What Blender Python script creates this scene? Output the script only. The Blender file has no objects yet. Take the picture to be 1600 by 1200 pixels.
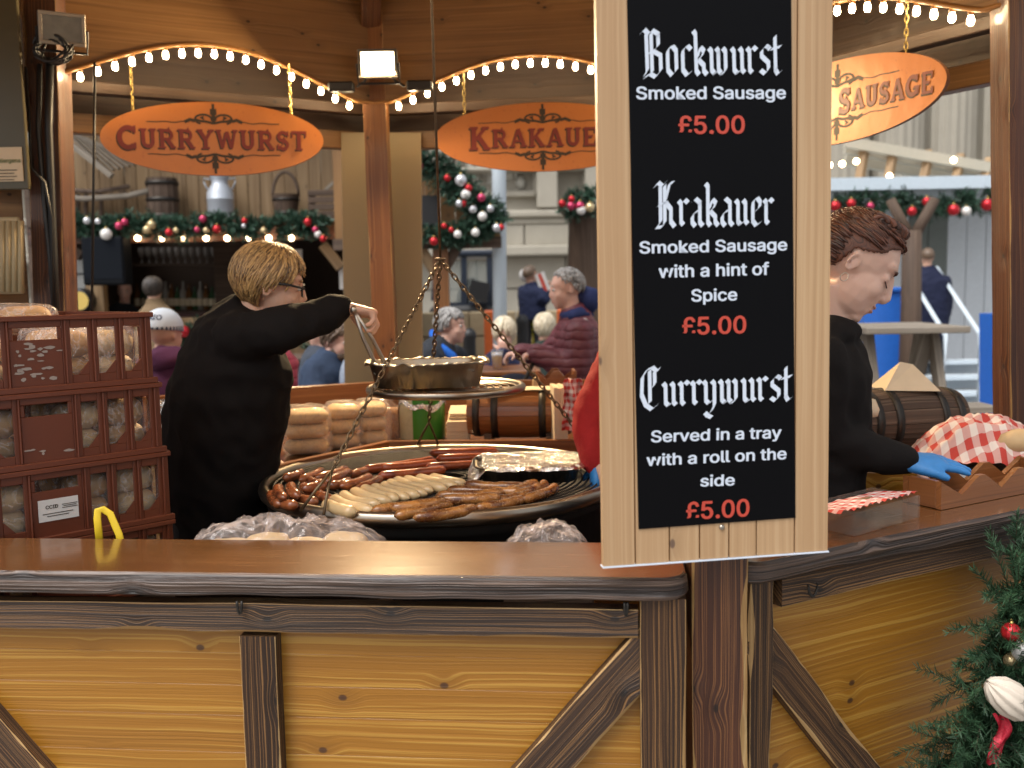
import bpy, bmesh, math, random
from mathutils import Vector, Matrix, Quaternion, noise as mnoise
R = math.radians
rnd = random.Random(7)
V = Vector
scene = bpy.context.scene
col = scene.collection
# ------------------------------------------------------------------ camera
FPX = 1500.0
CAM = V((0, 0, 1.6))
PITCH, ROLL = R(5.71), R(1.0)
cd = bpy.data.cameras.new('camera'); cam = bpy.data.objects.new('camera', cd); col.objects.link(cam)
cd.sensor_width = 36; cd.lens = FPX / 1600 * 36; cd.clip_start = .05; cd.clip_end = 2000
CM = (Matrix.Rotation(-PITCH, 3, 'X') @ Matrix.Rotation(R(90), 3, 'X')) @ Matrix.Rotation(-ROLL, 3, 'Z')
cam.location = CAM; cam.rotation_euler = CM.to_euler()
cd.dof.use_dof = True; cd.dof.focus_distance = 2.35; cd.dof.aperture_fstop = 3.3
scene.camera = cam
# ------------------------------------------------------------------ world, sun, exposure
SUN_EL, SUN_AZ = R(60), R(225)          # azimuth measured from +Y towards +X: behind the camera
w = bpy.data.worlds.new('World'); scene.world = w; w.use_nodes = True
nt = w.node_tree; bgn = nt.nodes['Background']
sky = nt.nodes.new('ShaderNodeTexSky'); sky.sky_type = 'NISHITA'; sky.sun_disc = False
sky.sun_elevation = SUN_EL; sky.sun_rotation = SUN_AZ; sky.dust_density = 4; sky.air_density = 1.2
hs = nt.nodes.new('ShaderNodeHueSaturation'); hs.inputs['Saturation'].default_value = .18   # overcast: the blue greyed out
nt.links.new(sky.outputs[0], hs.inputs['Color']); nt.links.new(hs.outputs[0], bgn.inputs[0])
bgn.inputs[1].default_value = .15
sl = bpy.data.lights.new('sun', 'SUN'); sl.energy = 1.5; sl.angle = R(40); sl.color = (1, .97, .93)
so = bpy.data.objects.new('sun', sl); col.objects.link(so)
sd = V((math.sin(SUN_AZ)*math.cos(SUN_EL), math.cos(SUN_AZ)*math.cos(SUN_EL), math.sin(SUN_EL)))
so.rotation_euler = (-sd).to_track_quat('-Z', 'Y').to_euler(); so.location = (0, -3, 6)
scene.view_settings.view_transform = 'Standard'; scene.view_settings.look = 'None'
scene.view_settings.gamma = 1; scene.view_settings.exposure = 0.55
scene.render.engine = 'CYCLES'; scene.cycles.use_denoising = True
scene.cycles.max_bounces = 8; scene.cycles.transparent_max_bounces = 24
scene.cycles.sample_clamp_indirect = 4
# ------------------------------------------------------------------ pixel helpers (pixels of the 1600x1200 photograph)
def ray(px, py):
    return (CM @ V(((px-800)/FPX, (600-py)/FPX, -1))).normalized()
def P(px, py, Y):
    d = ray(px, py); return CAM + d*((Y-CAM.y)/d.y)
def PZ(px, py, z):
    d = ray(px, py); return CAM + d*((z-CAM.z)/d.z)
def PP(px, py, p0, n):
    d = ray(px, py); return CAM + d*((V(p0)-CAM).dot(n)/d.dot(n))
def pxm(Y): return Y/FPX          # metres per pixel at depth Y
# ------------------------------------------------------------------ mesh builder
def frame(x, y=None, z=None):
    """3x3 with columns x (length), y, z from an axis and an up hint"""
    x = V(x).normalized(); h = V(z) if z is not None else V((0, 0, 1))
    if abs(x.dot(h.normalized())) > .99: h = V((0, 1, 0))
    y = h.cross(x).normalized(); z = x.cross(y)
    return Matrix((x, y, z)).transposed()
class MB:
    def __init__(s): s.v, s.f, s.m, s.g, s.sm = [], [], [], [], []
    def add(s, vs, fs, mat=0, g=None, smooth=False):
        o = len(s.v); s.v += [V(p) for p in vs]
        s.g += [V(p) for p in (g if g is not None else vs)]
        for f in fs: s.f.append(tuple(i+o for i in f)); s.m.append(mat); s.sm.append(smooth)
        return s
    def box(s, c, size, rot=None, mat=0, bev=0.0, off=None):
        hx, hy, hz = (k/2 for k in size); rot = rot or Matrix.Identity(3)
        b = min(bev, .49*min(size)); off = off if off is not None else V((rnd.uniform(-9, 9), rnd.uniform(-9, 9), rnd.uniform(-9, 9)))
        if b <= 0:
            L = [V((x, y, z)) for x in (-hx, hx) for y in (-hy, hy) for z in (-hz, hz)]
            fs = [(0,1,3,2),(4,6,7,5),(0,4,5,1),(2,3,7,6),(0,2,6,4),(1,5,7,3)]
        else:
            L, idx = [], {}
            for sx in (-1, 1):
                for sy in (-1, 1):
                    for sz in (-1, 1):
                        for a in range(3):
                            p = [sx*(hx-b), sy*(hy-b), sz*(hz-b)]; p[a] += (sx, sy, sz)[a]*b
                            idx[(sx, sy, sz, a)] = len(L); L.append(V(p))
            fs = []
            for a in range(3):
                b1, c1 = (a+1) % 3, (a+2) % 3
                for sg in (-1, 1):
                    q = []
                    for u, w_ in ((-1,-1),(1,-1),(1,1),(-1,1)):
                        k = [0,0,0]; k[a] = sg; k[b1] = u; k[c1] = w_; q.append(idx[(*k, a)])
                    fs.append(tuple(q if sg > 0 else q[::-1]))
            for a in range(3):
                b1, c1 = (a+1) % 3, (a+2) % 3
                for u in (-1, 1):
                    for w_ in (-1, 1):
                        def K(sg, ax):
                            k = [0,0,0]; k[a] = sg; k[b1] = u; k[c1] = w_; return idx[(*k, ax)]
                        q = (K(-1,b1), K(1,b1), K(1,c1), K(-1,c1)); fs.append(q if u*w_ > 0 else q[::-1])
            for sx in (-1, 1):
                for sy in (-1, 1):
                    for sz in (-1, 1):
                        t = tuple(idx[(sx, sy, sz, a)] for a in range(3)); fs.append(t if sx*sy*sz > 0 else t[::-1])
        c = V(c); return s.add([c + rot @ p for p in L], fs, mat, [p+off for p in L])
    def bar(s, a, b, w_, h, up=(0,0,1), mat=0, bev=0.0, ext=0):
        a, b = V(a), V(b); return s.box((a+b)/2, ((b-a).length+2*ext, w_, h), frame(b-a, z=up), mat, bev)
    def tube(s, pts, r, n=8, mat=0, closed=False, caps=True, up=(0,0,1), smooth=True, prof=None):
        """loft along pts; r = radius | list | list of (ry, rz); up fixes the section's z axis"""
        pts = [V(p) for p in pts]; N = len(pts); vs, gs = [], []; L = 0
        off = V((rnd.uniform(-9, 9),)*3)
        for i, p in enumerate(pts):
            if closed: t = pts[(i+1) % N]-pts[i-1]
            else: t = pts[min(i+1, N-1)]-pts[max(i-1, 0)]
            F = frame(t if t.length > 1e-9 else (1,0,0), z=up); q = r[i] if isinstance(r, (list, tuple)) else r
            ry, rz = q if isinstance(q, (list, tuple)) else (q, q)
            if i: L += (p-pts[i-1]).length
            for k in range(n):
                a = 2*math.pi*k/n
                y, z = (math.cos(a)*ry, math.sin(a)*rz) if prof is None else (prof[k][0]*ry, prof[k][1]*rz)
                vs.append(p + F @ V((0, y, z))); gs.append(V((L, y, z))+off)
        fs = []
        for i in range(N if closed else N-1):
            j = (i+1) % N
            for k in range(n): l = (k+1) % n; fs.append((i*n+k, i*n+l, j*n+l, j*n+k))
        if caps and not closed: fs += [tuple(range(n))[::-1], tuple((N-1)*n+k for k in range(n))]
        return s.add(vs, fs, mat, gs, smooth)
    def lathe(s, prof, c=(0,0,0), rot=None, n=24, mat=0, smooth=True, sx=1, sy=1, a0=0, a1=2*math.pi):
        """prof = [(radius, height)], turned about local z"""
        rot = rot or Matrix.Identity(3); c = V(c); vs, gs = [], []; full = abs(a1-a0-2*math.pi) < 1e-6; m = n if full else n+1
        for r_, h in prof:
            for k in range(m):
                a = a0+(a1-a0)*k/n; vs.append(c + rot @ V((r_*math.cos(a)*sx, r_*math.sin(a)*sy, h))); gs.append(V((h, r_*math.cos(a), r_*math.sin(a))))
        fs = []
        for i in range(len(prof)-1):
            for k in range(n): l = (k+1) % m; fs.append((i*m+k, i*m+l, (i+1)*m+l, (i+1)*m+k))
        return s.add(vs, fs, mat, gs, smooth)
    def sphere(s, c, r, n=12, mat=0, rot=None, smooth=True):
        rr = r if isinstance(r, (list, tuple, V)) else (r, r, r); rot = rot or Matrix.Identity(3); c = V(c); h = max(n//2, 3); vs = [c+rot @ V((0,0,-rr[2]))]
        for i in range(1, h):
            t = -math.pi/2+math.pi*i/h
            for k in range(n): a = 2*math.pi*k/n; vs.append(c+rot @ V((rr[0]*math.cos(t)*math.cos(a), rr[1]*math.cos(t)*math.sin(a), rr[2]*math.sin(t))))
        vs.append(c+rot @ V((0,0,rr[2]))); fs = []
        for k in range(n): fs.append((0, 1+(k+1) % n, 1+k)); fs.append((len(vs)-1, 1+(h-2)*n+k, 1+(h-2)*n+(k+1) % n))
        for i in range(h-2):
            for k in range(n): l = (k+1) % n; fs.append((1+i*n+k, 1+i*n+l, 1+(i+1)*n+l, 1+(i+1)*n+k))
        return s.add(vs, fs, mat, None, smooth)
    def prism(s, poly, o, ax, ay, depth, mat=0, matside=None, gsc=1):
        """polygon (2D) extruded: point = o + ax*x + ay*y, thickness depth along -(ax x ay) (front face keeps o)"""
        o, ax, ay = V(o), V(ax), V(ay); n = ax.cross(ay).normalized(); k = len(poly)
        off = V((rnd.uniform(-9, 9), rnd.uniform(-9, 9), 0))
        vs = [o+ax*x+ay*y for x, y in poly]+[o+ax*x+ay*y-n*depth for x, y in poly]
        gs = [V((x, y, 0))*gsc+off for x, y in poly]+[V((x, y, depth))*gsc+off for x, y in poly]
        s.add(vs, [tuple(range(k)), tuple(range(2*k-1, k-1, -1))], mat, gs)
        s.add(vs, [(i, k+i, k+(i+1) % k, (i+1) % k) for i in range(k)], mat if matside is None else matside, gs); return s
    def grid(s, nu, nv, fn, mat=0, smooth=True, g=None, closeu=False):
        vs = [fn(i/(nu if closeu else nu-1), j/(nv-1)) for j in range(nv) for i in range(nu)]
        fs = []
        for j in range(nv-1):
            for i in range(nu if closeu else nu-1):
                l = (i+1) % nu; fs.append((j*nu+i, j*nu+l, (j+1)*nu+l, (j+1)*nu+i))
        return s.add(vs, fs, mat, g, smooth)
def wmat(o):
    m = o.matrix_basis.copy()
    while o.parent: o = o.parent; m = o.matrix_basis @ m
    return m
def tag(o, label=None, cat=None, group=None, kind=None):
    if label: o['label'] = label
    if cat: o['category'] = cat
    if group: o['group'] = group
    if kind: o['kind'] = kind
    return o
def empty(name, loc, label, cat, group=None, rz=0):
    o = bpy.data.objects.new(name, None); col.objects.link(o); o.location = V(loc); o.rotation_euler = (0, 0, rz); o.empty_display_size = .05
    return tag(o, label, cat, group)
def to_mesh(name, mb, mats):
    me = bpy.data.meshes.new(name); me.from_pydata(mb.v, [], mb.f)
    for m in (mats if isinstance(mats, (list, tuple)) else [mats]): me.materials.append(m)
    me.polygons.foreach_set('material_index', mb.m); me.polygons.foreach_set('use_smooth', mb.sm)
    a = me.attributes.new('gc', 'FLOAT_VECTOR', 'POINT'); a.data.foreach_set('vector', [x for p in mb.g for x in p])
    me.update(); return me
def build(name, mb, mats, parent=None, label=None, cat=None, group=None, kind=None, origin=None):
    """world-space builder -> one object; origin at its base when top-level"""
    if parent is not None:
        inv = wmat(parent).inverted(); loc = V((0,0,0))
        if mb.v: mb.v = [inv @ p for p in mb.v]
        n_ = len(mb.v); ctr = sum(mb.v, V())/n_
        mb.v = [p-ctr for p in mb.v]; loc = ctr
    else:
        xs, ys, zs = zip(*mb.v); loc = V(origin) if origin is not None else V(((min(xs)+max(xs))/2, (min(ys)+max(ys))/2, min(zs)))
        mb.v = [p-loc for p in mb.v]
    o = bpy.data.objects.new(name, to_mesh(name, mb, mats)); col.objects.link(o); o.location = loc; o.parent = parent
    return tag(o, label, cat, group, kind)
def inst(src, parent=None, loc=None, rot=None, scale=None):
    o = src.copy(); col.objects.link(o); o.parent = parent
    if loc is not None: o.location = loc
    if rot is not None: o.rotation_euler = rot
    if scale is not None: o.scale = scale
    return o
def remesh(mb, voxel, smooth_it=3, dec=None):
    """voxel union of everything in mb -> new MB with smooth faces"""
    me = bpy.data.meshes.new('t'); me.from_pydata(mb.v, [], mb.f); o = bpy.data.objects.new('t', me); col.objects.link(o)
    m = o.modifiers.new('r', 'REMESH'); m.mode = 'VOXEL'; m.voxel_size = voxel
    if smooth_it: k = o.modifiers.new('s', 'SMOOTH'); k.factor = .5; k.iterations = smooth_it
    if dec: d_ = o.modifiers.new('d', 'DECIMATE'); d_.ratio = dec
    dg = bpy.context.evaluated_depsgraph_get(); ev = o.evaluated_get(dg); m2 = ev.to_mesh(); r_ = MB()
    r_.add([v.co.copy() for v in m2.vertices], [tuple(p.vertices) for p in m2.polygons], 0, None, True); r_.nrm = [v.normal.copy() for v in m2.vertices]
    ev.to_mesh_clear(); bpy.data.objects.remove(o); bpy.data.meshes.remove(me); return r_
import os
_fp = os.path.join(bpy.utils.system_resource('DATAFILES') or '', 'fonts', 'Inter.woff2')
try: SANS = bpy.data.fonts.load(_fp)          # Blender's own bundled interface font
except Exception: SANS = None
def text_mb(s, size, bold=.0, align='CENTER', spacing=1.0, xs=1.0):
    """flat lettering in the xy plane from the built-in font"""
    c = bpy.data.curves.new('t', 'FONT'); c.body = s; c.font = SANS or c.font; c.size = size; c.align_x = align; c.space_character = spacing; c.resolution_u = 4
    o = bpy.data.objects.new('t', c); col.objects.link(o)
    dg = bpy.context.evaluated_depsgraph_get(); m2 = o.evaluated_get(dg).to_mesh(); r_ = MB()
    # weight comes from a few shifted copies, each a hair in front of the last
    for k_, (dx, dy) in enumerate(((0, 0), (1, 0), (-1, 0), (0, .7), (0, -.7), (.7, .5), (-.7, -.5), (.7, -.5), (-.7, .5)) if bold else ((0, 0),)):
        r_.add([V((v.co.x*xs+dx*bold, v.co.y+dy*bold, k_*.00006/max(.05, size) if size > .3 else k_*.00004)) for v in m2.vertices], [tuple(p.vertices) for p in m2.polygons])
    o.evaluated_get(dg).to_mesh_clear(); bpy.data.objects.remove(o); bpy.data.curves.remove(c); return r_
def place(mb, o, ax, ay):
    o, ax, ay = V(o), V(ax), V(ay); n = ax.cross(ay); mb.v = [o+ax*p.x+ay*p.y+n*p.z for p in mb.v]; return mb
# ------------------------------------------------------------------ materials
def srgb(r, g, b):
    f = lambda c: (c/255/12.92) if c/255 <= .04045 else ((c/255+.055)/1.055)**2.4
    return (f(r), f(g), f(b))
class NT:
    def __init__(s, name):
        s.m = bpy.data.materials.new(name); s.m.use_nodes = True; s.t = s.m.node_tree; s.n = s.t.nodes
        s.b = s.n['Principled BSDF']; s.out = s.n['Material Output']
    def nd(s, typ, ins=None, **kw):
        n = s.n.new('ShaderNode'+typ)
        for k, v in kw.items(): setattr(n, k, v)
        for k, v in (ins or {}).items():
            if isinstance(v, bpy.types.NodeSocket): s.t.links.new(v, n.inputs[k])
            else: n.inputs[k].default_value = v
        return n
    def ln(s, a, b): s.t.links.new(a, b)
    def math(s, op, a, b=0.0, clamp=False):
        n = s.n.new('ShaderNodeMath'); n.operation = op; n.use_clamp = clamp
        for i, v in enumerate((a, b)):
            if isinstance(v, bpy.types.NodeSocket): s.ln(v, n.inputs[i])
            else: n.inputs[i].default_value = v
        return n.outputs[0]
    def coord(s, scale=(1,1,1), attr='gc'):
        if attr: a = s.nd('Attribute', attribute_name=attr).outputs['Vector']
        else: a = s.nd('TexCoord').outputs['Object']
        return s.nd('Mapping', {'Vector': a, 'Scale': scale}).outputs[0]
    def noise(s, co, scale, detail=3, rough=.5, dist=0.0):
        return s.nd('TexNoise', {'Vector': co, 'Scale': scale, 'Detail': detail, 'Roughness': rough, 'Distortion': dist}).outputs['Fac']
    def ramp(s, fac, stops, interp='LINEAR'):
        n = s.nd('ValToRGB', {'Fac': fac}); cr = n.color_ramp; cr.interpolation = interp
        while len(cr.elements) > 1: cr.elements.remove(cr.elements[-1])
        for i, (p, c) in enumerate(stops):
            e = cr.elements[0] if i == 0 else cr.elements.new(p)
            e.position = p; e.color = (*c, 1) if isinstance(c, (tuple, list)) else (c, c, c, 1)
        return n.outputs[0]
    def mix(s, f, a, b, blend='MIX'):
        n = s.nd('Mix', data_type='RGBA', blend_type=blend)
        for k, v in ((0, f), (6, a), (7, b)):
            if isinstance(v, bpy.types.NodeSocket): s.ln(v, n.inputs[k])
            else: n.inputs[k].default_value = (*v, 1) if isinstance(v, (tuple, list)) else v
        return n.outputs[2]
    def set(s, **k):
        for key, v in k.items():
            i = s.b.inputs[key.replace('_', ' ')]
            if isinstance(v, bpy.types.NodeSocket): s.ln(v, i)
            elif isinstance(v, tuple) and len(v) == 3: i.default_value = (*v, 1) if i.type == 'RGBA' else v
            else: i.default_value = v
        return s
    def bump(s, h, strength=.3, dist=.01):
        b = s.nd('Bump', {'Height': h, 'Strength': strength, 'Distance': dist}); s.ln(b.outputs[0], s.b.inputs['Normal']); return s
def plain(name, c, rough=.6, metal=0.0, var=.12, nscale=30, bump=.0, spec=None, attr=None, coat=0.0, bd=.003):
    k = NT(name); co = k.coord(attr=attr); n = k.noise(co, nscale, 4)
    k.set(Base_Color=k.mix(n, tuple(x*(1-var) for x in c), tuple(min(1, x*(1+var)) for x in c)), Roughness=rough, Metallic=metal)
    if spec is not None: k.set(Specular_IOR_Level=spec)
    if coat: k.set(Coat_Weight=coat, Coat_Roughness=.1)
    if bump: k.bump(n, bump, bd)
    return k.m
def wood(name, dark, mid, lite, knots=True, rough=.5, freq=38, bump=.35, lines=.5, coat=0.0, wear=None, kscale=(4.2, 7.0), kth=.055, lw=.78, bd=.004, contrast=1.0, kcol=None, blotch=.5, warp_amt=.018):
    """grain along gc.x; fine light late-wood lines on a darker ground, knots the lines bend round"""
    k = NT(name); g = k.nd('Attribute', attribute_name='gc').outputs['Vector']
    sp = k.nd('SeparateXYZ', {0: g}); x, y, z = sp.outputs
    yz = k.math('ADD', y, k.math('MULTIPLY', z, .83))
    warp = k.noise(k.nd('Mapping', {'Vector': g, 'Scale': (2.2, 11, 11)}).outputs[0], 1, 2)
    yy = k.math('ADD', yz, k.math('MULTIPLY', k.math('SUBTRACT', warp, .5), warp_amt))
    kn = None
    if knots:
        vc = k.nd('CombineXYZ', {0: k.math('MULTIPLY', x, kscale[0]), 1: k.math('MULTIPLY', yz, kscale[1]), 2: 0.0}).outputs[0]
        vo = k.nd('TexVoronoi', {'Vector': vc, 'Scale': 1.0, 'Randomness': 1.0}, voronoi_dimensions='2D')
        d = vo.outputs['Distance']; cr = k.nd('SeparateColor', {0: vo.outputs['Color']}).outputs[0]
        on = k.math('GREATER_THAN', cr, .38)
        kn = k.math('MULTIPLY', on, k.ramp(d, [(0, 1.0), (kth*.55, .9), (kth*.8, .0)]))
        halo = k.math('MULTIPLY', on, k.ramp(d, [(0, 1.0), (kth*4.5, 0.0)], 'EASE'))
        yy = k.math('ADD', yy, k.math('MULTIPLY', halo, .013))
    # growth lines: noise squeezed across the grain, so their spacing stays uneven
    vl = k.nd('CombineXYZ', {0: k.math('MULTIPLY', x, .9), 1: k.math('MULTIPLY', yy, freq*4.6), 2: k.math('MULTIPLY', z, 3.0)}).outputs[0]
    wv = k.ramp(k.noise(vl, 1.0, 2, .55), [(.30, 0.0), (.70, 1.0)])
    n2 = k.noise(k.nd('Mapping', {'Vector': g, 'Scale': (5, 260, 260)}).outputs[0], 1, 4, .6)
    ln_ = k.math('ADD', k.math('MULTIPLY', wv, .80), k.math('MULTIPLY', n2, .26))
    lo = k.noise(k.nd('Mapping', {'Vector': g, 'Scale': (1.1, 5, 5)}).outputs[0], 1, 3)
    basec = k.mix(k.ramp(lo, [(.5-blotch*.4, 0.0), (.5+blotch*.4, 1.0)]), dark, mid)
    f = k.ramp(ln_, [(max(0, lw-.17), 0.0), (min(1, lw+.05), 1.0)])
    c = k.mix(k.math('MULTIPLY', f, lines), basec, lite)
    c = k.mix(k.math('MULTIPLY', k.ramp(ln_, [(.16, 1.0), (.42, 0.0)]), .45*contrast), c, tuple(v*.45 for v in dark))
    if knots:
        c = k.mix(k.math('MULTIPLY', halo, .35), c, tuple(v*.6 for v in dark))
        c = k.mix(k.math('MULTIPLY', kn, .92), c, kcol or tuple(v*.22 for v in dark))
    k.set(Base_Color=c, Roughness=k.math('ADD', k.math('MULTIPLY', n2, .2), rough-.1))
    if coat: k.set(Coat_Weight=coat, Coat_Roughness=.12)
    if bump: k.bump(ln_, bump, bd)
    return k.m
def glow(name, c, strength):
    k = NT(name); k.set(Base_Color=c, Emission_Color=c, Emission_Strength=strength); return k.m
def film(name, tint=(.95, .93, .92), rough=.12, alpha=.3, bs=.5):
    """thin clear plastic film: mostly see-through with sharp creased highlights"""
    k = NT(name); co = k.coord(attr=None); n = k.noise(co, 17, 2, .5, 1.2); n2 = k.noise(co, 6, 2, .5, 1.6)
    k.set(Base_Color=tint, Roughness=rough, Specular_IOR_Level=1.0, Coat_Weight=.6, Coat_Roughness=.04)
    k.bump(k.math('ADD', n, k.math('MULTIPLY', n2, 2.5)), bs, .02)
    lw = k.nd('LayerWeight', {'Blend': .3}).outputs['Facing']
    cr = k.ramp(k.noise(co, 16, 3, .6, 1.5), [(.44, 0.0), (.50, 1.0), (.56, 0.0)])
    a = k.math('ADD', k.math('ADD', k.math('MULTIPLY', lw, .16), alpha*.30), k.math('MULTIPLY', cr, alpha*.7), True)
    tr = k.nd('BsdfTransparent'); mx = k.nd('MixShader', {0: a, 1: tr.outputs[0], 2: k.b.outputs[0]})
    k.ln(mx.outputs[0], k.out.inputs[0]); return k.m
M = {}
M['pine'] = wood('golden_pine', (.27, .108, .009), (.36, .155, .013), (.56, .32, .060), freq=34, lines=.5, lw=.76, contrast=.35, blotch=.9, rough=.42, bump=.3, kcol=(.05, .018, .008), coat=.15)
M['beam'] = wood('dark_stained_beam', (.018, .008, .003), (.050, .020, .007), (.32, .16, .055), freq=110, lines=.8, rough=.5, bump=.6, lw=.74, kcol=(.008, .004, .002))
M['beamred'] = wood('red_stained_beam', (.034, .009, .003), (.090, .024, .007), (.33, .14, .045), freq=85, lines=.6, rough=.42, bump=.5, lw=.76, coat=.2)
M['slabedge'] = wood('brushed_dark_slab', (.020, .011, .008), (.048, .027, .020), (.155, .098, .070), freq=26, lines=.85, rough=.38, bump=1.0, lw=.6, bd=.012, coat=.3, contrast=1.6)
M['rawedge'] = wood('worn_raw_edge', (.36, .20, .07), (.46, .28, .11), (.6, .42, .2), knots=False, freq=40, rough=.55)
M['top'] = wood('varnished_top', (.115, .042, .011), (.175, .068, .018), (.25, .11, .035), knots=False, freq=22, lines=.35, rough=.24, bump=.05, coat=.7, contrast=.6)
M['roofwood'] = wood('roof_boards', (.165, .080, .026), (.27, .138, .047), (.38, .21, .082), freq=20, lines=.3, rough=.45, bump=.2, kcol=(.02, .008, .003))
M['postwood'] = wood('orange_post', (.13, .045, .012), (.24, .095, .026), (.36, .17, .06), freq=40, lines=.45, rough=.42, bump=.4, coat=.2)
M['signwood'] = wood('pale_sign_pine', (.39, .23, .112), (.485, .31, .165), (.57, .40, .235), freq=24, lines=.35, rough=.5, bump=.1, lw=.7, contrast=.35, kcol=(.12, .07, .05), blotch=.8)
M['groove'] = plain('routed_groove', (.33, .155, .045), .6)
M['hutwood'] = wood('hut_planks', (.22, .135, .065), (.34, .22, .11), (.44, .31, .18), freq=16, lines=.35, rough=.65, bump=.2)
M['oldwood'] = wood('weathered_wood', (.055, .032, .020), (.10, .062, .040), (.19, .13, .09), knots=False, freq=30, rough=.75, bump=.4)
M['greywood'] = wood('grey_weathered_wood', (.17, .14, .11), (.27, .23, .18), (.36, .31, .26), knots=False, freq=24, rough=.75)
M['tray'] = wood('tray_wood', (.16, .055, .016), (.25, .09, .026), (.36, .16, .06), knots=False, freq=24, lines=.35, rough=.35, coat=.3, bump=.1)
M['black'] = plain('black_print', (.0022, .0022, .003), .45, nscale=6, spec=.10)
M['white'] = plain('white_print', (.62, .68, .78), .45, var=.03)
M['red'] = plain('red_print', (.52, .06, .035), .45, var=.03)
M['steel'] = plain('brushed_steel', (.42, .37, .31), .28, 1.0, .2, 60, .05)
M['darksteel'] = plain('dark_iron', (.05, .045, .04), .45, .8, .3, 40, .1)
M['chain'] = plain('chain_iron', (.16, .115, .07), .42, .9, .3, 80)
M['brasschain'] = plain('brass_chain', (.42, .30, .10), .35, 1.0, .2)
M['blackplastic'] = plain('black_plastic', (.012, .012, .013), .45)
M['blackmetal'] = plain('soot_black', (.012, .011, .010), .6, .3, .3, 12, .1)
M['crate'] = plain('brown_crate_plastic', (.120, .029, .012), .38, 0, .16, 9, .05)
M['paper'] = plain('white_paper', (.62, .60, .58), .7, var=.06)
M['cream'] = plain('cream_paper', (.68, .55, .38), .7, var=.06)
M['yellow'] = plain('yellow_strap', (.72, .50, .02), .45)
M['panelback'] = plain('beige_board_back', (.30, .23, .13), .6, 0, .06, 3)
M['white_paint'] = plain('white_painted_metal', (.62, .70, .76), .4, 0, .05, 4)
M['blackcloth'] = plain('black_jersey', (.0095, .008, .0078), .9, 0, .3, 260, .25, spec=.15, bd=.0015)
# ------------------------------------------------------------------ setting: ground
def paving_mat():
    k = NT('stone_paving'); co = k.coord(attr=None)
    br = k.nd('TexBrick', {'Vector': co, 'Color1': (.20, .19, .18, 1), 'Color2': (.27, .255, .24, 1), 'Mortar': (.10, .095, .09, 1), 'Scale': 1.6, 'Mortar Size': .012, 'Brick Width': .9, 'Row Height': .45})
    n = k.noise(co, 3, 5); k.set(Base_Color=k.mix(k.math('MULTIPLY', n, .5), br.outputs[0], (.14, .13, .125)), Roughness=.6); k.bump(br.outputs[1], -.2, .004); return k.m
m = MB(); m.add([(-300, -300, 0), (300, -300, 0), (300, 300, 0), (-300, 300, 0)], [(0, 1, 2, 3)])
build('ground', m, paving_mat(), kind='structure', origin=(0, 0, 0))
# ------------------------------------------------------------------ the stall
ZC = 1.05
A0, A1 = PZ(0, 893, ZC), PZ(1060, 905, ZC); uA = (A1-A0).normalized(); inA = V((-uA.y, uA.x, 0))
B0, B1 = PZ(1200, 877, ZC), PZ(1600, 797, ZC); uB = (B1-B0).normalized(); inB = V((-uB.y, uB.x, 0))
UP = V((0, 0, 1))
K0 = V((.395, 1.868, 0))                                     # near corner post
Q = [V((-1.93, 3.95, 0)), V((-.64, 4.68, 0)), V((.87, 4.5, 0)), V((1.655, 3.2, 0))]
POLY = [K0, V((1.78, 2.62, 0)), Q[3], Q[2], Q[1], Q[0], V((-2.9, 3.45, 0)), V((-2.3, 2.03, 0))]
CEN = V((-.35, 3.15, 0))
stall = empty('market_stall', CEN, 'brown timber sausage stall with golden pine counter panels and arched bulb-lit valances', 'stall')
OUT = .055                                                    # slab overhang over the panel
def nz(a, b=0.0, c=0.0): return mnoise.noise(V((a, b, c)))
def wane_beam(name, a, b, width, depth, out, mats, parent, wane=.006, lo=(1, 1), seed=0.0, n=60, kind=None):
    """timber whose front arrises wander: a..b is the centre line of its front face"""
    a, b = V(a), V(b); x = (b-a).normalized(); o = V(out).normalized(); y = o.cross(x).normalized(); mb = MB(); L = (b-a).length
    off = V((seed*3.1, seed*1.7, seed)); vs, gs = [], []
    for i in range(n+1):
        t = i/n*L; c = []
        for e in (0, 1):
            q = max(0, nz(t*5+seed*7, e*9.3, seed)*1.5+.05)+max(0, nz(t*17, e*5+3, seed*2))*.35
            c.append(.0012+wane*lo[e]*q*2)
        wob = nz(t*4, seed)*.0025
        h0, h1 = width/2+wob, width/2+nz(t*4, seed+4)*.0025
        for (yy, dd) in ((-h0, -depth), (-h0, -c[0]*.8), (-h0+c[0], 0), (h1-c[1], 0), (h1, -c[1]*.8), (h1, -depth)):
            vs.append(a+x*t+y*yy+o*dd); gs.append(V((t, yy, dd))+off)
    fs = [[], []]
    for i in range(n):
        for k in range(6): l = (k+1) % 6; fs[1 if k in (1, 3) else 0].append((i*6+k, i*6+l, i*6+6+l, i*6+6+k))
    fs[0] += [tuple(range(6))[::-1], tuple(n*6+k for k in range(6))]
    mb.add(vs, fs[0], 0, gs)
    for f in fs[1]: mb.f.append(f); mb.m.append(1); mb.sm.append(False)
    return build(name, mb, mats, parent, kind=kind)
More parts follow.
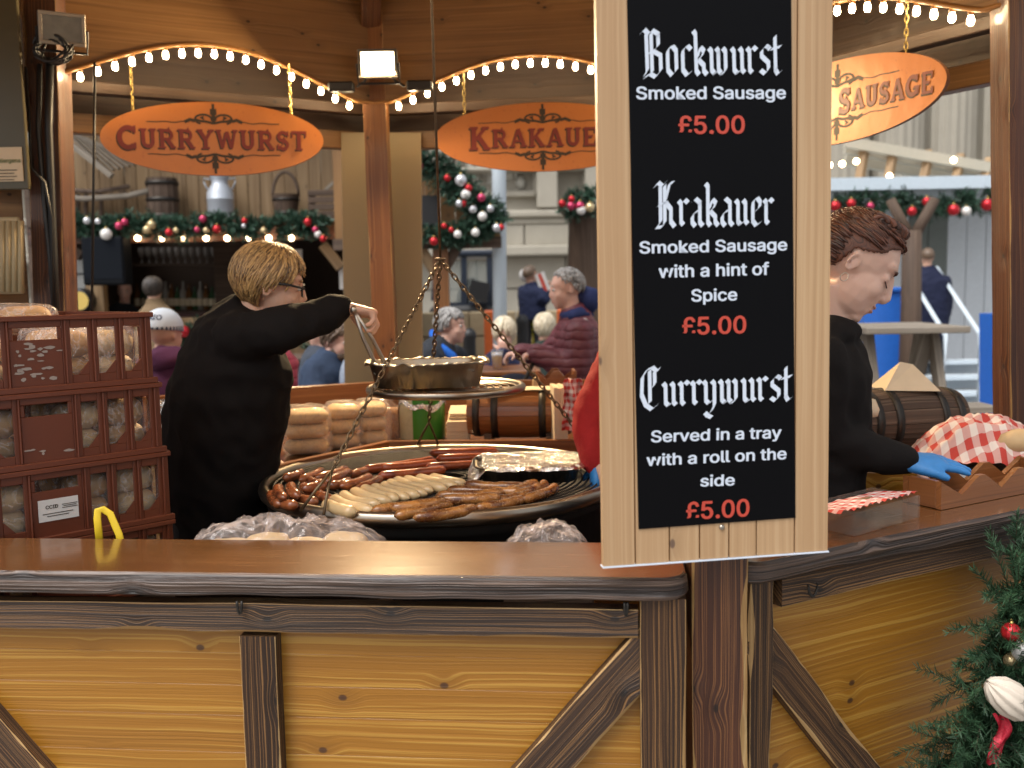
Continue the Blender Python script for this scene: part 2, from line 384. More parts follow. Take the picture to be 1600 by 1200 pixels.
def counter(o0, u, inn, s0, s1, depth, round0, round1, nm, nseg=170):
    """varnished top with a brushed, bulging dark front edge"""
    rr = .05; path = []
    if round0:
        for i in range(9): a = i/8*math.pi/2; path.append((s0+rr-rr*math.cos(a), rr-rr*math.sin(a)))
        sa = s0+rr
    else: path.append((s0, 0)); sa = s0
    sb = s1-rr if round1 else s1
    for i in range(1, nseg): path.append((sa+(sb-sa)*i/nseg, 0))
    if round1:
        for i in range(9): a = i/8*math.pi/2; path.append((s1-rr+rr*math.sin(a), rr-rr*math.cos(a)))
    else: path.append((s1, 0))
    W = lambda s_, d_, z: o0+u*s_+inn*d_+UP*(z-ZC)
    TH = .046
    t = MB(); poly = [W(s_, d_+.004, ZC) for s_, d_ in path]+[W(s1, depth, ZC), W(s0, depth, ZC)]
    k = len(poly); g = [V((s_, d_, 0)) for s_, d_ in path]+[V((s1, depth, 0)), V((s0, depth, 0))]
    t.add(poly, [tuple(range(k))], 0, g)
    t.add([p-UP*(TH-.004) for p in poly], [tuple(range(k))[::-1]], 0, g)
    t.add([poly[k-2], poly[k-1], poly[k-1]-UP*TH, poly[k-2]-UP*TH], [(0, 1, 2, 3)], 0, [V((0,0,0)), V((1,0,0)), V((1,0,.1)), V((0,0,.1))])
    for i, j in ((k-1, 0), (len(path)-1, k-2)): t.add([poly[i], poly[j], poly[j]-UP*TH, poly[i]-UP*TH], [(0, 1, 2, 3)], 0)
    top = build(nm, t, M['top'], stall)
    e = MB(); nv = 12; vs, gs = [], []; Lp = 0
    for i, (s_, d_) in enumerate(path):
        if i: Lp += math.hypot(s_-path[i-1][0], d_-path[i-1][1])
        q0 = path[max(i-1, 0)]; q1 = path[min(i+1, len(path)-1)]; tx = (q1[0]-q0[0], q1[1]-q0[1]); ll = math.hypot(*tx) or 1; nx, nd = tx[1]/ll, -tx[0]/ll
        for j in range(nv+1):
            v = j/nv; bul = math.sin(min(1, v*1.15)*math.pi)**.6*.006+nz(Lp*3, v*2)*.004
            bul += nz(Lp*2.2, v*14+nz(Lp*2, v*2)*2.0, 5)*.0028+nz(Lp*5, v*30, 8)*.0012
            edge = .0 if 0 < j < nv else -.004
            p = W(s_, d_, ZC+.0015-v*TH*(1+.12*nz(Lp*6, 3)))+(u*nx+inn*nd)*(bul+edge); vs.append(p); gs.append(V((Lp, v*TH, 0)))
    m_ = nv+1; fs = [(i*m_+j, i*m_+j+1, i*m_+m_+j+1, i*m_+m_+j) for i in range(len(path)-1) for j in range(nv)]
    e.add(vs, fs, 0, gs, True); build('slab_edge', e, M['slabedge'], top); return top
sEndA = (PP(1074, 915, A0, inA)-A0).dot(uA)
counter(A0, uA, inA, -1.25, sEndA, .255, False, True, 'counter_top')
sB0 = (PP(1168, 890, B0, inB)-B0).dot(uB)
counter(B0, uB, inB, sB0, 1.35, .26, True, False, 'counter_top')
def onA(px, py, proud=0.0): return PP(px, py, A0+inA*(OUT-proud), inA)
def onB(px, py, proud=0.0): return PP(px, py, B0+inB*(OUT-proud), inB)
def panel(o0, u, inn, s0, s1, seams, nm):
    root = build(nm, MB().box(o0+u*(s0+s1)/2+inn*(OUT+.028)-UP*(ZC-.5), (s1-s0, .012, .9), frame(u)), M['oldwood'], stall)
    for a, b in zip(seams[:-1], seams[1:]):
        w_ = s1-s0; c = o0+u*(s0+s1)/2+inn*(OUT+.011); c.z = (a+b)/2
        build('board', MB().box(c, (w_, .022, abs(b-a)-.0003), frame(u), bev=.0006), M['pine'], root)
    return root
seam = [.955, .868, .800, .735, .655, .55, .44, .33, .22, .10]
panel(A0, uA, inA, -1.2, (onA(1070, 1000)-A0).dot(uA), seam, 'front_panel')
panel(B0, uB, inB, -.03, 1.45, [.955, .87, .79, .70, .62, .5, .38, .26, .10], 'front_panel')
BM = [M['beam'], M['rawedge']]; BR = [M['beamred'], M['rawedge']]
# rail under slab A, stiles, braces
a, b = onA(-420, 957, .036), onA(997, 957, .036); a.z = b.z = (onA(500, 937).z+onA(500, 979).z)/2
wane_beam('rail', a, b, .058, .036, -inA, BM, stall, wane=.006, lo=(.9, .0), seed=1, n=160)
def stile(p, q, width, dep, out, seed, mats=BM, wane=.006, lo=(1, 1), z0=.1, parent=stall, nm='stile'):
    p = V(p); t = p.copy(); t.z = q; bt = p.copy(); bt.z = z0
    return wane_beam(nm, t, bt, width, dep, out, mats, parent, wane, lo, seed, 70)
p = onA(402, 1000, .034); stile(p, onA(402, 985).z, .074, .034, -inA, 2, wane=.005)
p = onA(1036, 1000, .040); stile(p, ZC-.044, .086, .04, -inA, 3, wane=.004)
wane_beam('brace', onA(1045, 985, .030), onA(735, 1330, .030), .089, .03, -inA, BM, stall, .006, (1, 1), 4)
wane_beam('brace', onA(-95, 1060, .030), onA(180, 1375, .030), .089, .03, -inA, BM, stall, .006, (1, 1), 5)
# corner post
fd = (-(inA+inB)).normalized()
pc = PP(1119, 1000, K0-V((0, .055, 0)), V((0, 1, 0)))
wane_beam('post', V((pc.x, pc.y, 3.0)), V((pc.x+.012, pc.y, 0.0)), .108, .11, V((-.05, -1, 0)), BR, stall, .008, (.6, 1), 6.4, 150)
# face B
p = onB(1191, 1000, .036); stile(p, ZC-.046, .062, .036, -inB, 7, wane=.005)
a, b = onB(1222, 942, .034), onB(1560, 870, .034); z_ = .972; a.z = b.z = z_
wane_beam('rail', a, b+uB*.5, .066, .034, -inB, BM, stall, .006, (.8, 0), 8, 120)
wane_beam('brace', onB(1180, 990, .030), onB(1460, 1350, .030), .082, .03, -inB, BM, stall, .006, (1, 1), 9)
# iron hooks under the slab
def hook(p, out, w_=.012):
    m_ = MB(); pts = [V(p)+V(out)*(.012*math.sin(t)) - UP*(.020-.02*math.cos(t)) + V(out).cross(UP)*0 for t in [i*math.pi/8 for i in range(9)]]
    side = V(out).cross(UP).normalized()
    pts = [V(p)+V(out)*.004+side*(w_*math.cos(t))-UP*(.026*math.sin(t)) for t in [i*math.pi/10 for i in range(11)]]
    m_.tube(pts, .0028, 6); return build('hook', m_, M['darksteel'], stall)
hook(onA(375, 938, .042), -inA, .005); hook(onA(978, 940, .042), -inA, .003); hook(onB(1268, 912, .044), -inB, .013)
# floor inside
m = MB(); m.prism([(p.x, p.y) for p in [V((-2.3, 2.12, 0)), V((.42, 2.0, 0)), V((1.72, 2.75, 0))]+POLY[2:7]], (0, 0, .10), (1, 0, 0), (0, 1, 0), .10)
build('deck', m, M['oldwood'], stall)
# far and side posts
def post(p, w_, ztop, seed, face, mats=None, top=None):
    t = V((p.x, p.y, ztop)) if top is None else V(top)
    return wane_beam('post', t, V((p.x, p.y, 0)), w_, w_, face, mats or [M['postwood'], M['rawedge']], stall, .003, (1, 1), seed, 60)
tp = P(584, 150, Q[1].y); bt = P(607, 600, Q[1].y)
def lean(pxt, pxb, Y, w_, seed, ztop=2.9, mats=None, yt=150, yb=600):
    a_, b_ = P(pxt, yt, Y), P(pxb, yb, Y); d_ = (b_-a_)/(b_.z-a_.z); t = a_+d_*(ztop-a_.z); q = a_+d_*(0-a_.z)
    return wane_beam('post', t, q, w_, w_, (0, -1, 0), mats or [M['postwood'], M['rawedge']], stall, .003, (1, 1), seed, 60)
lean(584, 603, Q[1].y-.06, .108, 11)
lean(66, 80, Q[0].y-.05, .125, 12, mats=[M['beamred'], M['rawedge']])
lean(1606, 1608, Q[3].y-.06, .12, 13, yb=620, mats=[M['beamred'], M['rawedge']])
lean(1075, 1095, Q[2].y-.06, .11, 14)
for p_, s_ in ((POLY[1], 15), (POLY[6], 16), (POLY[7], 17)): post(p_, .11, 2.9, s_, (0, -1, 0))
# arched valances with bulb strings on the far faces
M['bulb'] = glow('warm_bulb', (1.0, .76, .45), 55.0)
M['trim'] = plain('valance_trim', (.26, .12, .035), .4)
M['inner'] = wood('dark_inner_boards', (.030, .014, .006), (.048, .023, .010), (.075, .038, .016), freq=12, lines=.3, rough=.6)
bulb_me = None
def valance(qa, qb, zend, zpk, ztop, nb, sgn_out, back=True, b0=.09, b1=.09):
    """board between two posts with an arched lower edge; bulbs hang along the edge on the inside"""
    global bulb_me
    u = (qb-qa); L = u.length; u.normalize(); inn = V((u.y, -u.x, 0))
    if (CEN-qa).dot(inn) < 0: inn = -inn
    arch = lambda t: zend+(zpk-zend)*(math.sin(math.pi*min(1, max(0, (t*L-.09)/(L-.18))))**1.15)
    poly = [(0, ztop), (0, zend-.01)]+[(i/48*L, arch(i/48)) for i in range(49)]+[(L, zend-.01), (L, ztop)]
    o = V((qa.x, qa.y, 0))+inn*.05
    ax = u if u.cross(UP).dot(inn) > 0 else -u
    if ax.dot(u) < 0: poly = [(L-x, z) for x, z in poly][::-1]; o = o+u*L; 
    else: poly = poly
    if ax.dot(u) > 0: poly = poly[::-1] if False else poly
    m_ = MB(); m_.prism(poly if ax.dot(u) < 0 else poly, o, ax, UP, .028)
    va = build('valance', m_, M['roofwood'], stall)
    m_ = MB(); pts = [V((qa.x, qa.y, 0))+u*(i/48*L)+inn*.054+UP*(arch(i/48)+.004) for i in range(49)]
    m_.tube(pts, .009, 6); build('edge_trim', m_, M['trim'], va)
    for i in range(nb):
        t = b0+(1-b0-b1)*i/(nb-1)
        p_ = V((qa.x, qa.y, 0))+u*(t*L)+inn*.045+UP*(arch(t)-.032)
        if bulb_me is None:
            mb = MB(); mb.lathe([(0, -.016), (.007, -.0145), (.0115, -.008), (.0122, 0), (.0105, .009), (.0075, .017)], n=10)
            bulb_me = to_mesh('bulb', mb, M['bulb']); mb = MB(); mb.lathe([(.0088, .016), (.0105, .019), (.0105, .034), (0, .034)], n=8); valance.sock = to_mesh('socket', mb, M['trim'])
        for me, nm in ((bulb_me, 'bulb'), (valance.sock, 'socket')):
            ob = bpy.data.objects.new(nm, me); col.objects.link(ob); ob.parent = va; ob.location = wmat(va).inverted() @ p_
    if back:
        m_ = MB(); c = (qa+qb)/2-inn*.30
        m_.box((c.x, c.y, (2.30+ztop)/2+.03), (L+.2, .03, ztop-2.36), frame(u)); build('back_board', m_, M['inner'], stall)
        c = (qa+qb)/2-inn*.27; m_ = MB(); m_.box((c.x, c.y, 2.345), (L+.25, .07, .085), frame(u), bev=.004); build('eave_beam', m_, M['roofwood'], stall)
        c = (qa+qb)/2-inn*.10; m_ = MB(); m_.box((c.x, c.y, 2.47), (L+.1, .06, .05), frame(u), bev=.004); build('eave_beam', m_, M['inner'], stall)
    return va
valance(Q[0], Q[1], 2.475, 2.66, 3.15, 19, 1)
valance(Q[1], Q[2], 2.475, 2.66, 3.15, 19, 1)
valance(Q[2], Q[3], 2.475, 2.66, 3.15, 19, 1)
valance(POLY[7], K0, 2.475, 2.66, 3.15, 19, 1, False)
valance(K0, POLY[1], 2.475, 2.66, 3.15, 19, 1, False)
# roof: boarded cone with rafters
APEX = V((CEN.x, CEN.y, 4.15))
for i, p_ in enumerate(POLY):
    q_ = POLY[(i+1) % len(POLY)]
    e0 = CEN+(p_-CEN)*1.16; e1 = CEN+(q_-CEN)*1.16; e0.z = e1.z = 2.78
    m_ = MB(); nrm = (e1-e0).cross(APEX-e0).normalized()*.03
    vs = [e0, e1, APEX]+[x-nrm for x in (e0, e1, APEX)]; u = (e1-e0).normalized(); up = (APEX-(e0+e1)/2).normalized()
    m_.add(vs, [(0, 1, 2), (5, 4, 3), (0, 3, 4, 1), (1, 4, 5, 2), (2, 5, 3, 0)], 0, [V(((x-e0).dot(u), (x-e0).dot(up), 0)) for x in vs])
    build('roof_panel', m_, M['roofwood'], stall)
    a_ = CEN+(p_-CEN)*.99; a_.z = 2.86; m_ = MB(); m_.bar(a_, APEX-UP*.12, .09, .12, bev=.004); build('rafter', m_, M['beamred'], stall)
# the wing of boarding left of the left post
m_ = MB(); a_, b_ = V((-2.9, 3.50, 0)), V((-1.98, 3.97, 0))
for i in range(7):
    t0, t1 = i/7, (i+1)/7; c = a_+(b_-a_)*(t0+t1)/2; c.z = 1.6
    m_.box(c, ((b_-a_).length/7-.003, .025, 2.9), frame(b_-a_), bev=.002)
    build('board', m_, M['roofwood'], stall); m_ = MB()
# ------------------------------------------------------------------ lettering drawn stroke by stroke
def arc(cx, cy, rx, ry, a0, a1, n=10): return [(cx+rx*math.cos(R(a0+(a1-a0)*i/n)), cy+ry*math.sin(R(a0+(a1-a0)*i/n))) for i in range(n+1)]
NIB = (.115*math.cos(R(42)), .115*math.sin(R(42)))
def minim(x, top=.60, bot=.08): return [(x-.055, top), (x, top-.07), (x, bot+.05), (x+.055, bot-.01)]
BL = {   # broad-nib strokes: (advance, [polylines])
 'o': (.36, [[(.10, .58), (.08, .50), (.08, .14), (.17, .03)], [(.12, .61), (.21, .64), (.28, .55), (.28, .14), (.19, .05)]]),
 'c': (.31, [[(.10, .58), (.08, .50), (.08, .14), (.17, .03), (.27, .10)], [(.12, .60), (.20, .65), (.28, .57)]]),
 'k': (.37, [[(.04, .97), (.09, .90), (.09, .12), (.15, .04)], [(.12, .40), (.20, .62), (.28, .54), (.22, .42), (.14, .37)], [(.15, .36), (.27, .24), (.27, .12), (.34, .04)]]),
 'w': (.55, [minim(.09), minim(.26), [(.37, .60), (.43, .53), (.43, .14), (.36, .05)], [(.14, .05), (.22, .10)], [(.31, .05), (.38, .08)]]),
 'u': (.38, [minim(.09), minim(.28), [(.13, .05), (.24, .12)]]),
 'r': (.29, [minim(.09), [(.13, .55), (.18, .62), (.26, .55)]]),
 's': (.33, [[(.28, .60), (.20, .64), (.10, .54), (.10, .42), (.26, .28), (.26, .14), (.17, .04), (.06, .12)], [(.26, .62), (.30, .56)]]),
 't': (.29, [[(.10, .84), (.10, .14), (.16, .03), (.24, .09)], [(.01, .57), (.24, .62)], [(.05, .78), (.12, .84)]]),
 'a': (.37, [[(.06, .56), (.15, .64), (.26, .55), (.26, .12), (.33, .04)], [(.24, .38), (.14, .34), (.07, .25), (.07, .12), (.14, .03), (.24, .12)]]),
 'e': (.33, [[(.10, .58), (.08, .50), (.08, .14), (.17, .03), (.28, .10)], [(.12, .60), (.20, .64), (.27, .55), (.25, .43), (.12, .33)]]),
 'y': (.38, [minim(.09), [(.23, .60), (.29, .53), (.29, .02), (.22, -.12), (.12, -.22), (.06, -.16)], [(.13, .05), (.24, .12)], [(.10, -.22), (.22, -.28)]]),
 'B': (.55, [[(.02, .92), (.10, 1.0), (.20, .90), (.30, 1.0)], [(.14, .93), (.14, .15), (.06, .03)], [(.25, .92), (.25, .10)], [(.28, .98), (.42, .90), (.42, .66), (.30, .56)], [(.28, .55), (.46, .46), (.46, .14), (.33, .0), (.20, .07), (.06, -.01)], [(.17, .5), (.32, .56)]]),
 'K': (.56, [[(.02, .90), (.10, 1.0), (.20, .92), (.30, 1.02)], [(.15, .93), (.15, .14), (.05, .02), (.18, .03)], [(.25, .93), (.25, .12), (.19, .04)], [(.27, .60), (.38, .98), (.47, 1.0)], [(.28, .56), (.40, .42), (.40, .14), (.49, .03)], [(.10, .5), (.30, .57)]]),
 'C': (.54, [[(.36, 1.0), (.20, .93), (.09, .76), (.07, .34), (.16, .10), (.30, -.01), (.44, .10)], [(.26, .92), (.26, .16)], [(.34, .98), (.44, .88), (.49, .96)], [(.38, .90), (.38, .60), (.33, .52)]]),
}
def blackletter(word, H, xs=1.0):
    mb = MB(); x0 = 0; k = 0; n = V((NIB[0], NIB[1], 0))*.5
    for ch in word:
        adv, strokes = BL[ch]
        for st in strokes:
            pts = [V((x, y, 0)) for x, y in st]
            for a, b in zip(pts[:-1], pts[1:]):
                z = V((0, 0, (k % 7)*.0004)); k += 1; sft = V((x0, 0, 0))
                q = [a-n+sft+z, b-n+sft+z, b+n+sft+z, a+n+sft+z]
                if (q[1]-q[0]).cross(q[3]-q[0]).z < 0: q = q[::-1]
                mb.add(q, [(0, 1, 2, 3)])
        x0 += adv
    mb.v = [V(((p.x-x0/2)*H*xs, p.y*H, p.z*H*.5+.0004)) for p in mb.v]; return mb, x0*H*xs
def thick(pts, w_, k, mb, z0=.0003):
    """flat stroke of even width with mitred joints"""
    pts = [V((*p, 0)) for p in pts]; L, Rr = [], []
    for i, p in enumerate(pts):
        a = (p-pts[i-1]).normalized() if i else (pts[1]-p).normalized(); b = (pts[i+1]-p).normalized() if i < len(pts)-1 else a
        t = (a+b).normalized() if (a+b).length > 1e-6 else a; n = V((-t.y, t.x, 0)); s_ = w_/2/max(.35, n.dot(V((-a.y, a.x, 0)))); L.append(p+n*s_); Rr.append(p-n*s_)
    z = V((0, 0, z0+(k % 9)*.00012)); n_ = len(pts)
    mb.add([x+z for x in Rr]+[x+z for x in L], [(i, i+1, n_+i+1, n_+i) for i in range(n_-1)])
S_ = .20
SC = {   # slab capitals in a unit-high box: width, [(points, stroke width)]; serifs are strokes too
 'C': (.82, [(arc(.44, .5, .33, .40, 48, 312, 16), S_), ([(.70, .98), (.70, .68)], .10), ([(.70, .30), (.70, .04)], .10)]),
 'U': (.86, [([(.20, 1), (.20, .36)]+arc(.43, .34, .23, .24, 180, 360, 8)+[(.66, .36), (.66, 1)], S_*.95), ([(.02, .95), (.38, .95)], .10), ([(.50, .95), (.84, .95)], .10)]),
 'R': (.90, [([(.20, 0), (.20, 1)], S_), ([(.20, .91), (.50, .91)]+arc(.50, .69, .17, .22, 90, -90, 8)+[(.20, .47)], .15), ([(.46, .46), (.74, .04)], S_), ([(.02, .05), (.38, .05)], .10), ([(.60, .05), (.88, .05)], .10), ([(.02, .95), (.22, .95)], .10)]),
 'Y': (.88, [([(.14, .96), (.44, .46)], S_), ([(.74, .96), (.44, .46)], .15), ([(.44, .5), (.44, 0)], S_), ([(.24, .05), (.64, .05)], .10), ([(.0, .95), (.30, .95)], .10), ([(.58, .95), (.88, .95)], .10)]),
 'W': (1.14, [([(.14, .96), (.34, .06)], S_*.9), ([(.34, .06), (.57, .9)], .13), ([(.57, .9), (.80, .06)], S_*.9), ([(.80, .06), (1.0, .96)], .13), ([(.0, .95), (.30, .95)], .10), ([(.84, .95), (1.14, .95)], .10)]),
 'S': (.72, [(arc(.36, .70, .22, .22, 20, 270, 9)+arc(.36, .27, .23, .21, 90, -160, 9), S_*.85), ([(.61, .98), (.61, .70)], .09), ([(.10, .30), (.10, .02)], .09)]),
 'T': (.82, [([(.41, 0), (.41, 1)], S_), ([(.04, .93), (.78, .93)], .14), ([(.06, .98), (.06, .68)], .09), ([(.76, .98), (.76, .68)], .09), ([(.22, .05), (.60, .05)], .10)]),
 'K': (.92, [([(.20, 0), (.20, 1)], S_), ([(.26, .42), (.70, .95)], .14), ([(.38, .58), (.76, .04)], S_), ([(.02, .05), (.38, .05)], .10), ([(.02, .95), (.38, .95)], .10), ([(.60, .05), (.92, .05)], .10), ([(.54, .95), (.86, .95)], .10)]),
 'A': (.92, [([(.14, .04), (.44, .98)], .13), ([(.44, .98), (.76, .04)], S_), ([(.24, .33), (.64, .33)], .12), ([(.0, .05), (.30, .05)], .10), ([(.58, .05), (.92, .05)], .10)]),
 'E': (.78, [([(.20, 0), (.20, 1)], S_), ([(.06, .93), (.70, .93)], .13), ([(.20, .5), (.54, .5)], .13), ([(.06, .06), (.72, .06)], .13), ([(.68, .98), (.68, .70)], .09), ([(.70, .30), (.70, .0)], .09)]),
 'N': (.94, [([(.18, 0), (.18, 1)], .14), ([(.18, .96), (.74, .04)], S_), ([(.74, 0), (.74, 1)], .14), ([(.02, .05), (.34, .05)], .10), ([(.0, .95), (.24, .95)], .10), ([(.58, .95), (.92, .95)], .10)]),
 'G': (.88, [(arc(.44, .5, .33, .40, 48, 330, 16), S_), ([(.70, .98), (.70, .68)], .10), ([(.74, .42), (.74, .08)], .16), ([(.50, .42), (.86, .42)], .11)]),
 'M': (1.10, [([(.18, 0), (.18, 1)], .14), ([(.18, .96), (.54, .10)], S_), ([(.54, .10), (.90, .96)], .13), ([(.90, 0), (.90, 1)], S_), ([(.02, .05), (.34, .05)], .10), ([(.72, .05), (1.08, .05)], .10)]),
 ' ': (.5, []),
}
def slab_text(s, H, xs=1.0, small=.80):
    """capitals with a taller first letter of each word; returns red faces and their dark offset shadow"""
    mb, sh = MB(), MB(); x0 = 0; k = 0; first = True
    for ch in s:
        adv, st = SC[ch]; h = 1.0 if first else small; first = ch == ' '
        for pts, w_ in st:
            q = [(x0+x*h*xs, y*h+(0 if h == 1 else .08)) for x, y in pts]; thick(q, w_*h, k, mb, .0016); thick([(x-.045, y-.05) for x, y in q], w_*h*1.04, k, sh, .0002); k += 1
        x0 += adv*h*xs+.05
    for t in (mb, sh): t.v = [V(((p.x-x0/2)*H, p.y*H, p.z)) for p in t.v]
    return mb, sh, x0*H
def ornament(W, H, flip=1):
    """fleur with two scrolls and long tapering tails"""
    mb = MB(); k = 0
    def T(pts, w_):
        nonlocal k; thick([(x*W, y*H*flip) for x, y in pts], w_*H, k, mb, .0004); k += 1
    T([(0, -.05), (0, .5)], .20); T([(0, .45), (0, .78)], .34); T([(0, .75), (0, 1.05)], .14)
    for sg in (-1, 1):
        a = arc(.055*1.5, .22, .052*1.3, .25, 200, -70, 12); T([(sg*x, y) for x, y in a], .11)
        T([(sg*.01, .02), (sg*.06, .10), (sg*.105, .12), (sg*.15, .22)], .13)
        T([(sg*.15, .12), (sg*.19, .20), (sg*.235, .06)], .17)
        T([(sg*(.20+.34*i/12), .06+.05*math.sin(i*1.1)*(1-i/12)-.02*i/12) for i in range(13)], .055)
        T([(sg*.075, .20), (sg*.10, .30), (sg*.078, .36)], .09)
    return mb
# ------------------------------------------------------------------ the tall menu board
bl, brr = P(943, 885, 1.722), P(1293, 860, 1.80)
ux = (brr-bl); ux.z = 0; ux.normalize(); Wd = ((brr-bl).x**2+(brr-bl).y**2)**.5
tl = P(925, 0, 1.725)                     # the board leans a touch
uy = (tl-bl); uy = (uy-ux*uy.dot(ux)); uy.normalize(); uy = (uy+ux*-.004).normalized()
skew = (brr.z-bl.z)/Wd
nb_ = ux.cross(uy)
board = empty('menu_board', bl, 'tall pale pine menu board with black price panel hung on the corner post', 'menu board')
Hb = 1.36
def MBp(x, y, z=0.0): return bl+ux*x+uy*(y+x*skew)+nb_*z
ed = [0, .052, .068, .145, .205, .262, .320, .375, Wd-.026, Wd]
ed = [0, .0585, .0745, .1270, .1860, .2440, .2990, .3560, .3745, Wd]
grp = [0, .061, .127, .186, .244, .299, .376, Wd]
for i in range(len(grp)-1):
    m_ = MB(); x0, x1 = grp[i]+(.0016 if i else 0), grp[i+1]-(.0016 if i < len(grp)-2 else 0)
    pts = [MBp(x0, 0), MBp(x1, 0), MBp(x1, Hb), MBp(x0, Hb)]; off = V((i*3.3, i*1.7, 0))
    vs = pts+[q-nb_*.014 for q in pts]; g = [V((0, x0, 0))+off, V((0, x1, 0))+off, V((Hb, x1, 0))+off, V((Hb, x0, 0))+off]*2
    m_.add(vs, [(0, 1, 2, 3), (7, 6, 5, 4), (0, 4, 5, 1), (1, 5, 6, 2), (2, 6, 7, 3), (3, 7, 4, 0)], 0, g)
    build('plank', m_, M['signwood'], board)
m_ = MB(); m_.add([MBp(0.002, .002, -.006), MBp(Wd-.002, .002, -.006), MBp(Wd-.002, Hb-.002, -.006), MBp(.002, Hb-.002, -.006)], [(0, 1, 2, 3)])
build('groove_backing', m_, M['groove'], board)
m_ = MB(); pts = [MBp(-.0015, -.002, .001), MBp(Wd+.0015, -.002, .001)]; m_.bar(pts[0]-nb_*.008, pts[1]-nb_*.008, .020, .0025, up=nb_.cross(ux)); build('bottom_trim', m_, M['white'], board)
# black panel: placed from its own corners in the photograph
def onM(px, py, z=0.0): return PP(px, py, bl+nb_*z, nb_)
c00, c10 = onM(998, 827, .002), onM(1243, 809, .002); c01, c11 = onM(979, -40, .002), onM(1236, -40, .002)
ex = (c10-c00); up01 = (c01-c00); c01 = c00+up01*1.25; c11 = c10+(c11-c10)*1.25
m_ = MB(); m_.add([c00, c10, c11, c01]+[q-nb_*.0015 for q in (c00, c10, c11, c01)], [(0, 1, 2, 3), (0, 4, 5, 1), (1, 5, 6, 2), (3, 2, 6, 7), (0, 3, 7, 4)])
build('price_panel', m_, M['black'], board)
def put_text(s, pxl, pxr, pyb, pyt, mat, name, style='sans', pyr=None):
    """lettering between two baseline pixels on the panel, cap tops at pyt"""
    a, b = onM(pxl, pyb, .0028), onM(pxr, pyb if pyr is None else pyr, .0028); x = b-a; Wt = x.length; x.normalize(); y = nb_.cross(x).normalized()
    tpt = onM(pxl, pyt, .0028); Ht = (tpt-a).dot(y)
    if style == 'sans': t = text_mb(s, 1.0, .020)
    else: t, _ = blackletter(s, 1.0)
    xs_ = [p.x for p in t.v]; w0, w1 = min(xs_), max(xs_); capH = .69 if style == 'sans' else 1.03
    sx, sy = Wt/(w1-w0), Ht/capH
    t.v = [V(((p.x-w0)*sx, p.y*sy, p.z)) for p in t.v]
    build(name, place(t, a, x, y), mat, board)
put_text('Bockwurst', 1001, 1223, 121, 44, M['white'], 'heading', 'bl', 118)
put_text('Smoked Sausage', 994, 1228, 155, 129, M['white'], 'description', pyr=154)
put_text('£5.00', 1060, 1164, 209, 172, M['red'], 'price', pyr=208)
put_text('Krakauer', 1021, 1210, 357, 283, M['white'], 'heading', 'bl', 354)
put_text('Smoked Sausage', 999, 1230, 396, 371, M['white'], 'description', pyr=391)
put_text('with a hint of', 1029, 1202, 434, 408, M['white'], 'description', pyr=429)
put_text('Spice', 1080, 1152, 471, 446, M['white'], 'description', pyr=469)
put_text('£5.00', 1066, 1166, 523, 487, M['red'], 'price', pyr=520)
put_text('Currywurst', 1000, 1239, 640, 572, M['white'], 'heading', 'bl', 627)
put_text('Served in a tray', 1017, 1221, 691, 667, M['white'], 'description', pyr=684)
put_text('with a roll on the', 1010, 1229, 728, 704, M['white'], 'description', pyr=717)
put_text('side', 1094, 1148, 760, 737, M['white'], 'description', pyr=758)
put_text('£5.00', 1072, 1171, 812, 776, M['red'], 'price', pyr=806)
sc = onM(1128, 824, .001); m_ = MB(); m_.lathe([(0, .003), (.0035, .0028), (.005, .001), (.0055, 0)], sc, Matrix((ux, uy, nb_)).transposed(), 12)
build('screw', m_, M['steel'], board)
# the back of the next menu board, on the far post
a_ = P(527, 228, 4.80); b_ = P(653, 226, 4.80); m_ = MB()
c_ = P(597, 420, 4.82); hgt = P(590, 226, 4.82).z-P(597, 606, 4.82).z
m_.box((c_.x, c_.y+.03, P(597, 415, 4.82).z), ((b_-a_).length, .03, hgt+.1), frame(V((math.cos(.03), 0, -.02))), bev=.002)
build('menu_board', m_, M['panelback'], None, 'plain beige back of a menu board behind the far post', 'menu board')
# ------------------------------------------------------------------ hanging oval signs
def oval_mat():
    k = NT('orange_painted_board'); co = k.coord(attr=None); n = k.noise(co, 5, 4); n2 = k.noise(co, 60, 2)
    c = k.mix(n, (.50, .155, .030), (.60, .215, .045)); c = k.mix(k.ramp(n2, [(.62, 0.0), (.72, .4)]), c, (.38, .11, .03))
    k.set(Base_Color=c, Roughness=.34, Metallic=.10, Coat_Weight=.12, Coat_Roughness=.15); k.bump(n, .15, .02); return k.m
M['oval'] = oval_mat(); M['ovaledge'] = plain('oval_edge', (.16, .06, .02), .5)
M['letred'] = plain('maroon_lettering', (.21, .026, .016), .4, var=.15); M['letdark'] = plain('dark_lettering', (.045, .030, .016), .5)
def chain_links(mb, a, b, ll=.020, r=.0022, w_=.006, n=5, sag=0.0, mat=0):
    a, b = V(a), V(b); L = (b-a).length; k = max(2, int(L/(ll*.74))); 
    for i in range(k):
        t = (i+.5)/k; c = a+(b-a)*t-UP*(sag*4*t*(1-t)); d = ((b-a)-UP*(sag*4*(1-2*t))).normalized(); F = frame(d, z=(.3, .9, .2)); sd_ = F.col[1] if i % 2 else F.col[2]
        pts = [c+d*(ll/2-w_)*(1 if math.cos(q) > 0 else -1)*(1 if abs(math.cos(q)) > .01 else 0)+d*(w_*math.cos(q))+sd_*(w_*math.sin(q)) for q in [j*math.pi/4+.001 for j in range(8)]]
        mb.tube(pts, r, n, mat, closed=True, up=d.cross(sd_))
    return mb
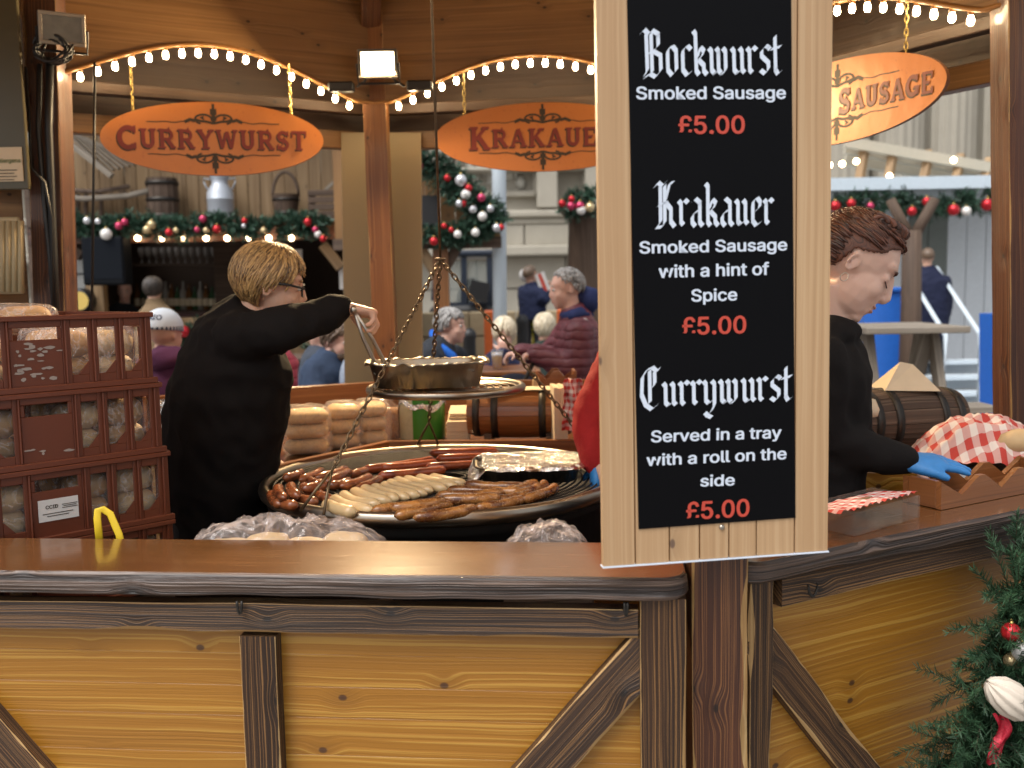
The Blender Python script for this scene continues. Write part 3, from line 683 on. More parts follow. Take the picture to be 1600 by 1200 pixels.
def oval_sign(word, cpx, cpy, Y, ang, W, H, ch, label, textw, cap):
    c = P(cpx, cpy, Y); ux_ = V((math.cos(ang), math.sin(ang), 0)); uy_ = V((0, 0, 1)); n_ = ux_.cross(uy_)
    root = empty('hanging_sign', c-UP*H/2, label, 'sign', 'oval painted signs hanging from the valances')
    poly = [(W/2*math.cos(t)*(1), H/2*math.sin(t)) for t in [2*math.pi*i/72 for i in range(72)]]
    m_ = MB(); m_.prism(poly, c, ux_, uy_, .018, 0, 1); build('board', m_, [M['oval'], M['ovaledge']], root)
    mb, sh, wt = slab_text(word, 1.0); sx = textw/wt
    for t, mt, nm, zz in ((sh, 'letdark', 'letter_shadow', .0), (mb, 'letred', 'lettering', .0)):
        t.v = [V((p.x*sx, (p.y-.5)*cap, p.z*1.0+.0006)) for p in t.v]; build(nm, place(t, c, ux_, uy_), M[mt], root)
    for f in (1, -1):
        o_ = ornament(W*.55, H*.255, f); o_.v = [V((p.x, p.y+f*cap*.62, p.z)) for p in o_.v]
        if f < 0:
            o_.f = [q[::-1] for q in o_.f]
        build('ornament', place(o_, c, ux_, uy_), M['letdark'], root)
    for x, top in ch:
        a = c+ux_*x+uy_*(H/2*math.sqrt(1-(2*x/W)**2)-.012)-n_*.009; m_ = MB(); chain_links(m_, V((a.x, a.y, top)), a, .030, .0022, .006); build('chain', m_, M['brasschain'], root)
    return root
W1 = .97
oval_sign('CURRYWURST', 335, 217, 4.28, R(13), W1*.965, .315, [(-.33, 2.60), (.33, 2.60)], 'oval orange sign lettered CURRYWURST hanging on two chains', .80, .105)
oval_sign('KRAKAUER', 848, 214, 4.52, R(-2), 1.0, .312, [(-.36, 2.585), (.36, 2.585)], 'oval orange sign lettered KRAKAUER partly hidden by the menu board', .68, .105)
oval_sign('GERMAN SAUSAGE', 1308, 160, 3.75, R(-61), .95, .31, [(-.30, 2.60), (.30, 2.60)], 'oval orange sign lettered SAUSAGE above the right-hand counter', .86, .095)
# ------------------------------------------------------------------ floodlights and cables
M['lamplit'] = glow('lit_flood_lens', (1.0, .78, .45), 16.0)
M['lens'] = plain('dull_lens', (.20, .17, .12), .15, .3, .4, 25)
M['lamphouse'] = plain('grey_lamp_housing', (.10, .09, .075), .5, .3)
def flood(c, face, label, lit, w_=.175, h_=.125, cable=True):
    face = V(face).normalized(); F = frame(face.cross(UP) if abs(face.z) < .9 else (1, 0, 0)); x = UP.cross(face).normalized(); y = face.cross(x).normalized(); c = V(c)
    F = Matrix((x, face, y)).transposed()
    root = empty('flood_lamp', c-UP*.09, label, 'floodlight')
    m_ = MB(); m_.box(c-face*.025, (w_, .04, h_), F, bev=.008); m_.box(c-face*.06, (w_*.62, .05, h_*.6), F, bev=.012); build('housing', m_, M['lamphouse'], root)
    m_ = MB()
    for sx, sy, a, b in ((0, 1, w_, .014), (0, -1, w_, .014), (1, 0, .014, h_-.028), (-1, 0, .014, h_-.028)):
        m_.box(c+x*sx*(w_/2-.007)+y*sy*(h_/2-.007)+face*.001, (a, .012, b), F, bev=.002)
    build('frame', m_, M['lamphouse'] if lit else plain('pale_lamp_frame', (.32, .28, .22), .5, .2), root)
    m_ = MB(); m_.box(c-face*.0045, (w_-.027, .003, h_-.027), F); build('lens', m_, M['lamplit'] if lit else M['lens'], root)
    m_ = MB(); m_.tube([c-x*(w_/2+.006), c-x*(w_/2+.006)-y*.085-face*.02, c+x*(w_/2+.006)-y*.085-face*.02, c+x*(w_/2+.006)], .006, 6, smooth=False); build('bracket', m_, M['blackplastic'], root)
    return root
lc = P(590, 99, 4.44)
flood(lc, (.0, -1, -.12), 'lit floodlight glowing warm white on the middle post', True)
ld = bpy.data.lights.new('flood_light', 'AREA'); ld.shape = 'RECTANGLE'; ld.size = .16; ld.size_y = .11; ld.energy = 72; ld.color = (1.0, .72, .40)
lo = bpy.data.objects.new('flood_light', ld); col.objects.link(lo); lo.location = lc+V((0, -.02, 0)); lo.rotation_euler = V((.03, -1, -.42)).to_track_quat('-Z', 'Y').to_euler()
flood(P(97, 45, 3.80), (.55, -1, -.30), 'unlit floodlight tilted down on the left post', False, .165, .12)
m_ = MB()
for i in range(7):
    c = P(82, 78, 3.82)+V((rnd.uniform(-.01, .01), 0, rnd.uniform(-.02, .02))); rr = rnd.uniform(.045, .075)
    m_.tube([c+V((rr*math.cos(t), .03*math.sin(t*2+i), rr*.75*math.sin(t))) for t in [j*math.pi/10 for j in range(20)]], .0055, 5, closed=True)
build('cable_coil', m_, M['blackplastic'], None, 'coiled black cable under the unlit floodlight', 'cable')
def cable(pts, r, label, name='cable', mat='blackplastic', grp=None):
    m_ = MB(); m_.tube(pts, r, 6); return build(name, m_, M[mat], None, label, 'cable', grp)
cable([P(62, 100, 3.85), P(60, 200, 3.86), P(68, 300, 3.86), P(78, 400, 3.86), P(88, 520, 3.86)], .011, 'slimmer black cable running down the left post beside the thickest one')
cable([P(78, 90, 3.85), P(76, 200, 3.86), P(80, 300, 3.86), P(84, 400, 3.86), P(88, 520, 3.86)], .016, 'thickest black cable running down the left post')
cable([P(40, 105, 3.85), P(46, 200, 3.86), P(50, 262, 3.84), P(70, 285, 3.83), P(80, 340, 3.84), P(83, 520, 3.85)], .007, 'black cable looping across the left post', grp=None)
cable([P(148, 97, 3.95), P(147, 230, 3.95), P(143, 520, 3.95)], .006, 'thin dark rod hanging from the left valance', 'hanging_rod')
for sx in (-1, 1):
    p0 = lc+V((sx*.05, .05, -.085)); m_ = MB(); m_.box(p0+V((sx*.13, .03, .0)), (.12, .05, .045), bev=.008); m_.tube([p0+V((sx*.06, .03, 0)), p0+V((sx*.02, .01, .02)), p0+V((0, -.0, .05))], .006, 6)
    build('lamp_connector', m_, M['blackplastic'], None, 'black cable connector box beside the lit floodlight', 'connector', 'connectors beside the lit floodlight')
# dark board and notice by the left post
m_ = MB(); a_ = P(-60, 140, 3.78); cc = P(-30, 140, 3.80); m_.box((cc.x, cc.y, P(0, 140, 3.8).z), (P(37, 140, 3.8).x*2-cc.x*2, .02, P(0, -30, 3.8).z-P(0, 287, 3.8).z), bev=.003)
db = build('dark_menu_board', m_, plain('dark_olive_board', (.075, .062, .030), .35, 0, .1, 3), None, 'dark menu board with white lettering at the left post', 'menu board')
t, w_ = blackletter('er', .075); o_ = P(-14, 108, 3.788); build('lettering', place(t, o_+V((0, -.003, 0)), V((1, 0, 0)), UP), M['white'], db)
m_ = MB(); c = P(3, 257, 3.785); m_.box(c, (.16, .003, .13)); nt_ = build('notice', m_, M['cream'], db)
t = text_mb('allergens', .030, .0006); build('lettering', place(t, P(14, 254, 3.781), V((1, 0, 0)), UP), plain('green_print', (.12, .16, .05), .6), nt_)
m_ = MB()
for i in range(4): m_.box(P(2, 266+i*5, 3.781), (.12-.02*(i % 2), .001, .003))
build('small_print', m_, M['letdark'], nt_)
m_ = MB()
for i in range(11): m_.tube([P(-62+i*9.5, 345, 3.80+.0005*i), P(-62+i*9.5, 456, 3.80+.0005*i)], .0125, 8)
m_.box(P(-15, 400, 3.815), (.25, .02, .30), bev=.006)
build('ribbed_heater', m_, plain('cream_ribbed_plastic', (.42, .34, .20), .5), None, 'cream ribbed plastic panel below the dark menu board', 'panel')
def copy_tree(o, parent=None):
    c = o.copy(); col.objects.link(c); c.parent = parent
    for ch in list(o.children): copy_tree(ch, c)
    return c
def blob(mb, c, r, amp=.15, fr=3.0, n=16, seed=0.0, rot=None, mat=0, pinch=None):
    """lumpy ellipsoid"""
    rr = V(r) if isinstance(r, (tuple, list)) else V((r, r, r)); k0 = len(mb.v); mb.sphere((0, 0, 0), 1.0, n, mat); c = V(c)
    for i in range(k0, len(mb.v)):
        p = mb.v[i]; d = 1+amp*(mnoise.noise(p*fr+V((seed, seed*1.7, 0)))); q = V((p.x*rr.x*d, p.y*rr.y*d, p.z*rr.z*d))
        mb.v[i] = c+(rot @ q if rot else q)
    return mb
# ------------------------------------------------------------------ the swing grill
G = V((-.225, 2.96, 1.01)); GR = .54
M['rim'] = plain('grill_rim_steel', (.33, .285, .23), .30, 1.0, .25, 14, .08)
def circ(c, r, n, z=0.0): return [V((c.x+r*math.cos(2*math.pi*i/n), c.y+r*math.sin(2*math.pi*i/n), c.z+z)) for i in range(n)]
grill = empty('swing_grill', V((G.x, G.y, .10)), 'large round charcoal swing grill hanging on chains', 'grill')
m_ = MB(); m_.tube(circ(G, GR, 96), [(.016, .022)]*96, 10, closed=True); build('rim', m_, M['rim'], grill)
m_ = MB(); m_.lathe([(GR-.012, -.012), (GR-.006, -.045), (.50, -.06), (.495, -.25), (.42, -.33), (0, -.33)], G, n=64); m_.lathe([(GR-.03, -.02), (.47, -.10), (0, -.12)], G, n=48)
build('fire_pan', m_, M['blackmetal'], grill)
m_ = MB(); m_.lathe([(.06, -.91), (.06, -.33)], G, n=16); m_.lathe([(.30, -.91), (.28, -.89), (.06, -.86)], G, n=32); build('pedestal', m_, M['blackmetal'], grill)
m_ = MB()
for i in range(25): m_.tube(circ(G, .075+i*.0182, 72, .004), .0033, 5, closed=True)
for a in range(6): d = V((math.cos(a*math.pi/3+.3), math.sin(a*math.pi/3+.3), 0)); m_.tube([G+d*.06-UP*.004, G+d*.525-UP*.004], .005, 5)
build('grate', m_, plain('grate_iron', (.040, .033, .027), .6, .35, .3, 30), grill, kind='stuff')
m_ = MB()
for i in range(140):
    a, q = rnd.uniform(0, 6.28), .44*math.sqrt(rnd.random()); blob(m_, G+V((q*math.cos(a), q*math.sin(a), -.10)), rnd.uniform(.014, .026), .35, 2, 6, i)
build('charcoal', m_, plain('charcoal', (.012, .011, .010), .8), grill, kind='stuff')
ZT = P(697, 606, G.y).z; RT = .235; U0 = V((P(697, 600, G.y).x, G.y, ZT))
m_ = MB(); m_.tube(circ(U0, RT, 72), .0125, 10, closed=True)
pa = P(800, 596, 2.9); build('upper_ring', m_, M['rim'], grill)
m_ = MB()
for i in range(9): m_.tube(circ(U0, .03+i*.0235, 48), .0032, 5, closed=True)
for a in range(3): d = V((math.cos(a*2.1), math.sin(a*2.1), 0)); m_.tube([U0-d*RT-UP*.006, U0+d*RT-UP*.006], .004, 5)
build('upper_grate', m_, M['rim'], grill, kind='stuff')
AP = P(688, 405, G.y)
for (px, py, Y, r_) in ((487, 797, None, 0), (942, 722, None, 0), (668, 694, None, 0)):
    e = PZ(px, py, 1.03); m_ = MB(); h = AP+(e-AP)*.86; chain_links(m_, AP, h, .027, .0024, .0066, 5)
    build('chain', m_, M['chain'], grill); m_ = MB(); tdir = V((-(e-G).y, (e-G).x, 0)).normalized()
    for s_ in (-1, 1): m_.tube([h, h+(e-h)*.5+tdir*s_*.02, e+tdir*s_*.042-UP*.008], .0042, 6)
    build('chain_fork', m_, M['chain'], grill)
m_ = MB(); m_.tube([AP, V((AP.x-.02, AP.y, 3.9))], .004, 6); m_.tube(circ(AP, .014, 10, .0), .004, 5, closed=True); build('suspension_cable', m_, M['chain'], grill)
# ------------------------------------------------------------------ sausages
def saus_mat(name, base, char, gloss=.25, charamt=.5, pale=None, cs=18):
    k = NT(name); g = k.nd('Attribute', attribute_name='gc').outputs['Vector']; oi = k.nd('ObjectInfo').outputs['Random']
    co = k.nd('VectorMath', {0: g, 1: k.nd('CombineXYZ', {0: k.math('MULTIPLY', oi, 40.0), 1: oi, 2: oi}).outputs[0]}, operation='ADD').outputs[0]
    n = k.noise(k.nd('Mapping', {'Vector': co, 'Scale': (1, 2.2, 2.2)}).outputs[0], cs, 4, .6, .4); n2 = k.noise(co, 140, 3)
    c = k.mix(k.noise(co, 9, 2), tuple(v*.8 for v in base), tuple(min(1, v*1.2) for v in base))
    c = k.mix(k.ramp(n, [(.62-charamt*.28, 0.0), (.80-charamt*.22, 1.0)]), c, char)
    if pale: c = k.mix(k.ramp(n2, [(.60, 0.0), (.68, .5)]), c, pale)
    k.set(Base_Color=c, Roughness=k.math('ADD', k.math('MULTIPLY', n2, .2), gloss-.08), Coat_Weight=.35, Coat_Roughness=.16, Subsurface_Weight=.08, Subsurface_Radius=(.01, .004, .002)); k.bump(k.math('ADD', n, k.math('MULTIPLY', n2, .4)), .25, .004); return k.m
M['s_white'] = saus_mat('pale_bratwurst_skin', (.56, .40, .21), (.42, .25, .10), .32, .15)
M['s_brown'] = saus_mat('browned_bratwurst_skin', (.40, .17, .045), (.10, .030, .010), .24, .85, (.52, .30, .12))
M['s_red'] = saus_mat('red_frankfurter_skin', (.36, .075, .022), (.12, .020, .008), .22, .5)
M['s_dark'] = saus_mat('smoked_sausage_skin', (.25, .075, .026), (.075, .020, .010), .22, .55)
def sausage_mesh(name, L, r, bend, mat, wr=.0, seed=0):
    """curved link with rounded, pinched ends, lying along local x"""
    mb = MB(); n = 22; pts, rad = [], []
    for i in range(n+1):
        t = i/n; x = (t-.5)*L; e = min(t, 1-t)*L; q = math.sqrt(max(0, 1-(max(0, r*1.15-e)/(r*1.15))**2))
        pts.append((x, bend*((2*t-1)**2-.4), 0)); rad.append(max(.0022, r*q*(1+wr*nz(t*7, seed, 2)+.05*nz(t*2.5, seed))))
    pts[0] = (pts[0][0]-.003, pts[0][1], 0); pts[-1] = (pts[-1][0]+.003, pts[-1][1], 0)
    mb.tube(pts, rad, 14)
    for i, p in enumerate(mb.v): mb.v[i] = V((p.x, p.y+wr*.3*r*nz(p.x*40, p.z*50, seed), p.z+wr*.4*r*nz(p.x*50, p.y*60, seed+3)))
    return to_mesh(name, mb, mat)
SM = {k: [sausage_mesh('sausage', L, r, b*(.7+.3*i), M[mt], wr, i*3.7+1) for i in range(4)] for k, L, r, b, mt, wr in
      (('w', .165, .0168, .016, 's_white', .05), ('b', .20, .0150, .012, 's_brown', .16), ('r', .235, .0145, .010, 's_red', .05), ('d', .125, .0150, .010, 's_dark', .10))}
NATL = {'w': .165, 'b': .20, 'r': .235, 'd': .125}
INFO = {'w': ('pale white bratwurst lying in the neat row on the grate', 'pale bratwursts in a row on the grill'),
        'b': ('browned blistered bratwurst on the front of the grate', 'browned bratwursts on the grill'),
        'r': ('long shiny red sausage at the back of the grate', 'long red sausages on the grill'),
        'd': ('short dark smoked sausage in the heap by the left rim', 'dark smoked sausages heaped on the grill')}
def crop5(x, y): return 400+x/2.857, 660+y/2.857
cnt = {}
def sausage(kd, x0, y0, x1, y1, lift=0.0, flip=0):
    z = G.z+.0215+lift; a = PZ(*crop5(x0, y0), z); b = PZ(*crop5(x1, y1), z); L = (b-a).length; i = cnt.get(kd, 0); cnt[kd] = i+1
    o = bpy.data.objects.new('sausage', SM[kd][i % 4]); col.objects.link(o); o.location = (a+b)/2
    s_ = min(1.25, max(.78, L/NATL[kd])); d = b-a
    o.rotation_euler = (rnd.uniform(-.3, .3) if not flip else math.pi, 0, math.atan2(d.y, d.x)); o.scale = (s_, .95+.1*rnd.random(), .95+.1*rnd.random())
    tag(o, INFO[kd][0], 'sausage', INFO[kd][1])
for q in ((300,366,432,404),(332,343,508,396),(372,326,535,374),(420,308,582,354),(470,298,625,346),(515,290,668,338),(555,282,710,330),(575,268,748,322),(606,256,788,310),(655,256,838,298),(712,247,884,288),(772,245,922,276)): sausage('w', *q)
for k_, q in enumerate(((520,396,838,352),(628,418,892,362),(712,428,990,384),(806,330,1110,318),(852,304,1190,312),(930,278,1204,288),(990,384,1196,346),(1200,346,1350,288),(1160,326,1300,276),(1120,310,1255,270),(820,346,1090,338),(640,380,820,356),(1040,352,1200,330))): sausage('b', *q, lift=.012 if k_ in (10, 11) else 0.0)
for q in ((482,212,800,168),(548,240,850,212),(776,136,1080,130),(806,162,1078,152),(816,196,955,188),(560,205,812,180)): sausage('r', *q)
for k_, q in enumerate(((62,316,104,372),(92,282,122,346),(148,270,182,340),(112,350,160,372),(138,248,200,228),(186,266,318,208),(264,252,424,206),(312,268,432,216),(350,250,502,214),(372,292,530,238),(430,296,566,252),(208,286,244,318),(232,262,300,286),(280,316,318,340),(192,340,244,352),(150,310,196,345),(216,300,300,270),(335,285,420,262))): sausage('d', *q, lift=(.020 if k_ in (1, 2, 12, 16) else (.012 if k_ in (7, 9) else 0)))
# ------------------------------------------------------------------ foil trays
def foil_mat(name, c=(.80, .78, .74)):
    k = NT(name); co = k.coord(attr=None); v = k.nd('TexVoronoi', {'Vector': co, 'Scale': 22.0}, feature='F1').outputs['Distance']; n = k.noise(co, 60, 3, .6, 1.0)
    k.set(Base_Color=c, Metallic=1.0, Roughness=.13); k.bump(k.math('ADD', v, k.math('MULTIPLY', n, .6)), 1.0, .018); return k.m
M['foil'] = foil_mat('crumpled_foil'); M['tray_alu'] = plain('thin_aluminium_tray', (.34, .30, .24), .35, 1.0, .25, 25, .15)
def tray(c, lx, ly, h, ang, label, cat_name, rim=.012, pleat=72, flare=1.12, wav=.004):
    rt = Matrix.Rotation(ang, 3, 'Z'); m_ = MB(); n = pleat*2
    def ring(s_, z, pl, jit=0.0):
        out = []
        for i in range(n):
            t = 2*math.pi*i/n; e = 4.0; ct, st = math.cos(t), math.sin(t); q = (abs(ct)**e+abs(st)**e)**(-1/e); k = 1+(pl if i % 2 else -pl)
            out.append(V(c)+rt @ V((lx/2*q*ct*s_*k, ly/2*q*st*s_*k, z+jit*nz(i*.35, z*9, 2))))
        return out
    rs = [ring(.0, .0015, 0), ring(.86, .0015, 0), ring(.89, .004, .006), ring(.98, h*.93, .008), ring(1.0, h, .004, wav), ring(flare, h+.001, .006, wav*2.2), ring(flare+.012, h-.005, .0, wav*2.2), ring(1.012, h-.004, .004, wav), ring(.995, h*.9, .008), ring(.905, .0, .006), ring(.0, .0, 0)]
    vs = [p for q in rs for p in q]; m_.add(vs, [(i*n+k, i*n+(k+1) % n, (i+1)*n+(k+1) % n, (i+1)*n+k) for i in range(len(rs)-1) for k in range(n)], 0, None, True)
    return m_
cu = P(668, 590, 2.93); cu.z = ZT+.014
root = empty('foil_tray', cu, 'open foil roasting tray on the upper grill ring', 'foil tray')
build('tray', tray(cu, .345, .25, .074, R(6), '', '', wav=.0045, flare=1.09, pleat=90), M['tray_alu'], root)
m_ = MB(); m_.grid(40, 30, lambda u, v: cu+V(((u-.5)*.30, (v-.5)*.20, .046+.016*nz(u*9, v*9, 1)+.008*nz(u*25, v*25, 4)))); build('foil_lining', m_, M['foil'], root)
cg = PZ(826, 742, G.z+.012); cg.z = G.z+.008
root = empty('covered_foil_tray', cg, 'foil tray covered with crumpled foil on the grill grate', 'foil tray')
build('tray', tray(cg, .315, .26, .048, R(2), '', '', flare=1.05, wav=.002, pleat=90), M['tray_alu'], root)
def cover(u, v):
    x, y = (u-.5)*2, (v-.5)*2; e = max(abs(x), abs(y)); r_ = (abs(x)**4+abs(y)**4)**.25 or 1e-6; q = e/r_ if r_ else 1
    p = V((x*q*.178, y*q*.146, .053+.006*abs(nz(x*3, y*3, 7))+.004*abs(nz(x*8, y*8, 3))+.0015*nz(x*26, y*26, 3)))
    if e > .93: p.z -= (e-.93)*.16*(1+.5*nz(x*5, y*5))
    if x < -.78 and y < .2: p.x -= (-.78-x)*.05; p.z -= (-.78-x)*.22*(1-abs(y+.4)*.6)
    return cg+p
m_ = MB(); m_.grid(70, 56, cover); build('foil_cover', m_, M['foil'], root)
# ------------------------------------------------------------------ inner counter and what stands on it
ZS = 1.03
ic = [V((-1.75, 3.66, 0)), V((-.86, 3.38, 0)), PZ(430, 730, ZS), PZ(607, 692, ZS), PZ(900, 690, ZS), V((1.05, 3.42, 0))]
for p_ in ic: p_.z = ZS
def perim(t, k): q = Q[k]+(Q[k+1]-Q[k])*t; return V((q.x, q.y, ZS))
ob = [perim(.06, 0), perim(.3, 0), perim(.6, 0), perim(1, 0)+V((0, -.03, 0)), perim(.5, 1), perim(.95, 1)]
NI = len(ic)
inner = empty('inner_counter', V((-.3, 3.7, .1)), 'brown wooden work counter behind the grill with raised lip', 'counter')
m_ = MB(); lo_ = [p_-UP*.03 for p_ in ic+ob[::-1]]; m_.add(lo_+[p_-UP*.03 for p_ in lo_], [tuple(range(2*NI)), tuple(range(4*NI-1, 2*NI-1, -1))]+[(i, 2*NI+i, 2*NI+(i+1) % (2*NI), (i+1) % (2*NI)) for i in range(2*NI)])
build('top', m_, M['top'], inner)
for i in range(NI-1):
    a_, b_ = ic[i], ic[i+1]; m_ = MB(); m_.bar(a_-UP*.022, b_-UP*.022, .022, .062, bev=.003); build('lip', m_, M['tray'], inner)
    m_ = MB(); q = (b_-a_).normalized(); nn_ = V((-q.y, q.x, 0)); m_.box((a_+b_)/2+nn_*.04-UP*.50, ((b_-a_).length, .02, .86), frame(q)); build('front_board', m_, M['pine'], inner)
    a_, b_ = ob[i], ob[i+1]; m_ = MB(); m_.bar(a_+UP*.05, b_+UP*.05, .03, .16, bev=.003); build('back_lip', m_, M['tray'], inner)
    q = (b_-a_).normalized(); m_ = MB(); m_.box((a_+b_)/2-UP*.50, ((b_-a_).length, .02, .95), frame(q)); build('back_board', m_, M['roofwood'], inner)
M['bagfilm'] = film('pinkish_bag_film', (.92, .78, .72), .07, .24, .30); M['film'] = film('clear_plastic_film', (.93, .84, .80), .08, .34); M['filmthin'] = film('thin_bag_film', (.93, .9, .88), .10, .22)
def bread_mat(name, c0, c1):
    k = NT(name); co = k.coord(attr=None); n = k.noise(co, 14, 4); n2 = k.noise(co, 120, 3); z = k.nd('SeparateXYZ', {0: k.nd('TexCoord').outputs['Normal']}).outputs[2]
    k.set(Base_Color=k.mix(k.ramp(n, [(.3, 0.0), (.7, 1.0)]), c0, c1), Roughness=.65, Subsurface_Weight=.1, Subsurface_Radius=(.01, .006, .003)); k.bump(n2, .2, .003); return k.m
M['bread'] = bread_mat('pale_bread_crust', (.52, .34, .165), (.61, .43, .23)); M['breadb'] = bread_mat('golden_bread_crust', (.36, .18, .055), (.46, .265, .10))
def roll(mb, c, l, r, ang=0.0, seed=0.0, ry=1.0):
    rt = Matrix.Rotation(ang, 3, 'Z'); pts = [V(c)+rt @ V(((i/12-.5)*l, 0, 0)) for i in range(13)]
    rad = [(max(.004, r*ry*math.sqrt(max(0, 1-(abs(i/12-.5)*2)**4.5))*(1+.10*nz(i*.5, seed))), max(.004, r*math.sqrt(max(0, 1-(abs(i/12-.5)*2)**4.5)))*(1+.10*nz(i*.4, seed+5))) for i in range(13)]
    mb.tube(pts, rad, 14); return mb
def bread_bag(c, dx, dy, dz, ang, nx, nz_, label, grp, mat='bread', seed=0.0, filmname='film'):
    """clear bag around a block of rolls"""
    c = V(c); rt = Matrix.Rotation(ang, 3, 'Z'); root = empty('bread_bag', c, label, 'bread bag', grp, ang)
    for i in range(nx):
        for j in range(nz_):
            q = c+rt @ V(((i-(nx-1)/2)*dx, rnd.uniform(-.006, .006), dz*(j+.5)*.96)); m_ = MB(); roll(m_, q, dx*1.02, dz*.52, ang+rnd.uniform(-.05, .05), seed+i*3+j, dy/dz*.9); build('bread_roll', m_, M[mat], root)
    m_ = MB(); W_, H_ = dx*nx/2+.010, dz*nz_/2
    def sh(u, v):
        t = u*2*math.pi; f = (v-.5)*math.pi; ct, st, cf, sf = math.cos(t), math.sin(t), math.cos(f), math.sin(f); e = .45
        pw = lambda x: math.copysign(abs(x)**e, x); k = 1+.05*nz(ct*3+seed, st*3, sf*4)+.03*nz(ct*8+seed, st*8, sf*9)
        return c+rt @ V((pw(cf)*pw(ct)*W_*k, pw(cf)*pw(st)*(dy*.56+.008)*k, H_+pw(sf)*(H_+.007)*k))
    m_.grid(40, 24, sh, closeu=True); build('film', m_, M[filmname], root); return root
def at(px, py, z): return PZ(px, py, z)
zb = ZS-.028
bg = 'bags of bread rolls on the inner counter'
for (px, py, dx, nxx, lab, sd_) in ((474, 712, .165, 1, 'clear bag of long pale rolls beside the grill worker', 1), (533, 703, .125, 1, 'clear bag of rolls in the middle of the bread stack', 2), (579, 698, .115, 1, 'clear bag of rolls next to the bag of fried onions', 3)):
    c = at(px, py, zb); c.y += .06; bread_bag(c, dx, .13, .058, R(18), nxx, 3, lab, bg, 'bread', sd_*5.0, 'filmthin')
c = at(560, 712, ZS+.0); c = P(565, 722, 3.42); root = None
m_ = MB(); roll(m_, P(586, 711, 3.50)+V((0, -.06, 0)), .13, .026, R(12), 4); build('bread_roll', m_, M['bread'], None, 'single white roll lying behind the grill rim', 'bread')
m_ = MB(); lip = P(560, 740, 3.40); m_.box(P(586, 728, 3.46), (.22, .14, .03), frame(V((.9, .25, 0)))); build('steel_ledge', m_, M['tray'], inner)
# bag of fried onions
c = at(604, 690, zb); c.y += .08; root = empty('onion_bag', c, 'clear bag of fried onions beside the green can', 'food bag')
m_ = MB(); m_.lathe([(0, 0), (.045, .004), (.052, .04), (.050, .09), (.040, .125), (.0, .128)], c, n=20, sy=.8); build('fried_onions', m_, saus_mat('fried_onions', (.42, .19, .06), (.15, .06, .02), .5, .6, (.55, .32, .14), 60), root)
m_ = MB(); m_.lathe([(.048, 0), (.056, .04), (.054, .09), (.040, .13), (.018, .15), (.030, .175), (.045, .185)], c, n=28, sy=.85)
for i, p_ in enumerate(m_.v): m_.v[i] = p_+V((nz(p_.x*60, p_.z*40)*.006, nz(p_.y*60, p_.z*40, 3)*.006, 0))
build('film', m_, M['filmthin'], root)
# green can
c = at(657, 690, zb); c.y += .10; cr = 36*pxm(c.y)*1.0; root = empty('food_can', c, 'large green and white food can topped with foil', 'can')
prof = [(0, 0), (cr*.97, 0), (cr, .004)]+[(cr*(1-.012*(i % 2)), .012+i*.0085) for i in range(18)]+[(cr, .172), (cr*.985, .176), (0, .174)]
m_ = MB(); m_.lathe(prof, c, n=48)
kk = NT('green_can_label'); co = kk.coord(attr=None); sx_ = kk.nd('SeparateXYZ', {0: co}).outputs[0]; nn2 = kk.noise(co, 70, 2)
kk.set(Base_Color=kk.mix(kk.math('GREATER_THAN', sx_, -.030), kk.mix(nn2, (.55, .52, .38), (.40, .40, .26)), (.045, .22, .025)), Roughness=.3); build('can', m_, kk.m, root)
m_ = MB(); m_.grid(36, 14, lambda u, v: c+V((math.cos(u*6.283)*cr*(v*1.06), math.sin(u*6.283)*cr*(v*1.06), .182-(max(0, v-.85)*.35*(1+1.2*nz(u*9, 2)))+.006*nz(u*14, v*5)))); build('foil_lid', m_, M['foil'], root)
# napkins
c = at(716, 690, zb); c.y += .05; m_ = MB()
for i in range(12): m_.box(c+V((rnd.uniform(-.003, .003), rnd.uniform(-.003, .003), .004+i*.0066)), (.088, .10, .0058), Matrix.Rotation(rnd.uniform(-.05, .05), 3, 'Z'))
for i in range(3): m_.box(c+V((.004*i, .03, .09+.012*i)), (.085, .08, .008), Matrix.Rotation(R(18), 3, 'X'))
build('napkin_stack', m_, M['cream'], None, 'stack of cream paper napkins beside the barrel', 'napkins')
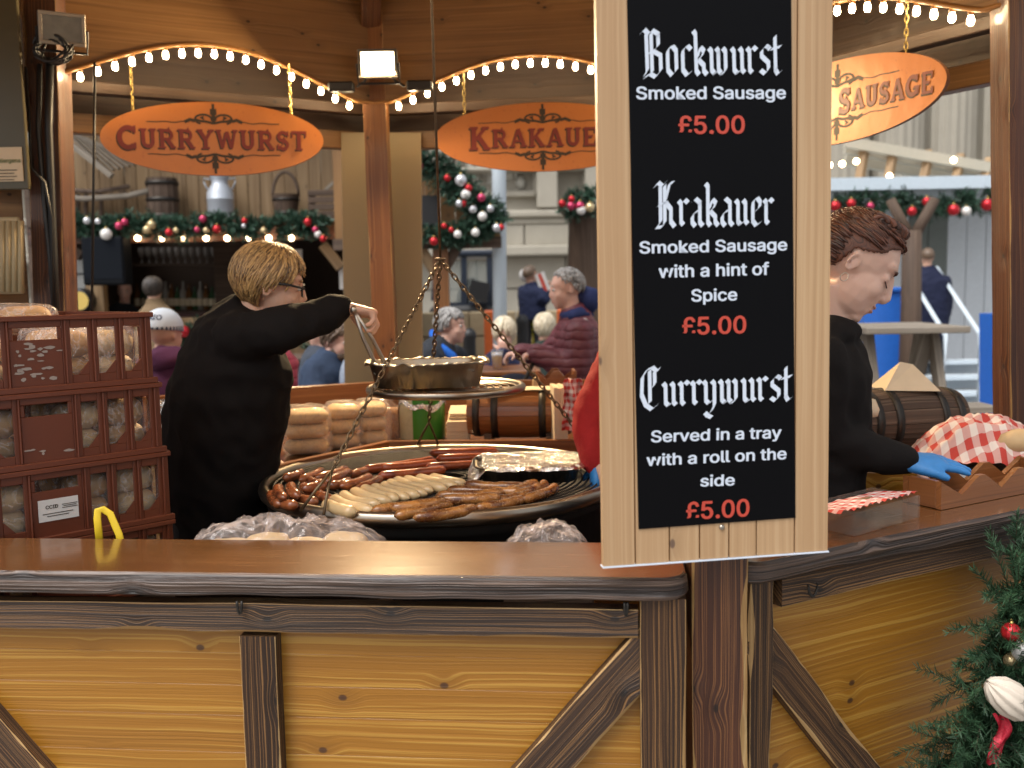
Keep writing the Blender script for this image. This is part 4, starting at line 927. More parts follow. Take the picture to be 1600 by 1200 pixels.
# barrel on a cradle
def barrel(c, L, r, axis, name, label, mats=('tray', 'darksteel'), nst=18, cap=True, cradle=True, grp=None):
    axis = V(axis).normalized(); root = empty(name, c-UP*r, label, 'barrel', grp); F = frame(axis); x, y, z = F.col[0].copy(), F.col[1].copy(), F.col[2].copy(); rad = lambda t: r*(.84+.16*(1-(2*t-1)**2))
    for k in range(nst):
        a0, a1 = 2*math.pi*(k+.02)/nst, 2*math.pi*(k+.98)/nst; m_ = MB(); vs, g = [], []
        for i in range(9):
            for a in (a0, (a0+a1)/2, a1):
                q = rad(i/8); vs.append(c+x*(i/8-.5)*L+(y*math.cos(a)+z*math.sin(a))*q); g.append(V((i/8*L, a*r, k*2.3)))
            for a in (a1, a0): q = rad(i/8)-.012; vs.append(c+x*(i/8-.5)*L+(y*math.cos(a)+z*math.sin(a))*q); g.append(V((i/8*L, a*r, k*2.3+.02)))
        fs = [(i*5+j, i*5+(j+1) % 5, i*5+5+(j+1) % 5, i*5+5+j) for i in range(8) for j in range(5)]+[(4, 3, 2, 1, 0), tuple(40+j for j in range(5))]
        m_.add(vs, fs, 0, g); build('stave', m_, M[mats[0]], root)
    for t in (.09, .27, .73, .91):
        m_ = MB(); w_ = .02*L/.3; m_.lathe([(rad(t-.03)+.001, -w_/2), (rad(t-.03)+.004, -w_/2), (rad(t+.03)+.004, w_/2), (rad(t+.03)+.001, w_/2)], c+x*(t-.5)*L, Matrix((y, z, x)).transposed(), 32); build('hoop', m_, M[mats[1]], root)
    for s_ in (-1, 1):
        m_ = MB(); m_.lathe([(0, 0), (rad(.02)-.008, 0)], c+x*s_*(L/2-.012), Matrix((y, z, x)).transposed(), 24); build('head', m_, M[mats[0]], root)
    if cradle:
        for s_ in (-.3, .3): m_ = MB(); m_.box(c+x*s_*L-z*(r*.98), (.03, r*1.5, .05), F, bev=.003); build('cradle', m_, M['oldwood'], root)
    return root
bc = P(812, 645, 3.72); barrel(bc, .40, .098, (1, -.08, .0), 'small_barrel', 'small wooden barrel lying on a cradle behind the grill', nst=16)
m_ = MB(); m_.grid(14, 10, lambda u, v: bc+V(((u-.5)*.27, (v-.5)*.11, .102-.25*((v-.5)*.11)**2/.1+.003*nz(u*5, v*5)))); build('paper_sheet', m_, M['cream'], None, 'sheet of cream paper laid on the small barrel', 'paper')
m_ = MB()
for i in range(8): m_.box(P(872, 645, 3.60)+V((.0065*i-.02, .01*rnd.random(), 0)), (.005, .16, .20+.01*rnd.random()), Matrix.Rotation(.05, 3, 'Z'))
build('menu_cards', m_, M['cream'], None, 'upright cream menu cards behind the grill', 'cards')
def check_mat(s_=90.0, c1=(.55, .05, .04), c2=(.75, .70, .66)):
    k = NT('red_gingham'); g = k.nd('Attribute', attribute_name='gc').outputs['Vector']; sp = k.nd('SeparateXYZ', {0: g}); a = k.math('GREATER_THAN', k.math('SINE', k.math('MULTIPLY', sp.outputs[0], s_)), 0.0); b = k.math('GREATER_THAN', k.math('SINE', k.math('MULTIPLY', sp.outputs[1], s_)), 0.0)
    k.set(Base_Color=k.mix(k.math('MULTIPLY', k.math('ADD', a, b), .5), c2, c1), Roughness=.85); k.bump(k.noise(g, 200, 2), .1, .002); return k.m
M['gingham'] = check_mat(); M['ginghamS'] = check_mat(240.0)
m_ = MB(); cc = P(896, 632, 3.45); m_.grid(18, 26, lambda u, v: cc+V(((u-.5)*.09*(1-.35*v)+.012*nz(u*6, v*5), .03*nz(u*4, v*4, 2)+.02*math.sin(u*9), (v-.5)*.19)), g=[V((u/17*.12, v/25*.2, 0)) for v in range(26) for u in range(18)]); build('checked_cloth', m_, M['ginghamS'], None, 'red and white checked cloth hanging by the red-sleeved worker', 'cloth')
def zigzag_tray(p0, p1, h, dep, inn, nteeth, label, name='zigzag_tray', th=.014, tooth=.045, ends=True):
    """wooden tray whose front and back boards have a sawtooth upper edge"""
    p0, p1 = V(p0), V(p1); u = (p1-p0); L = u.length; u.normalize(); inn = V(inn).normalized(); root = empty(name, p0, label, 'wooden tray')
    poly = [(0, 0), (L, 0), (L, h)]+[q for k in range(nteeth-1, -1, -1) for q in ((L*(k+.5)/nteeth, h-tooth), (L*k/nteeth, h))]
    poly = [(0, 0), (L, 0), (L, h)]; 
    for k in range(nteeth-1, -1, -1): poly += [(L*(k+.5)/nteeth, h-tooth), (L*k/nteeth+(.012 if k else 0), h)]+([(L*k/nteeth-.012, h)] if k else [])
    for k_, o_ in enumerate((p0, p0+inn*(dep-th))):
        m_ = MB(); ax = u if u.cross(UP).dot(inn) < 0 else -u; pl = poly if ax.dot(u) > 0 else [(L-x, y) for x, y in poly][::-1]; oo = o_ if ax.dot(u) > 0 else o_+u*L; m_.prism(pl, oo, ax, UP, th); build('side_board', m_, M['tray'], root)
    for o_ in (p0+u*th/2, p1-u*th/2): m_ = MB(); m_.box(o_+inn*dep/2+UP*h/2, (dep-2*th, th, h), frame(inn), bev=.002); build('end_board', m_, M['tray'], root)
    m_ = MB(); m_.box((p0+p1)/2+inn*dep/2+UP*.006, (L-2*th, dep-2*th, .008), frame(u)); build('base', m_, M['tray'], root); return root
a_, b_ = P(838, 612, 4.02), P(901, 612, 4.0); a_.z = b_.z = ZS+.10; zigzag_tray(a_, b_, .12, .16, (0, 1, 0), 2, 'small orange wooden tray with sawtooth edge on the far counter', th=.012, tooth=.035)
m_ = MB(); m_.sphere(P(838, 600, 4.0), (.018, .008, .032), 12); build('wooden_spoon', m_, M['bread'], None, 'pale wooden spoon head beside the sawtooth tray', 'spoon')
# ------------------------------------------------------------------ brown bread crates
uc = V((math.cos(R(45)), math.sin(R(45)), 0)); vc = V((-uc.y, uc.x, 0)); CR = P(246, 700, 2.43); CWd, CDp, CH = .43, .56, .178
nC = uc.cross(UP)
def crate(z0, dx, label, sticker=False, scuff=True):
    o = V((CR.x, CR.y, z0))+uc*dx; root = empty('bread_crate', o-uc*CWd/2+vc*CDp/2, label, 'crate', 'stacked brown bread crates')
    F = frame(uc)
    def bx(mb, s0, s1, z0_, z1_, d0, d1): mb.box(o+uc*((s0+s1)/2-CWd)+vc*((d0+d1)/2)+UP*((z0_+z1_)/2), (s1-s0, d1-d0, z1_-z0_), F, bev=.0015)
    ops = [(.030, .078), (.232, .272), (.296, .338), (.360, .402)]; hx = (.098, .208)
    m_ = MB(); zo0, zo1 = .034, .146
    xs = [0]+[x for p_ in (ops[0],) for x in p_]
    edges = [(0, ops[0][0]), (ops[0][1], hx[0]-.004), (hx[1]+.004, ops[1][0]), (ops[1][1], ops[2][0]), (ops[2][1], ops[3][0]), (ops[3][1], CWd)]
    for s0, s1 in edges: bx(m_, s0, s1, .012, .168, 0, .005)
    for s0, s1 in ops:
        bx(m_, s0, s1, .012, zo0, 0, .005); bx(m_, s0, s1, zo1, .168, 0, .005)
        for f in ((s0, 1) if s0 < .1 else (s1, -1),): q = f[0]; pl = [(0, 0), (.026*f[1], 0), (0, .030)]; pl = pl if f[1] > 0 else pl[::-1]; m_.prism(pl, o+uc*(q-CWd)+UP*zo0+nC*0, uc, UP, .005)
    bx(m_, hx[0]-.004, hx[1]+.004, .012, .122, 0, .005); bx(m_, hx[0]-.004, hx[1]+.004, .150, .168, 0, .005)
    for s0, s1 in ((hx[0]-.004, hx[0]+.006), (hx[1]-.006, hx[1]+.004)): bx(m_, s0, s1, .122, .150, 0, .005)
    for k_, s_ in enumerate((.0, CWd)):
        q0, q1 = (0, .005) if k_ == 0 else (CWd-.005, CWd)
        for a, b in ((.005, .05), (.10, .17), (.22, .29), (.34, .41), (.46, .51)): bx(m_, q0, q1, .012, .168, a, b)
        bx(m_, q0, q1, .012, .045, .005, CDp-.005); bx(m_, q0, q1, .14, .168, .005, CDp-.005)
    bx(m_, 0, CWd, .012, .168, CDp-.005, CDp); build('wall', m_, M['crate'], root)
    m_ = MB(); bx(m_, -.004, CWd+.004, .166, CH, -.010, .004); bx(m_, -.010, .004, .166, CH, .006, CDp); bx(m_, CWd-.004, CWd+.010, .166, CH, .006, CDp); bx(m_, -.004, CWd+.004, .166, CH, CDp-.004, CDp+.01); build('rim', m_, M['crate'], root)
    m_ = MB(); bx(m_, -.003, CWd+.008, 0, .014, -.009, .006); bx(m_, .002, CWd-.002, .0, .006, .007, CDp); build('base', m_, M['crate'], root)
    for s_ in (.018, .090, .218, .284, .349, .414): m_ = MB(); bx(m_, s_-.002, s_+.002, .014, .166, -.008, .0); build('rib', m_, M['crate'], root)
    for a in (.08, .20, .32, .44): m_ = MB(); bx(m_, CWd, CWd+.008, .014, .166, a-.002, a+.002); build('rib', m_, M['crate'], root)
    if sticker:
        m_ = MB(); c = o+uc*(.153-CWd)+UP*.075-vc*.0012; m_.box(c, (.092, .001, .052), F); st = build('sticker', m_, M['paper'], root)
        t = text_mb('CCID', .016, .0004, 'LEFT'); build('logo', place(t, c-uc*.03+UP*.004-vc*.001, uc, UP), M['letdark'], st)
        m_ = MB()
        for i in range(3): m_.box(c+uc*.026+UP*(.010-.004*i)-vc*.001, (.036-.006*(i % 2), .0004, .0016), F)
        for i in range(2): m_.box(c-uc*.002-UP*(.008+.006*i)-vc*.001, (.07-.02*i, .0004, .0018), F)
        build('small_print', m_, M['letdark'], st)
    if scuff:
        m_ = MB(); rs = random.Random(int(z0*100))
        for i in range(26 if scuff == 2 else 5):
            q = o+uc*(rs.uniform(.105, .205)-CWd)+UP*(rs.uniform(.03, .115) if scuff == 2 else rs.uniform(.03, .05))-vc*(.0008+.0002*(i % 5)); a, b = rs.uniform(.004, .018), rs.uniform(.002, .006)
            m_.add([q+uc*(a*math.cos(t)*rs.uniform(.5, 1))+UP*(b*math.sin(t)*rs.uniform(.5, 1)) for t in [j*.785 for j in range(8)]], [tuple(range(8))])
        build('label_residue', m_, plain('torn_label_residue', (.30, .25, .22), .7), root)
    return root, o
zt = P(246, 487, 2.43).z; dz = (zt-P(257, 813, 2.43).z)/3
CL = (('brown plastic bread crate on top of the stack with torn label residue', False, 2, .0), ('brown plastic bread crate second from the top of the stack', False, 1, .014), ('brown plastic bread crate bearing a white printed sticker', True, 0, .026), ('brown plastic bread crate lowest in the stack behind the counter', False, 0, .030))
CH_ = dz-.001
WHERE = ('the topmost', 'the second', 'the stickered', 'the lowest')
for i, (lab, stk, scf, dx) in enumerate(CL):
    root, o = crate(zt-dz*(i+1), dx, lab, stk, scf)
    for j, s_ in enumerate((.06, .25, .365)):
        for d_ in ((.07, .20) if j != 0 else (.07,)):
            c = o+uc*(s_-CWd+rnd.uniform(-.008, .008))+vc*(d_+.02)+UP*.008
            bread_bag(c, .105, .10, .066, R(45)+rnd.uniform(-.2, .2), 1, 2, 'clear bag of bread rolls inside %s crate' % WHERE[i], 'bags of bread rolls inside the crates', 'breadb' if (i+j) % 2 else 'bread', i*7+j*3+d_*10, 'film')
c = P(-5, 489, 2.50); c.z = zt-.05; bread_bag(c, .13, .16, .07, R(35), 2, 1, 'big clear bag of rolls bulging out of the top crate', 'bags of bread rolls inside the crates', 'breadb', 44, 'film')
# support under the crates
m_ = MB(); zz = zt-dz*4; q = CR-uc*(CWd/2-.03)+vc*CDp/2
m_.box((q.x, q.y, (zz+.1)/2), (CWd+.02, CDp, zz-.1-.002), frame(uc), bev=.004); build('storage_box', m_, M['oldwood'], None, 'dark wooden box under the stack of bread crates', 'box')
# yellow strap, plastic bags behind the counter
zc_ = 1.0
m_ = MB(); pts = [P(158, 870, 2.16), P(152, 810, 2.16), P(153, 798, 2.165), P(161, 796, 2.17), P(172, 803, 2.17), P(186, 835, 2.165), P(196, 880, 2.16)]
m_.tube(pts, [(.0085, .0015)]*7, 8, up=(.2, -1, 0)); build('yellow_strap', m_, M['yellow'], None, 'yellow plastic strap loop sticking up behind the counter', 'strap')
def loose_bag(pxs, top, Y, label, seed, rolls=True):
    """loosely folded clear bag of rolls lying behind the counter"""
    n = len(pxs); c = P((pxs[0]+pxs[-1])/2, top+50, Y); W_ = (pxs[-1]-pxs[0])*pxm(Y)/2; zt_ = P((pxs[0]+pxs[-1])/2, top, Y).z; zb_ = zt_-.12
    root = empty('plastic_bag', V((c.x, c.y, zb_)), label, 'plastic bag', 'plastic bags lying behind the front counter')
    def sh(u, v):
        x = (u-.5)*2; y = (v-.5)*2; e = max(0, 1-abs(x)**2.6)**.5*max(0, 1-abs(y)**3)**.5
        cre = .050*abs(nz(x*2.0*W_/.15+seed, y*1.6, 1))+.030*abs(nz(x*4.5*W_/.15+y*3+seed, y*3.5, 2))
        return V((c.x+x*W_*(1+.04*nz(y*4, seed)), c.y+y*.085+.02*nz(x*3, seed), zb_+(zt_-zb_)*(.15+.85*e)-cre*e+.010*nz(x*5+seed, y*4)))
    m_ = MB(); m_.grid(90, 40, sh); build('film', m_, M['bagfilm'], root)
    for k in range(max(1, int(W_/.055))):
        q = V((c.x+((k+.5)*2*W_/max(1, int(W_/.055))-W_)*.8, c.y+.03, zb_+.016+.012*(k % 2))); m_ = MB(); roll(m_, q, .115, .038, rnd.uniform(-.3, .3), k+seed); build('bread_roll', m_, M['bread'], root)
    m_ = MB(); m_.box((c.x, c.y, zb_/2+.05), (W_*2.02, .18, zb_-.1), bev=.005); return root, zb_, c, W_
for pxs, tp, Y, lab, sd_ in (([285, 602], 802, 2.20, 'wide crumpled clear bag of rolls behind the counter below the worker', 2.2), ([785, 925], 812, 2.20, 'small clear plastic bag behind the counter beside the menu board', 7.7)):
    r_, zb_, c, W_ = loose_bag(pxs, tp, Y, lab, sd_)
    m_ = MB(); m_.box((c.x, c.y+.03, (zb_+.1)/2), (W_*2, .22, zb_-.104), bev=.004); build('storage_box', m_, M['oldwood'], None, 'dark wooden box under the %s plastic bag' % ('wide' if W_ > .15 else 'small'), 'box')
# ------------------------------------------------------------------ people
def skin_mat(name, c, red=(.55, .2, .14)):
    k = NT(name); co = k.coord(attr=None); n = k.noise(co, 22, 4); n2 = k.noise(co, 160, 2)
    k.set(Base_Color=k.mix(k.ramp(n, [(.35, 0.0), (.75, .45)]), c, tuple(a*.75+b*.25 for a, b in zip(c, red))), Roughness=.48, Subsurface_Weight=.15, Subsurface_Radius=(.012, .005, .003), Subsurface_Scale=1.0); k.bump(n2, .08, .002); return k.m
def cloth_mat(name, c, rough=.85, fold=.35, nscale=14, weave=260, spec=.25):
    k = NT(name); co = k.coord(attr=None); n = k.noise(co, nscale, 3, .5, .6); n2 = k.noise(co, weave, 2)
    k.set(Base_Color=k.mix(n, tuple(x*.8 for x in c), tuple(min(1, x*1.15) for x in c)), Roughness=rough, Specular_IOR_Level=spec); k.bump(k.math('ADD', n, k.math('MULTIPLY', n2, .12)), fold, .02); return k.m
def hair_mat(name, c0, c1, rough=.42):
    k = NT(name); g = k.nd('Attribute', attribute_name='gc').outputs['Vector']; z = k.nd('SeparateXYZ', {0: g}).outputs[2]
    n = k.noise(k.nd('CombineXYZ', {0: k.math('MULTIPLY', z, 3.1), 1: z, 2: z}).outputs[0], 1.0, 1); n2 = k.noise(k.nd('Mapping', {'Vector': g, 'Scale': (4, 700, 700)}).outputs[0], 1, 2)
    k.set(Base_Color=k.mix(k.ramp(k.math('ADD', k.math('MULTIPLY', n, .75), k.math('MULTIPLY', n2, .35)), [(.38, 0.0), (.66, 1.0)]), c0, c1), Roughness=rough, Specular_IOR_Level=.6, Anisotropic=.5); k.bump(n2, .4, .002); return k.m
M['skin'] = skin_mat('fair_skin', (.62, .37, .26)); M['skinpale'] = skin_mat('pale_skin', (.62, .40, .31)); M['skinred'] = skin_mat('ruddy_skin', (.66, .40, .31))
M['lip'] = plain('lip', (.47, .22, .17), .5); M['eyew'] = plain('eye_white', (.6, .57, .54), .25); M['iris'] = plain('dark_iris', (.02, .02, .02), .2)
class Head:
    def __init__(s, c, fwd, up=(0, 0, 1), size=1.0):
        f = V(fwd).normalized(); u = V(up); u = (u-f*u.dot(f)).normalized(); l = u.cross(f); s.c, s.f, s.u, s.l, s.k = V(c), f, u, l, size
        s.R = Matrix((f, l, u)).transposed()
    def w(s, x, y, z): return s.c+s.R @ V((x, y, z))*s.k
    def geo(s, mb, nose=1.0, fat=1.0):
        def E(x, y, z, a, b, c_, n=14): mb.sphere(s.w(x, y, z), (a*s.k, b*s.k, c_*s.k), n, rot=s.R)
        E(-.014, 0, .030, .098, .076*fat, .088, 20); E(.030, 0, -.030, .062, .060*fat, .082, 18); E(.048, 0, -.070, .040, .042*fat, .036)
        E(.066, 0, -.096, .020, .023, .017, 10); E(.057, 0, .034, .030, .054, .026); E(.052, .034, -.030, .030, .024, .028); E(.052, -.034, -.030, .030, .024, .028)
        mb.tube([s.w(.086, 0, .022), s.w(.096, 0, -.002), s.w(.1045, 0, -.022*nose), s.w(.101, 0, -.031), s.w(.085, 0, -.037)], [.0065*s.k, .0075*s.k, .0092*s.k, .0085*s.k, .007*s.k], 10)
        for sg in (-1, 1): E(.092, sg*.0095, -.030, .008, .0065, .0065, 8)
        E(.083, 0, -.055, .013, .022, .0065, 10); E(.081, 0, -.068, .013, .020, .0075, 10)
        for sg in (-1, 1):
            E(.066, sg*.031, .006, .016, .017, .013, 10)
            ear = [s.w(-.014+.0115*math.cos(t), sg*(.070*fat+.005-.006*math.cos(t)), -.012+.0205*math.sin(t)+.004*math.cos(t)) for t in [j*math.pi/8 for j in range(16)]]
            mb.tube(ear, .0038*s.k, 6, closed=True); E(-.012, sg*.071*fat, -.014, .0105, .0040, .018, 8)
        return mb
    def feats(s, root, brow, closed=False, eyes=True):
        for sg in (-1, 1):
            m_ = MB(); m_.tube([s.w(.0845-.006*abs(t-.3), sg*(.016+.032*t), .0255+.006*math.sin(t*3)) for t in (0, .25, .5, .75, 1)], [.002*s.k, .0033*s.k, .0033*s.k, .0026*s.k, .0012*s.k], 6); build('eyebrow', m_, brow, root)
            if eyes and not closed:
                m_ = MB(); m_.sphere(s.w(.0745, sg*.031, .006), (.0135*s.k, .012*s.k, .0075*s.k), 10, rot=s.R); e = build('eye', m_, M['eyew'], root)
                m_ = MB(); m_.sphere(s.w(.0855, sg*.032, .005), (.004*s.k, .0055*s.k, .0055*s.k), 8, rot=s.R); build('iris', m_, M['iris'], e)
            if closed:
                m_ = MB(); m_.tube([s.w(.0865-.030*(t-.4)**2-.004*t, sg*(.019+.027*t), -.002-.007*math.sin(t*3.14)) for t in (0, .25, .5, .75, 1)], .0016*s.k, 5); build('lashes', m_, brow, root)
        m_ = MB(); m_.sphere(s.w(.0855, 0, -.0555), (.012*s.k, .021*s.k, .0052*s.k), 10, rot=s.R); m_.sphere(s.w(.0840, 0, -.0670), (.012*s.k, .018*s.k, .0062*s.k), 10, rot=s.R); build('lips', m_, M['lip'], root)
    def scalp(s, az, el, k=1.0, fat=1.0):
        """point on the skull: azimuth from the face (radians), elevation"""
        d = V((math.cos(az)*math.cos(el), math.sin(az)*math.cos(el), math.sin(el)))
        return s.w(-.014+.098*d.x*k, .076*fat*d.y*k, .030+.088*d.z*k)
def hand(mb, wrist, d, n, side, curl=(.5, .7, .6), k=1.0, r=1.0, spread=.02, thumb=(.6, .7, .35)):
    """palm, four unequal fingers bending towards n, thumb on `side` (+1/-1 along d x n)"""
    w_ = V(wrist); d = V(d).normalized(); n = V(n); n = (n-d*n.dot(d)).normalized(); s_ = d.cross(n)*side
    mb.tube([w_-d*.02*k, w_+d*.01*k, w_+d*.045*k, w_+d*.082*k, w_+d*.094*k], [(.026*k*r, .019*k*r), (.029*k*r, .019*k*r), (.039*k*r, .017*k*r), (.040*k*r, .0145*k*r), (.034*k*r, .010*k*r)], 12, up=n)
    for i, L in enumerate((.072, .080, .074, .058)):
        p = w_+d*(.086-.006*abs(i-1.2))*k+s_*(.029-.0195*i)*k; a = 0; pts = [p-d*.012*k]; rad = [.0092*k*r]; pts.append(p); rad.append(.0095*k*r)
        for j, (f, cu) in enumerate(zip((.45, .31, .24), curl)):
            a += cu*(1+.06*i); v = d*math.cos(a)+n*math.sin(a)+s_*(spread*(1.5-i)); p = p+v*L*f*k; pts.append(p); rad.append((.0088, .0080, .0060)[j]*k*r)
        mb.tube(pts, rad, 8, up=s_)
    t0 = w_+d*.022*k+s_*.026*k+n*.004*k; v = (d*thumb[0]+s_*thumb[1]+n*thumb[2]).normalized(); v2 = (v+d*.35+n*.25).normalized()
    mb.tube([t0-v*.015*k, t0+v*.022*k, t0+v*.044*k+v2*.0, t0+v*.044*k+v2*.018*k, t0+v*.044*k+v2*.030*k], [.014*k*r, .0125*k*r, .0105*k*r, .0095*k*r, .0065*k*r], 8, up=n)
    return mb
def limb(mb, pts, rad, n=12, k=1.0, up=(0, 1, 0)):
    """smooth tapered limb through joints"""
    P_, R_ = [], []
    for i in range(len(pts)-1):
        for j in range(5):
            t = j/5; P_.append(V(pts[i]).lerp(V(pts[i+1]), t)); q0, q1 = rad[i], rad[i+1]
            R_.append(tuple((a*(1-t)+b*t)*k for a, b in zip(q0, q1)) if isinstance(q0, tuple) else (q0*(1-t)+q1*t)*k)
    P_.append(V(pts[-1])); R_.append(tuple(a*k for a in rad[-1]) if isinstance(rad[-1], tuple) else rad[-1]*k)
    for _ in range(2): P_ = [P_[0]]+[(P_[i-1]+P_[i]*2+P_[i+1])/4 for i in range(1, len(P_)-1)]+[P_[-1]]
    mb.tube(P_, R_, n, up=up); mb.sphere(P_[0], max(R_[0]) if isinstance(R_[0], tuple) else R_[0], 10); mb.sphere(P_[-1], (min(R_[-1]) if isinstance(R_[-1], tuple) else R_[-1])*.98, 10)
def hair_locks(hd, roots, flow, L, r, n=7, lift=1.05, jit=.012, seed=1, drop=0.0):
    """tapered locks that start on the scalp and follow it; flow(az, el) -> (daz, del) per step"""
    mb = MB(); rs = random.Random(seed)
    for az, el in roots:
        pts, rad = [], []; a, e = az, el; h = rs.uniform(0, .05); ll = L*rs.uniform(.75, 1.15)
        for i in range(n):
            t = i/(n-1); p = hd.scalp(a, e, lift+h+.05*math.sin(t*3.0)); p += V((rs.uniform(-1, 1), rs.uniform(-1, 1), rs.uniform(-1, 1)))*jit*.25*t-hd.u*(drop*max(0, t-.55))
            pts.append(p); rad.append((r*(.5+1.2*math.sin(min(1, t*1.2+.12)*2.6)), r*.5*(.5+1.0*math.sin(min(1, t*1.2+.12)*2.6))))
            da, de = flow(a, e); a += da*ll/n; e += de*ll/n
        rad = [(max(.0006, x), max(.0005, y)) for x, y in rad]; mb.tube(pts, rad, 6, up=(pts[0]-hd.c))
    return mb
def cap(hd, cond, k=1.06, n=40, fat=1.0, amp=.02, seed=0.0):
    """hair volume as a closed shell over the part of the skull where cond(az, el) holds"""
    mb = MB(); m = n//2; idx = {}
    def vtx(i, j, o):
        key = (i % n, j, o)
        if key not in idx:
            az, el = 2*math.pi*i/n-math.pi, -math.pi/2+math.pi*j/m; kk = (k*(1+amp*nz(az*4+seed, el*4, seed)) if o else .97); idx[key] = len(mb.v); p = hd.scalp(az, el, kk, fat); mb.v.append(p); mb.g.append(V((el, az, nz(az*3, el*3)*3)))
        return idx[key]
    keep = {(i, j) for i in range(n) for j in range(m) if cond(2*math.pi*(i+.5)/n-math.pi, -math.pi/2+math.pi*(j+.5)/m)}
    def face(q): mb.f.append(q); mb.m.append(0); mb.sm.append(True)
    for i, j in keep:
        face((vtx(i, j, 1), vtx(i+1, j, 1), vtx(i+1, j+1, 1), vtx(i, j+1, 1)))
        for (a, b), (e0, e1) in (((i, j-1), ((i, j), (i+1, j))), ((i, j+1), ((i+1, j+1), (i, j+1))), (((i-1) % n, j), ((i, j+1), (i, j))), (((i+1) % n, j), ((i+1, j), (i+1, j+1)))):
            if (a, b) not in keep and 0 <= b < m: face((vtx(*e0, 1), vtx(*e0, 0), vtx(*e1, 0), vtx(*e1, 1)))
    return mb
def hairline(pts):
    def f(a, e):
        a = abs(a)
        for (x0, y0), (x1, y1) in zip(pts[:-1], pts[1:]):
            if x0 <= a <= x1: return e > y0+(y1-y0)*(a-x0)/(x1-x0)
        return e > pts[-1][1]
    return f
def dress(name, mb, mat, root, voxel=.010, sm=3, fold=.0, fs=18, seed=0):
    r_ = remesh(mb, voxel, sm)
    if fold:      # drag folds: ridged noise pushed along the normals, plus a slow sag
        for i, p in enumerate(r_.v):
            q = V((p.x*fs*.55, p.y*fs*.55, p.z*fs))+V((seed, 0, seed)); q2 = V((p.x*fs*1.3+p.z*fs*.9, p.y*fs*1.3, p.z*fs*.7-p.x*fs*.5))
            r_.v[i] = p+r_.nrm[i]*fold*(1.5*(.32-abs(mnoise.noise(q)))+1.3*(.3-abs(mnoise.noise(q2))))
    return build(name, r_, mat, root)
def body(root, mb, mat, voxel, sm=3): return build('body', remesh(mb, voxel, sm), mat, root)
# ---- the grill worker: fair short hair, glasses, black top
J = lambda px, py, Y: P(px, py, Y)
fw = V((math.cos(R(28)), math.sin(R(28)), 0)); lt = V((-fw.y, fw.x, 0))
hip = J(330, 830, 3.02); foot0 = V((hip.x, hip.y, .10))
wk = empty('person', foot0, 'grill worker with fair short hair, glasses and black top, reaching over with tongs', 'person')
hd = Head(J(424, 446, 2.97), V((.95, .30, -.22)), V((.25, .05, 1)), 1.02)
ts = [(J(330, 850, 3.02), .17, .150), (J(336, 780, 3.02), .185, .165), (J(345, 700, 3.02), .20, .185), (J(358, 620, 3.01), .205, .190), (J(372, 560, 3.0), .205, .165), (J(376, 520, 2.99), .185, .125), (J(388, 494, 2.98), .10, .085), (J(398, 478, 2.975), .062, .062)]
sR = [J(372, 530, 2.86), J(452, 512, 2.80), J(532, 482, 2.88)]; sL = [J(392, 530, 3.14), J(400, 640, 3.22), J(412, 712, 3.16)]
m_ = MB(); m_.tube([q[0] for q in ts], [(q[1]*.8, q[2]*.8) for q in ts], 16, up=fw); limb(m_, sR, [.05, .042, .027]); limb(m_, sL, [.05, .04, .027])
m_.tube([J(392, 500, 2.98), hd.w(-.02, 0, -.06)], [.058, .052], 14); hd.geo(m_)
hdir = (J(578, 492, 2.90)-sR[2]).normalized()
hand(m_, J(540, 481, 2.885), hdir, V((.15, -.15, -1)), 1, (.95, .85, .5), 1.0, 1.05, .01, (.75, .35, .75)); hand(m_, sL[2], V((.3, -.1, -1)), V((0, -1, 0)), -1)
for s_ in (-1, 1):
    q = hip+lt*s_*.10; limb(m_, [q, V((q.x, q.y, .55)), V((q.x, q.y, .16))], [.08, .055, .042])
body(wk, m_, M['skin'], .0048, 2)
m_ = MB(); m_.tube([q[0] for q in ts], [(q[1], q[2]) for q in ts[:-1]]+[(.072, .072)], 20, up=fw); limb(m_, sR, [.078, .064, .045]); limb(m_, sL, [.075, .06, .045])
m_.sphere(J(385, 512, 2.93), (.085, .10, .06), 12); m_.sphere(J(350, 540, 2.96), (.10, .12, .10), 12)
dress('black_top', m_, M['blackcloth'], wk, .011, 4, .011, 11, 2)
m_ = MB(); limb(m_, [hip+UP*.03, V((hip.x, hip.y, .7)), V((hip.x, hip.y, .14))], [(.17, .14), (.15, .13), (.13, .12)], up=fw); dress('trousers', m_, plain('black_trousers', (.010, .010, .012), .8), wk, .02, 2)
hd.feats(wk, plain('fair_brow', (.22, .13, .06), .7))
HB = hair_mat('fair_streaked_hair', (.075, .036, .013), (.58, .36, .14)); rs = random.Random(5)
build('hair_base', cap(hd, hairline([(0, .55), (.5, .48), (.8, .35), (1.1, .18), (1.4, .05), (1.6, -.1), (1.75, -.7), (2.2, -1.0), (3.2, -1.1)]), 1.07, 110, 1.0, .03, 3), hair_mat('fair_hair_shade', (.10, .05, .018), (.30, .175, .065)), wk)
roots = [(rs.uniform(-3.14, 3.14), rs.uniform(.35, 1.5)) for _ in range(2300)]+[(rs.choice((-1, 1))*rs.uniform(1.7, 3.14), rs.uniform(-.55, .5)) for _ in range(1500)]
def fl(a, e):
    if abs(a) < 1.25 and e > .2: return (-.10 if a < 0 else .10, -.55)
    return ((.35 if abs(a) < 2.2 else .1)*(1 if a > 0 else -1), -1.0)
roots = [q for q in roots if not (abs(q[0]) < .75 and q[1] < .8) and not (abs(q[0]) < 1.5 and q[1] < .45)]
build('hair', hair_locks(hd, roots, fl, 1.12, .0021, 9, 1.08, .014, 4, .012), HB, wk)
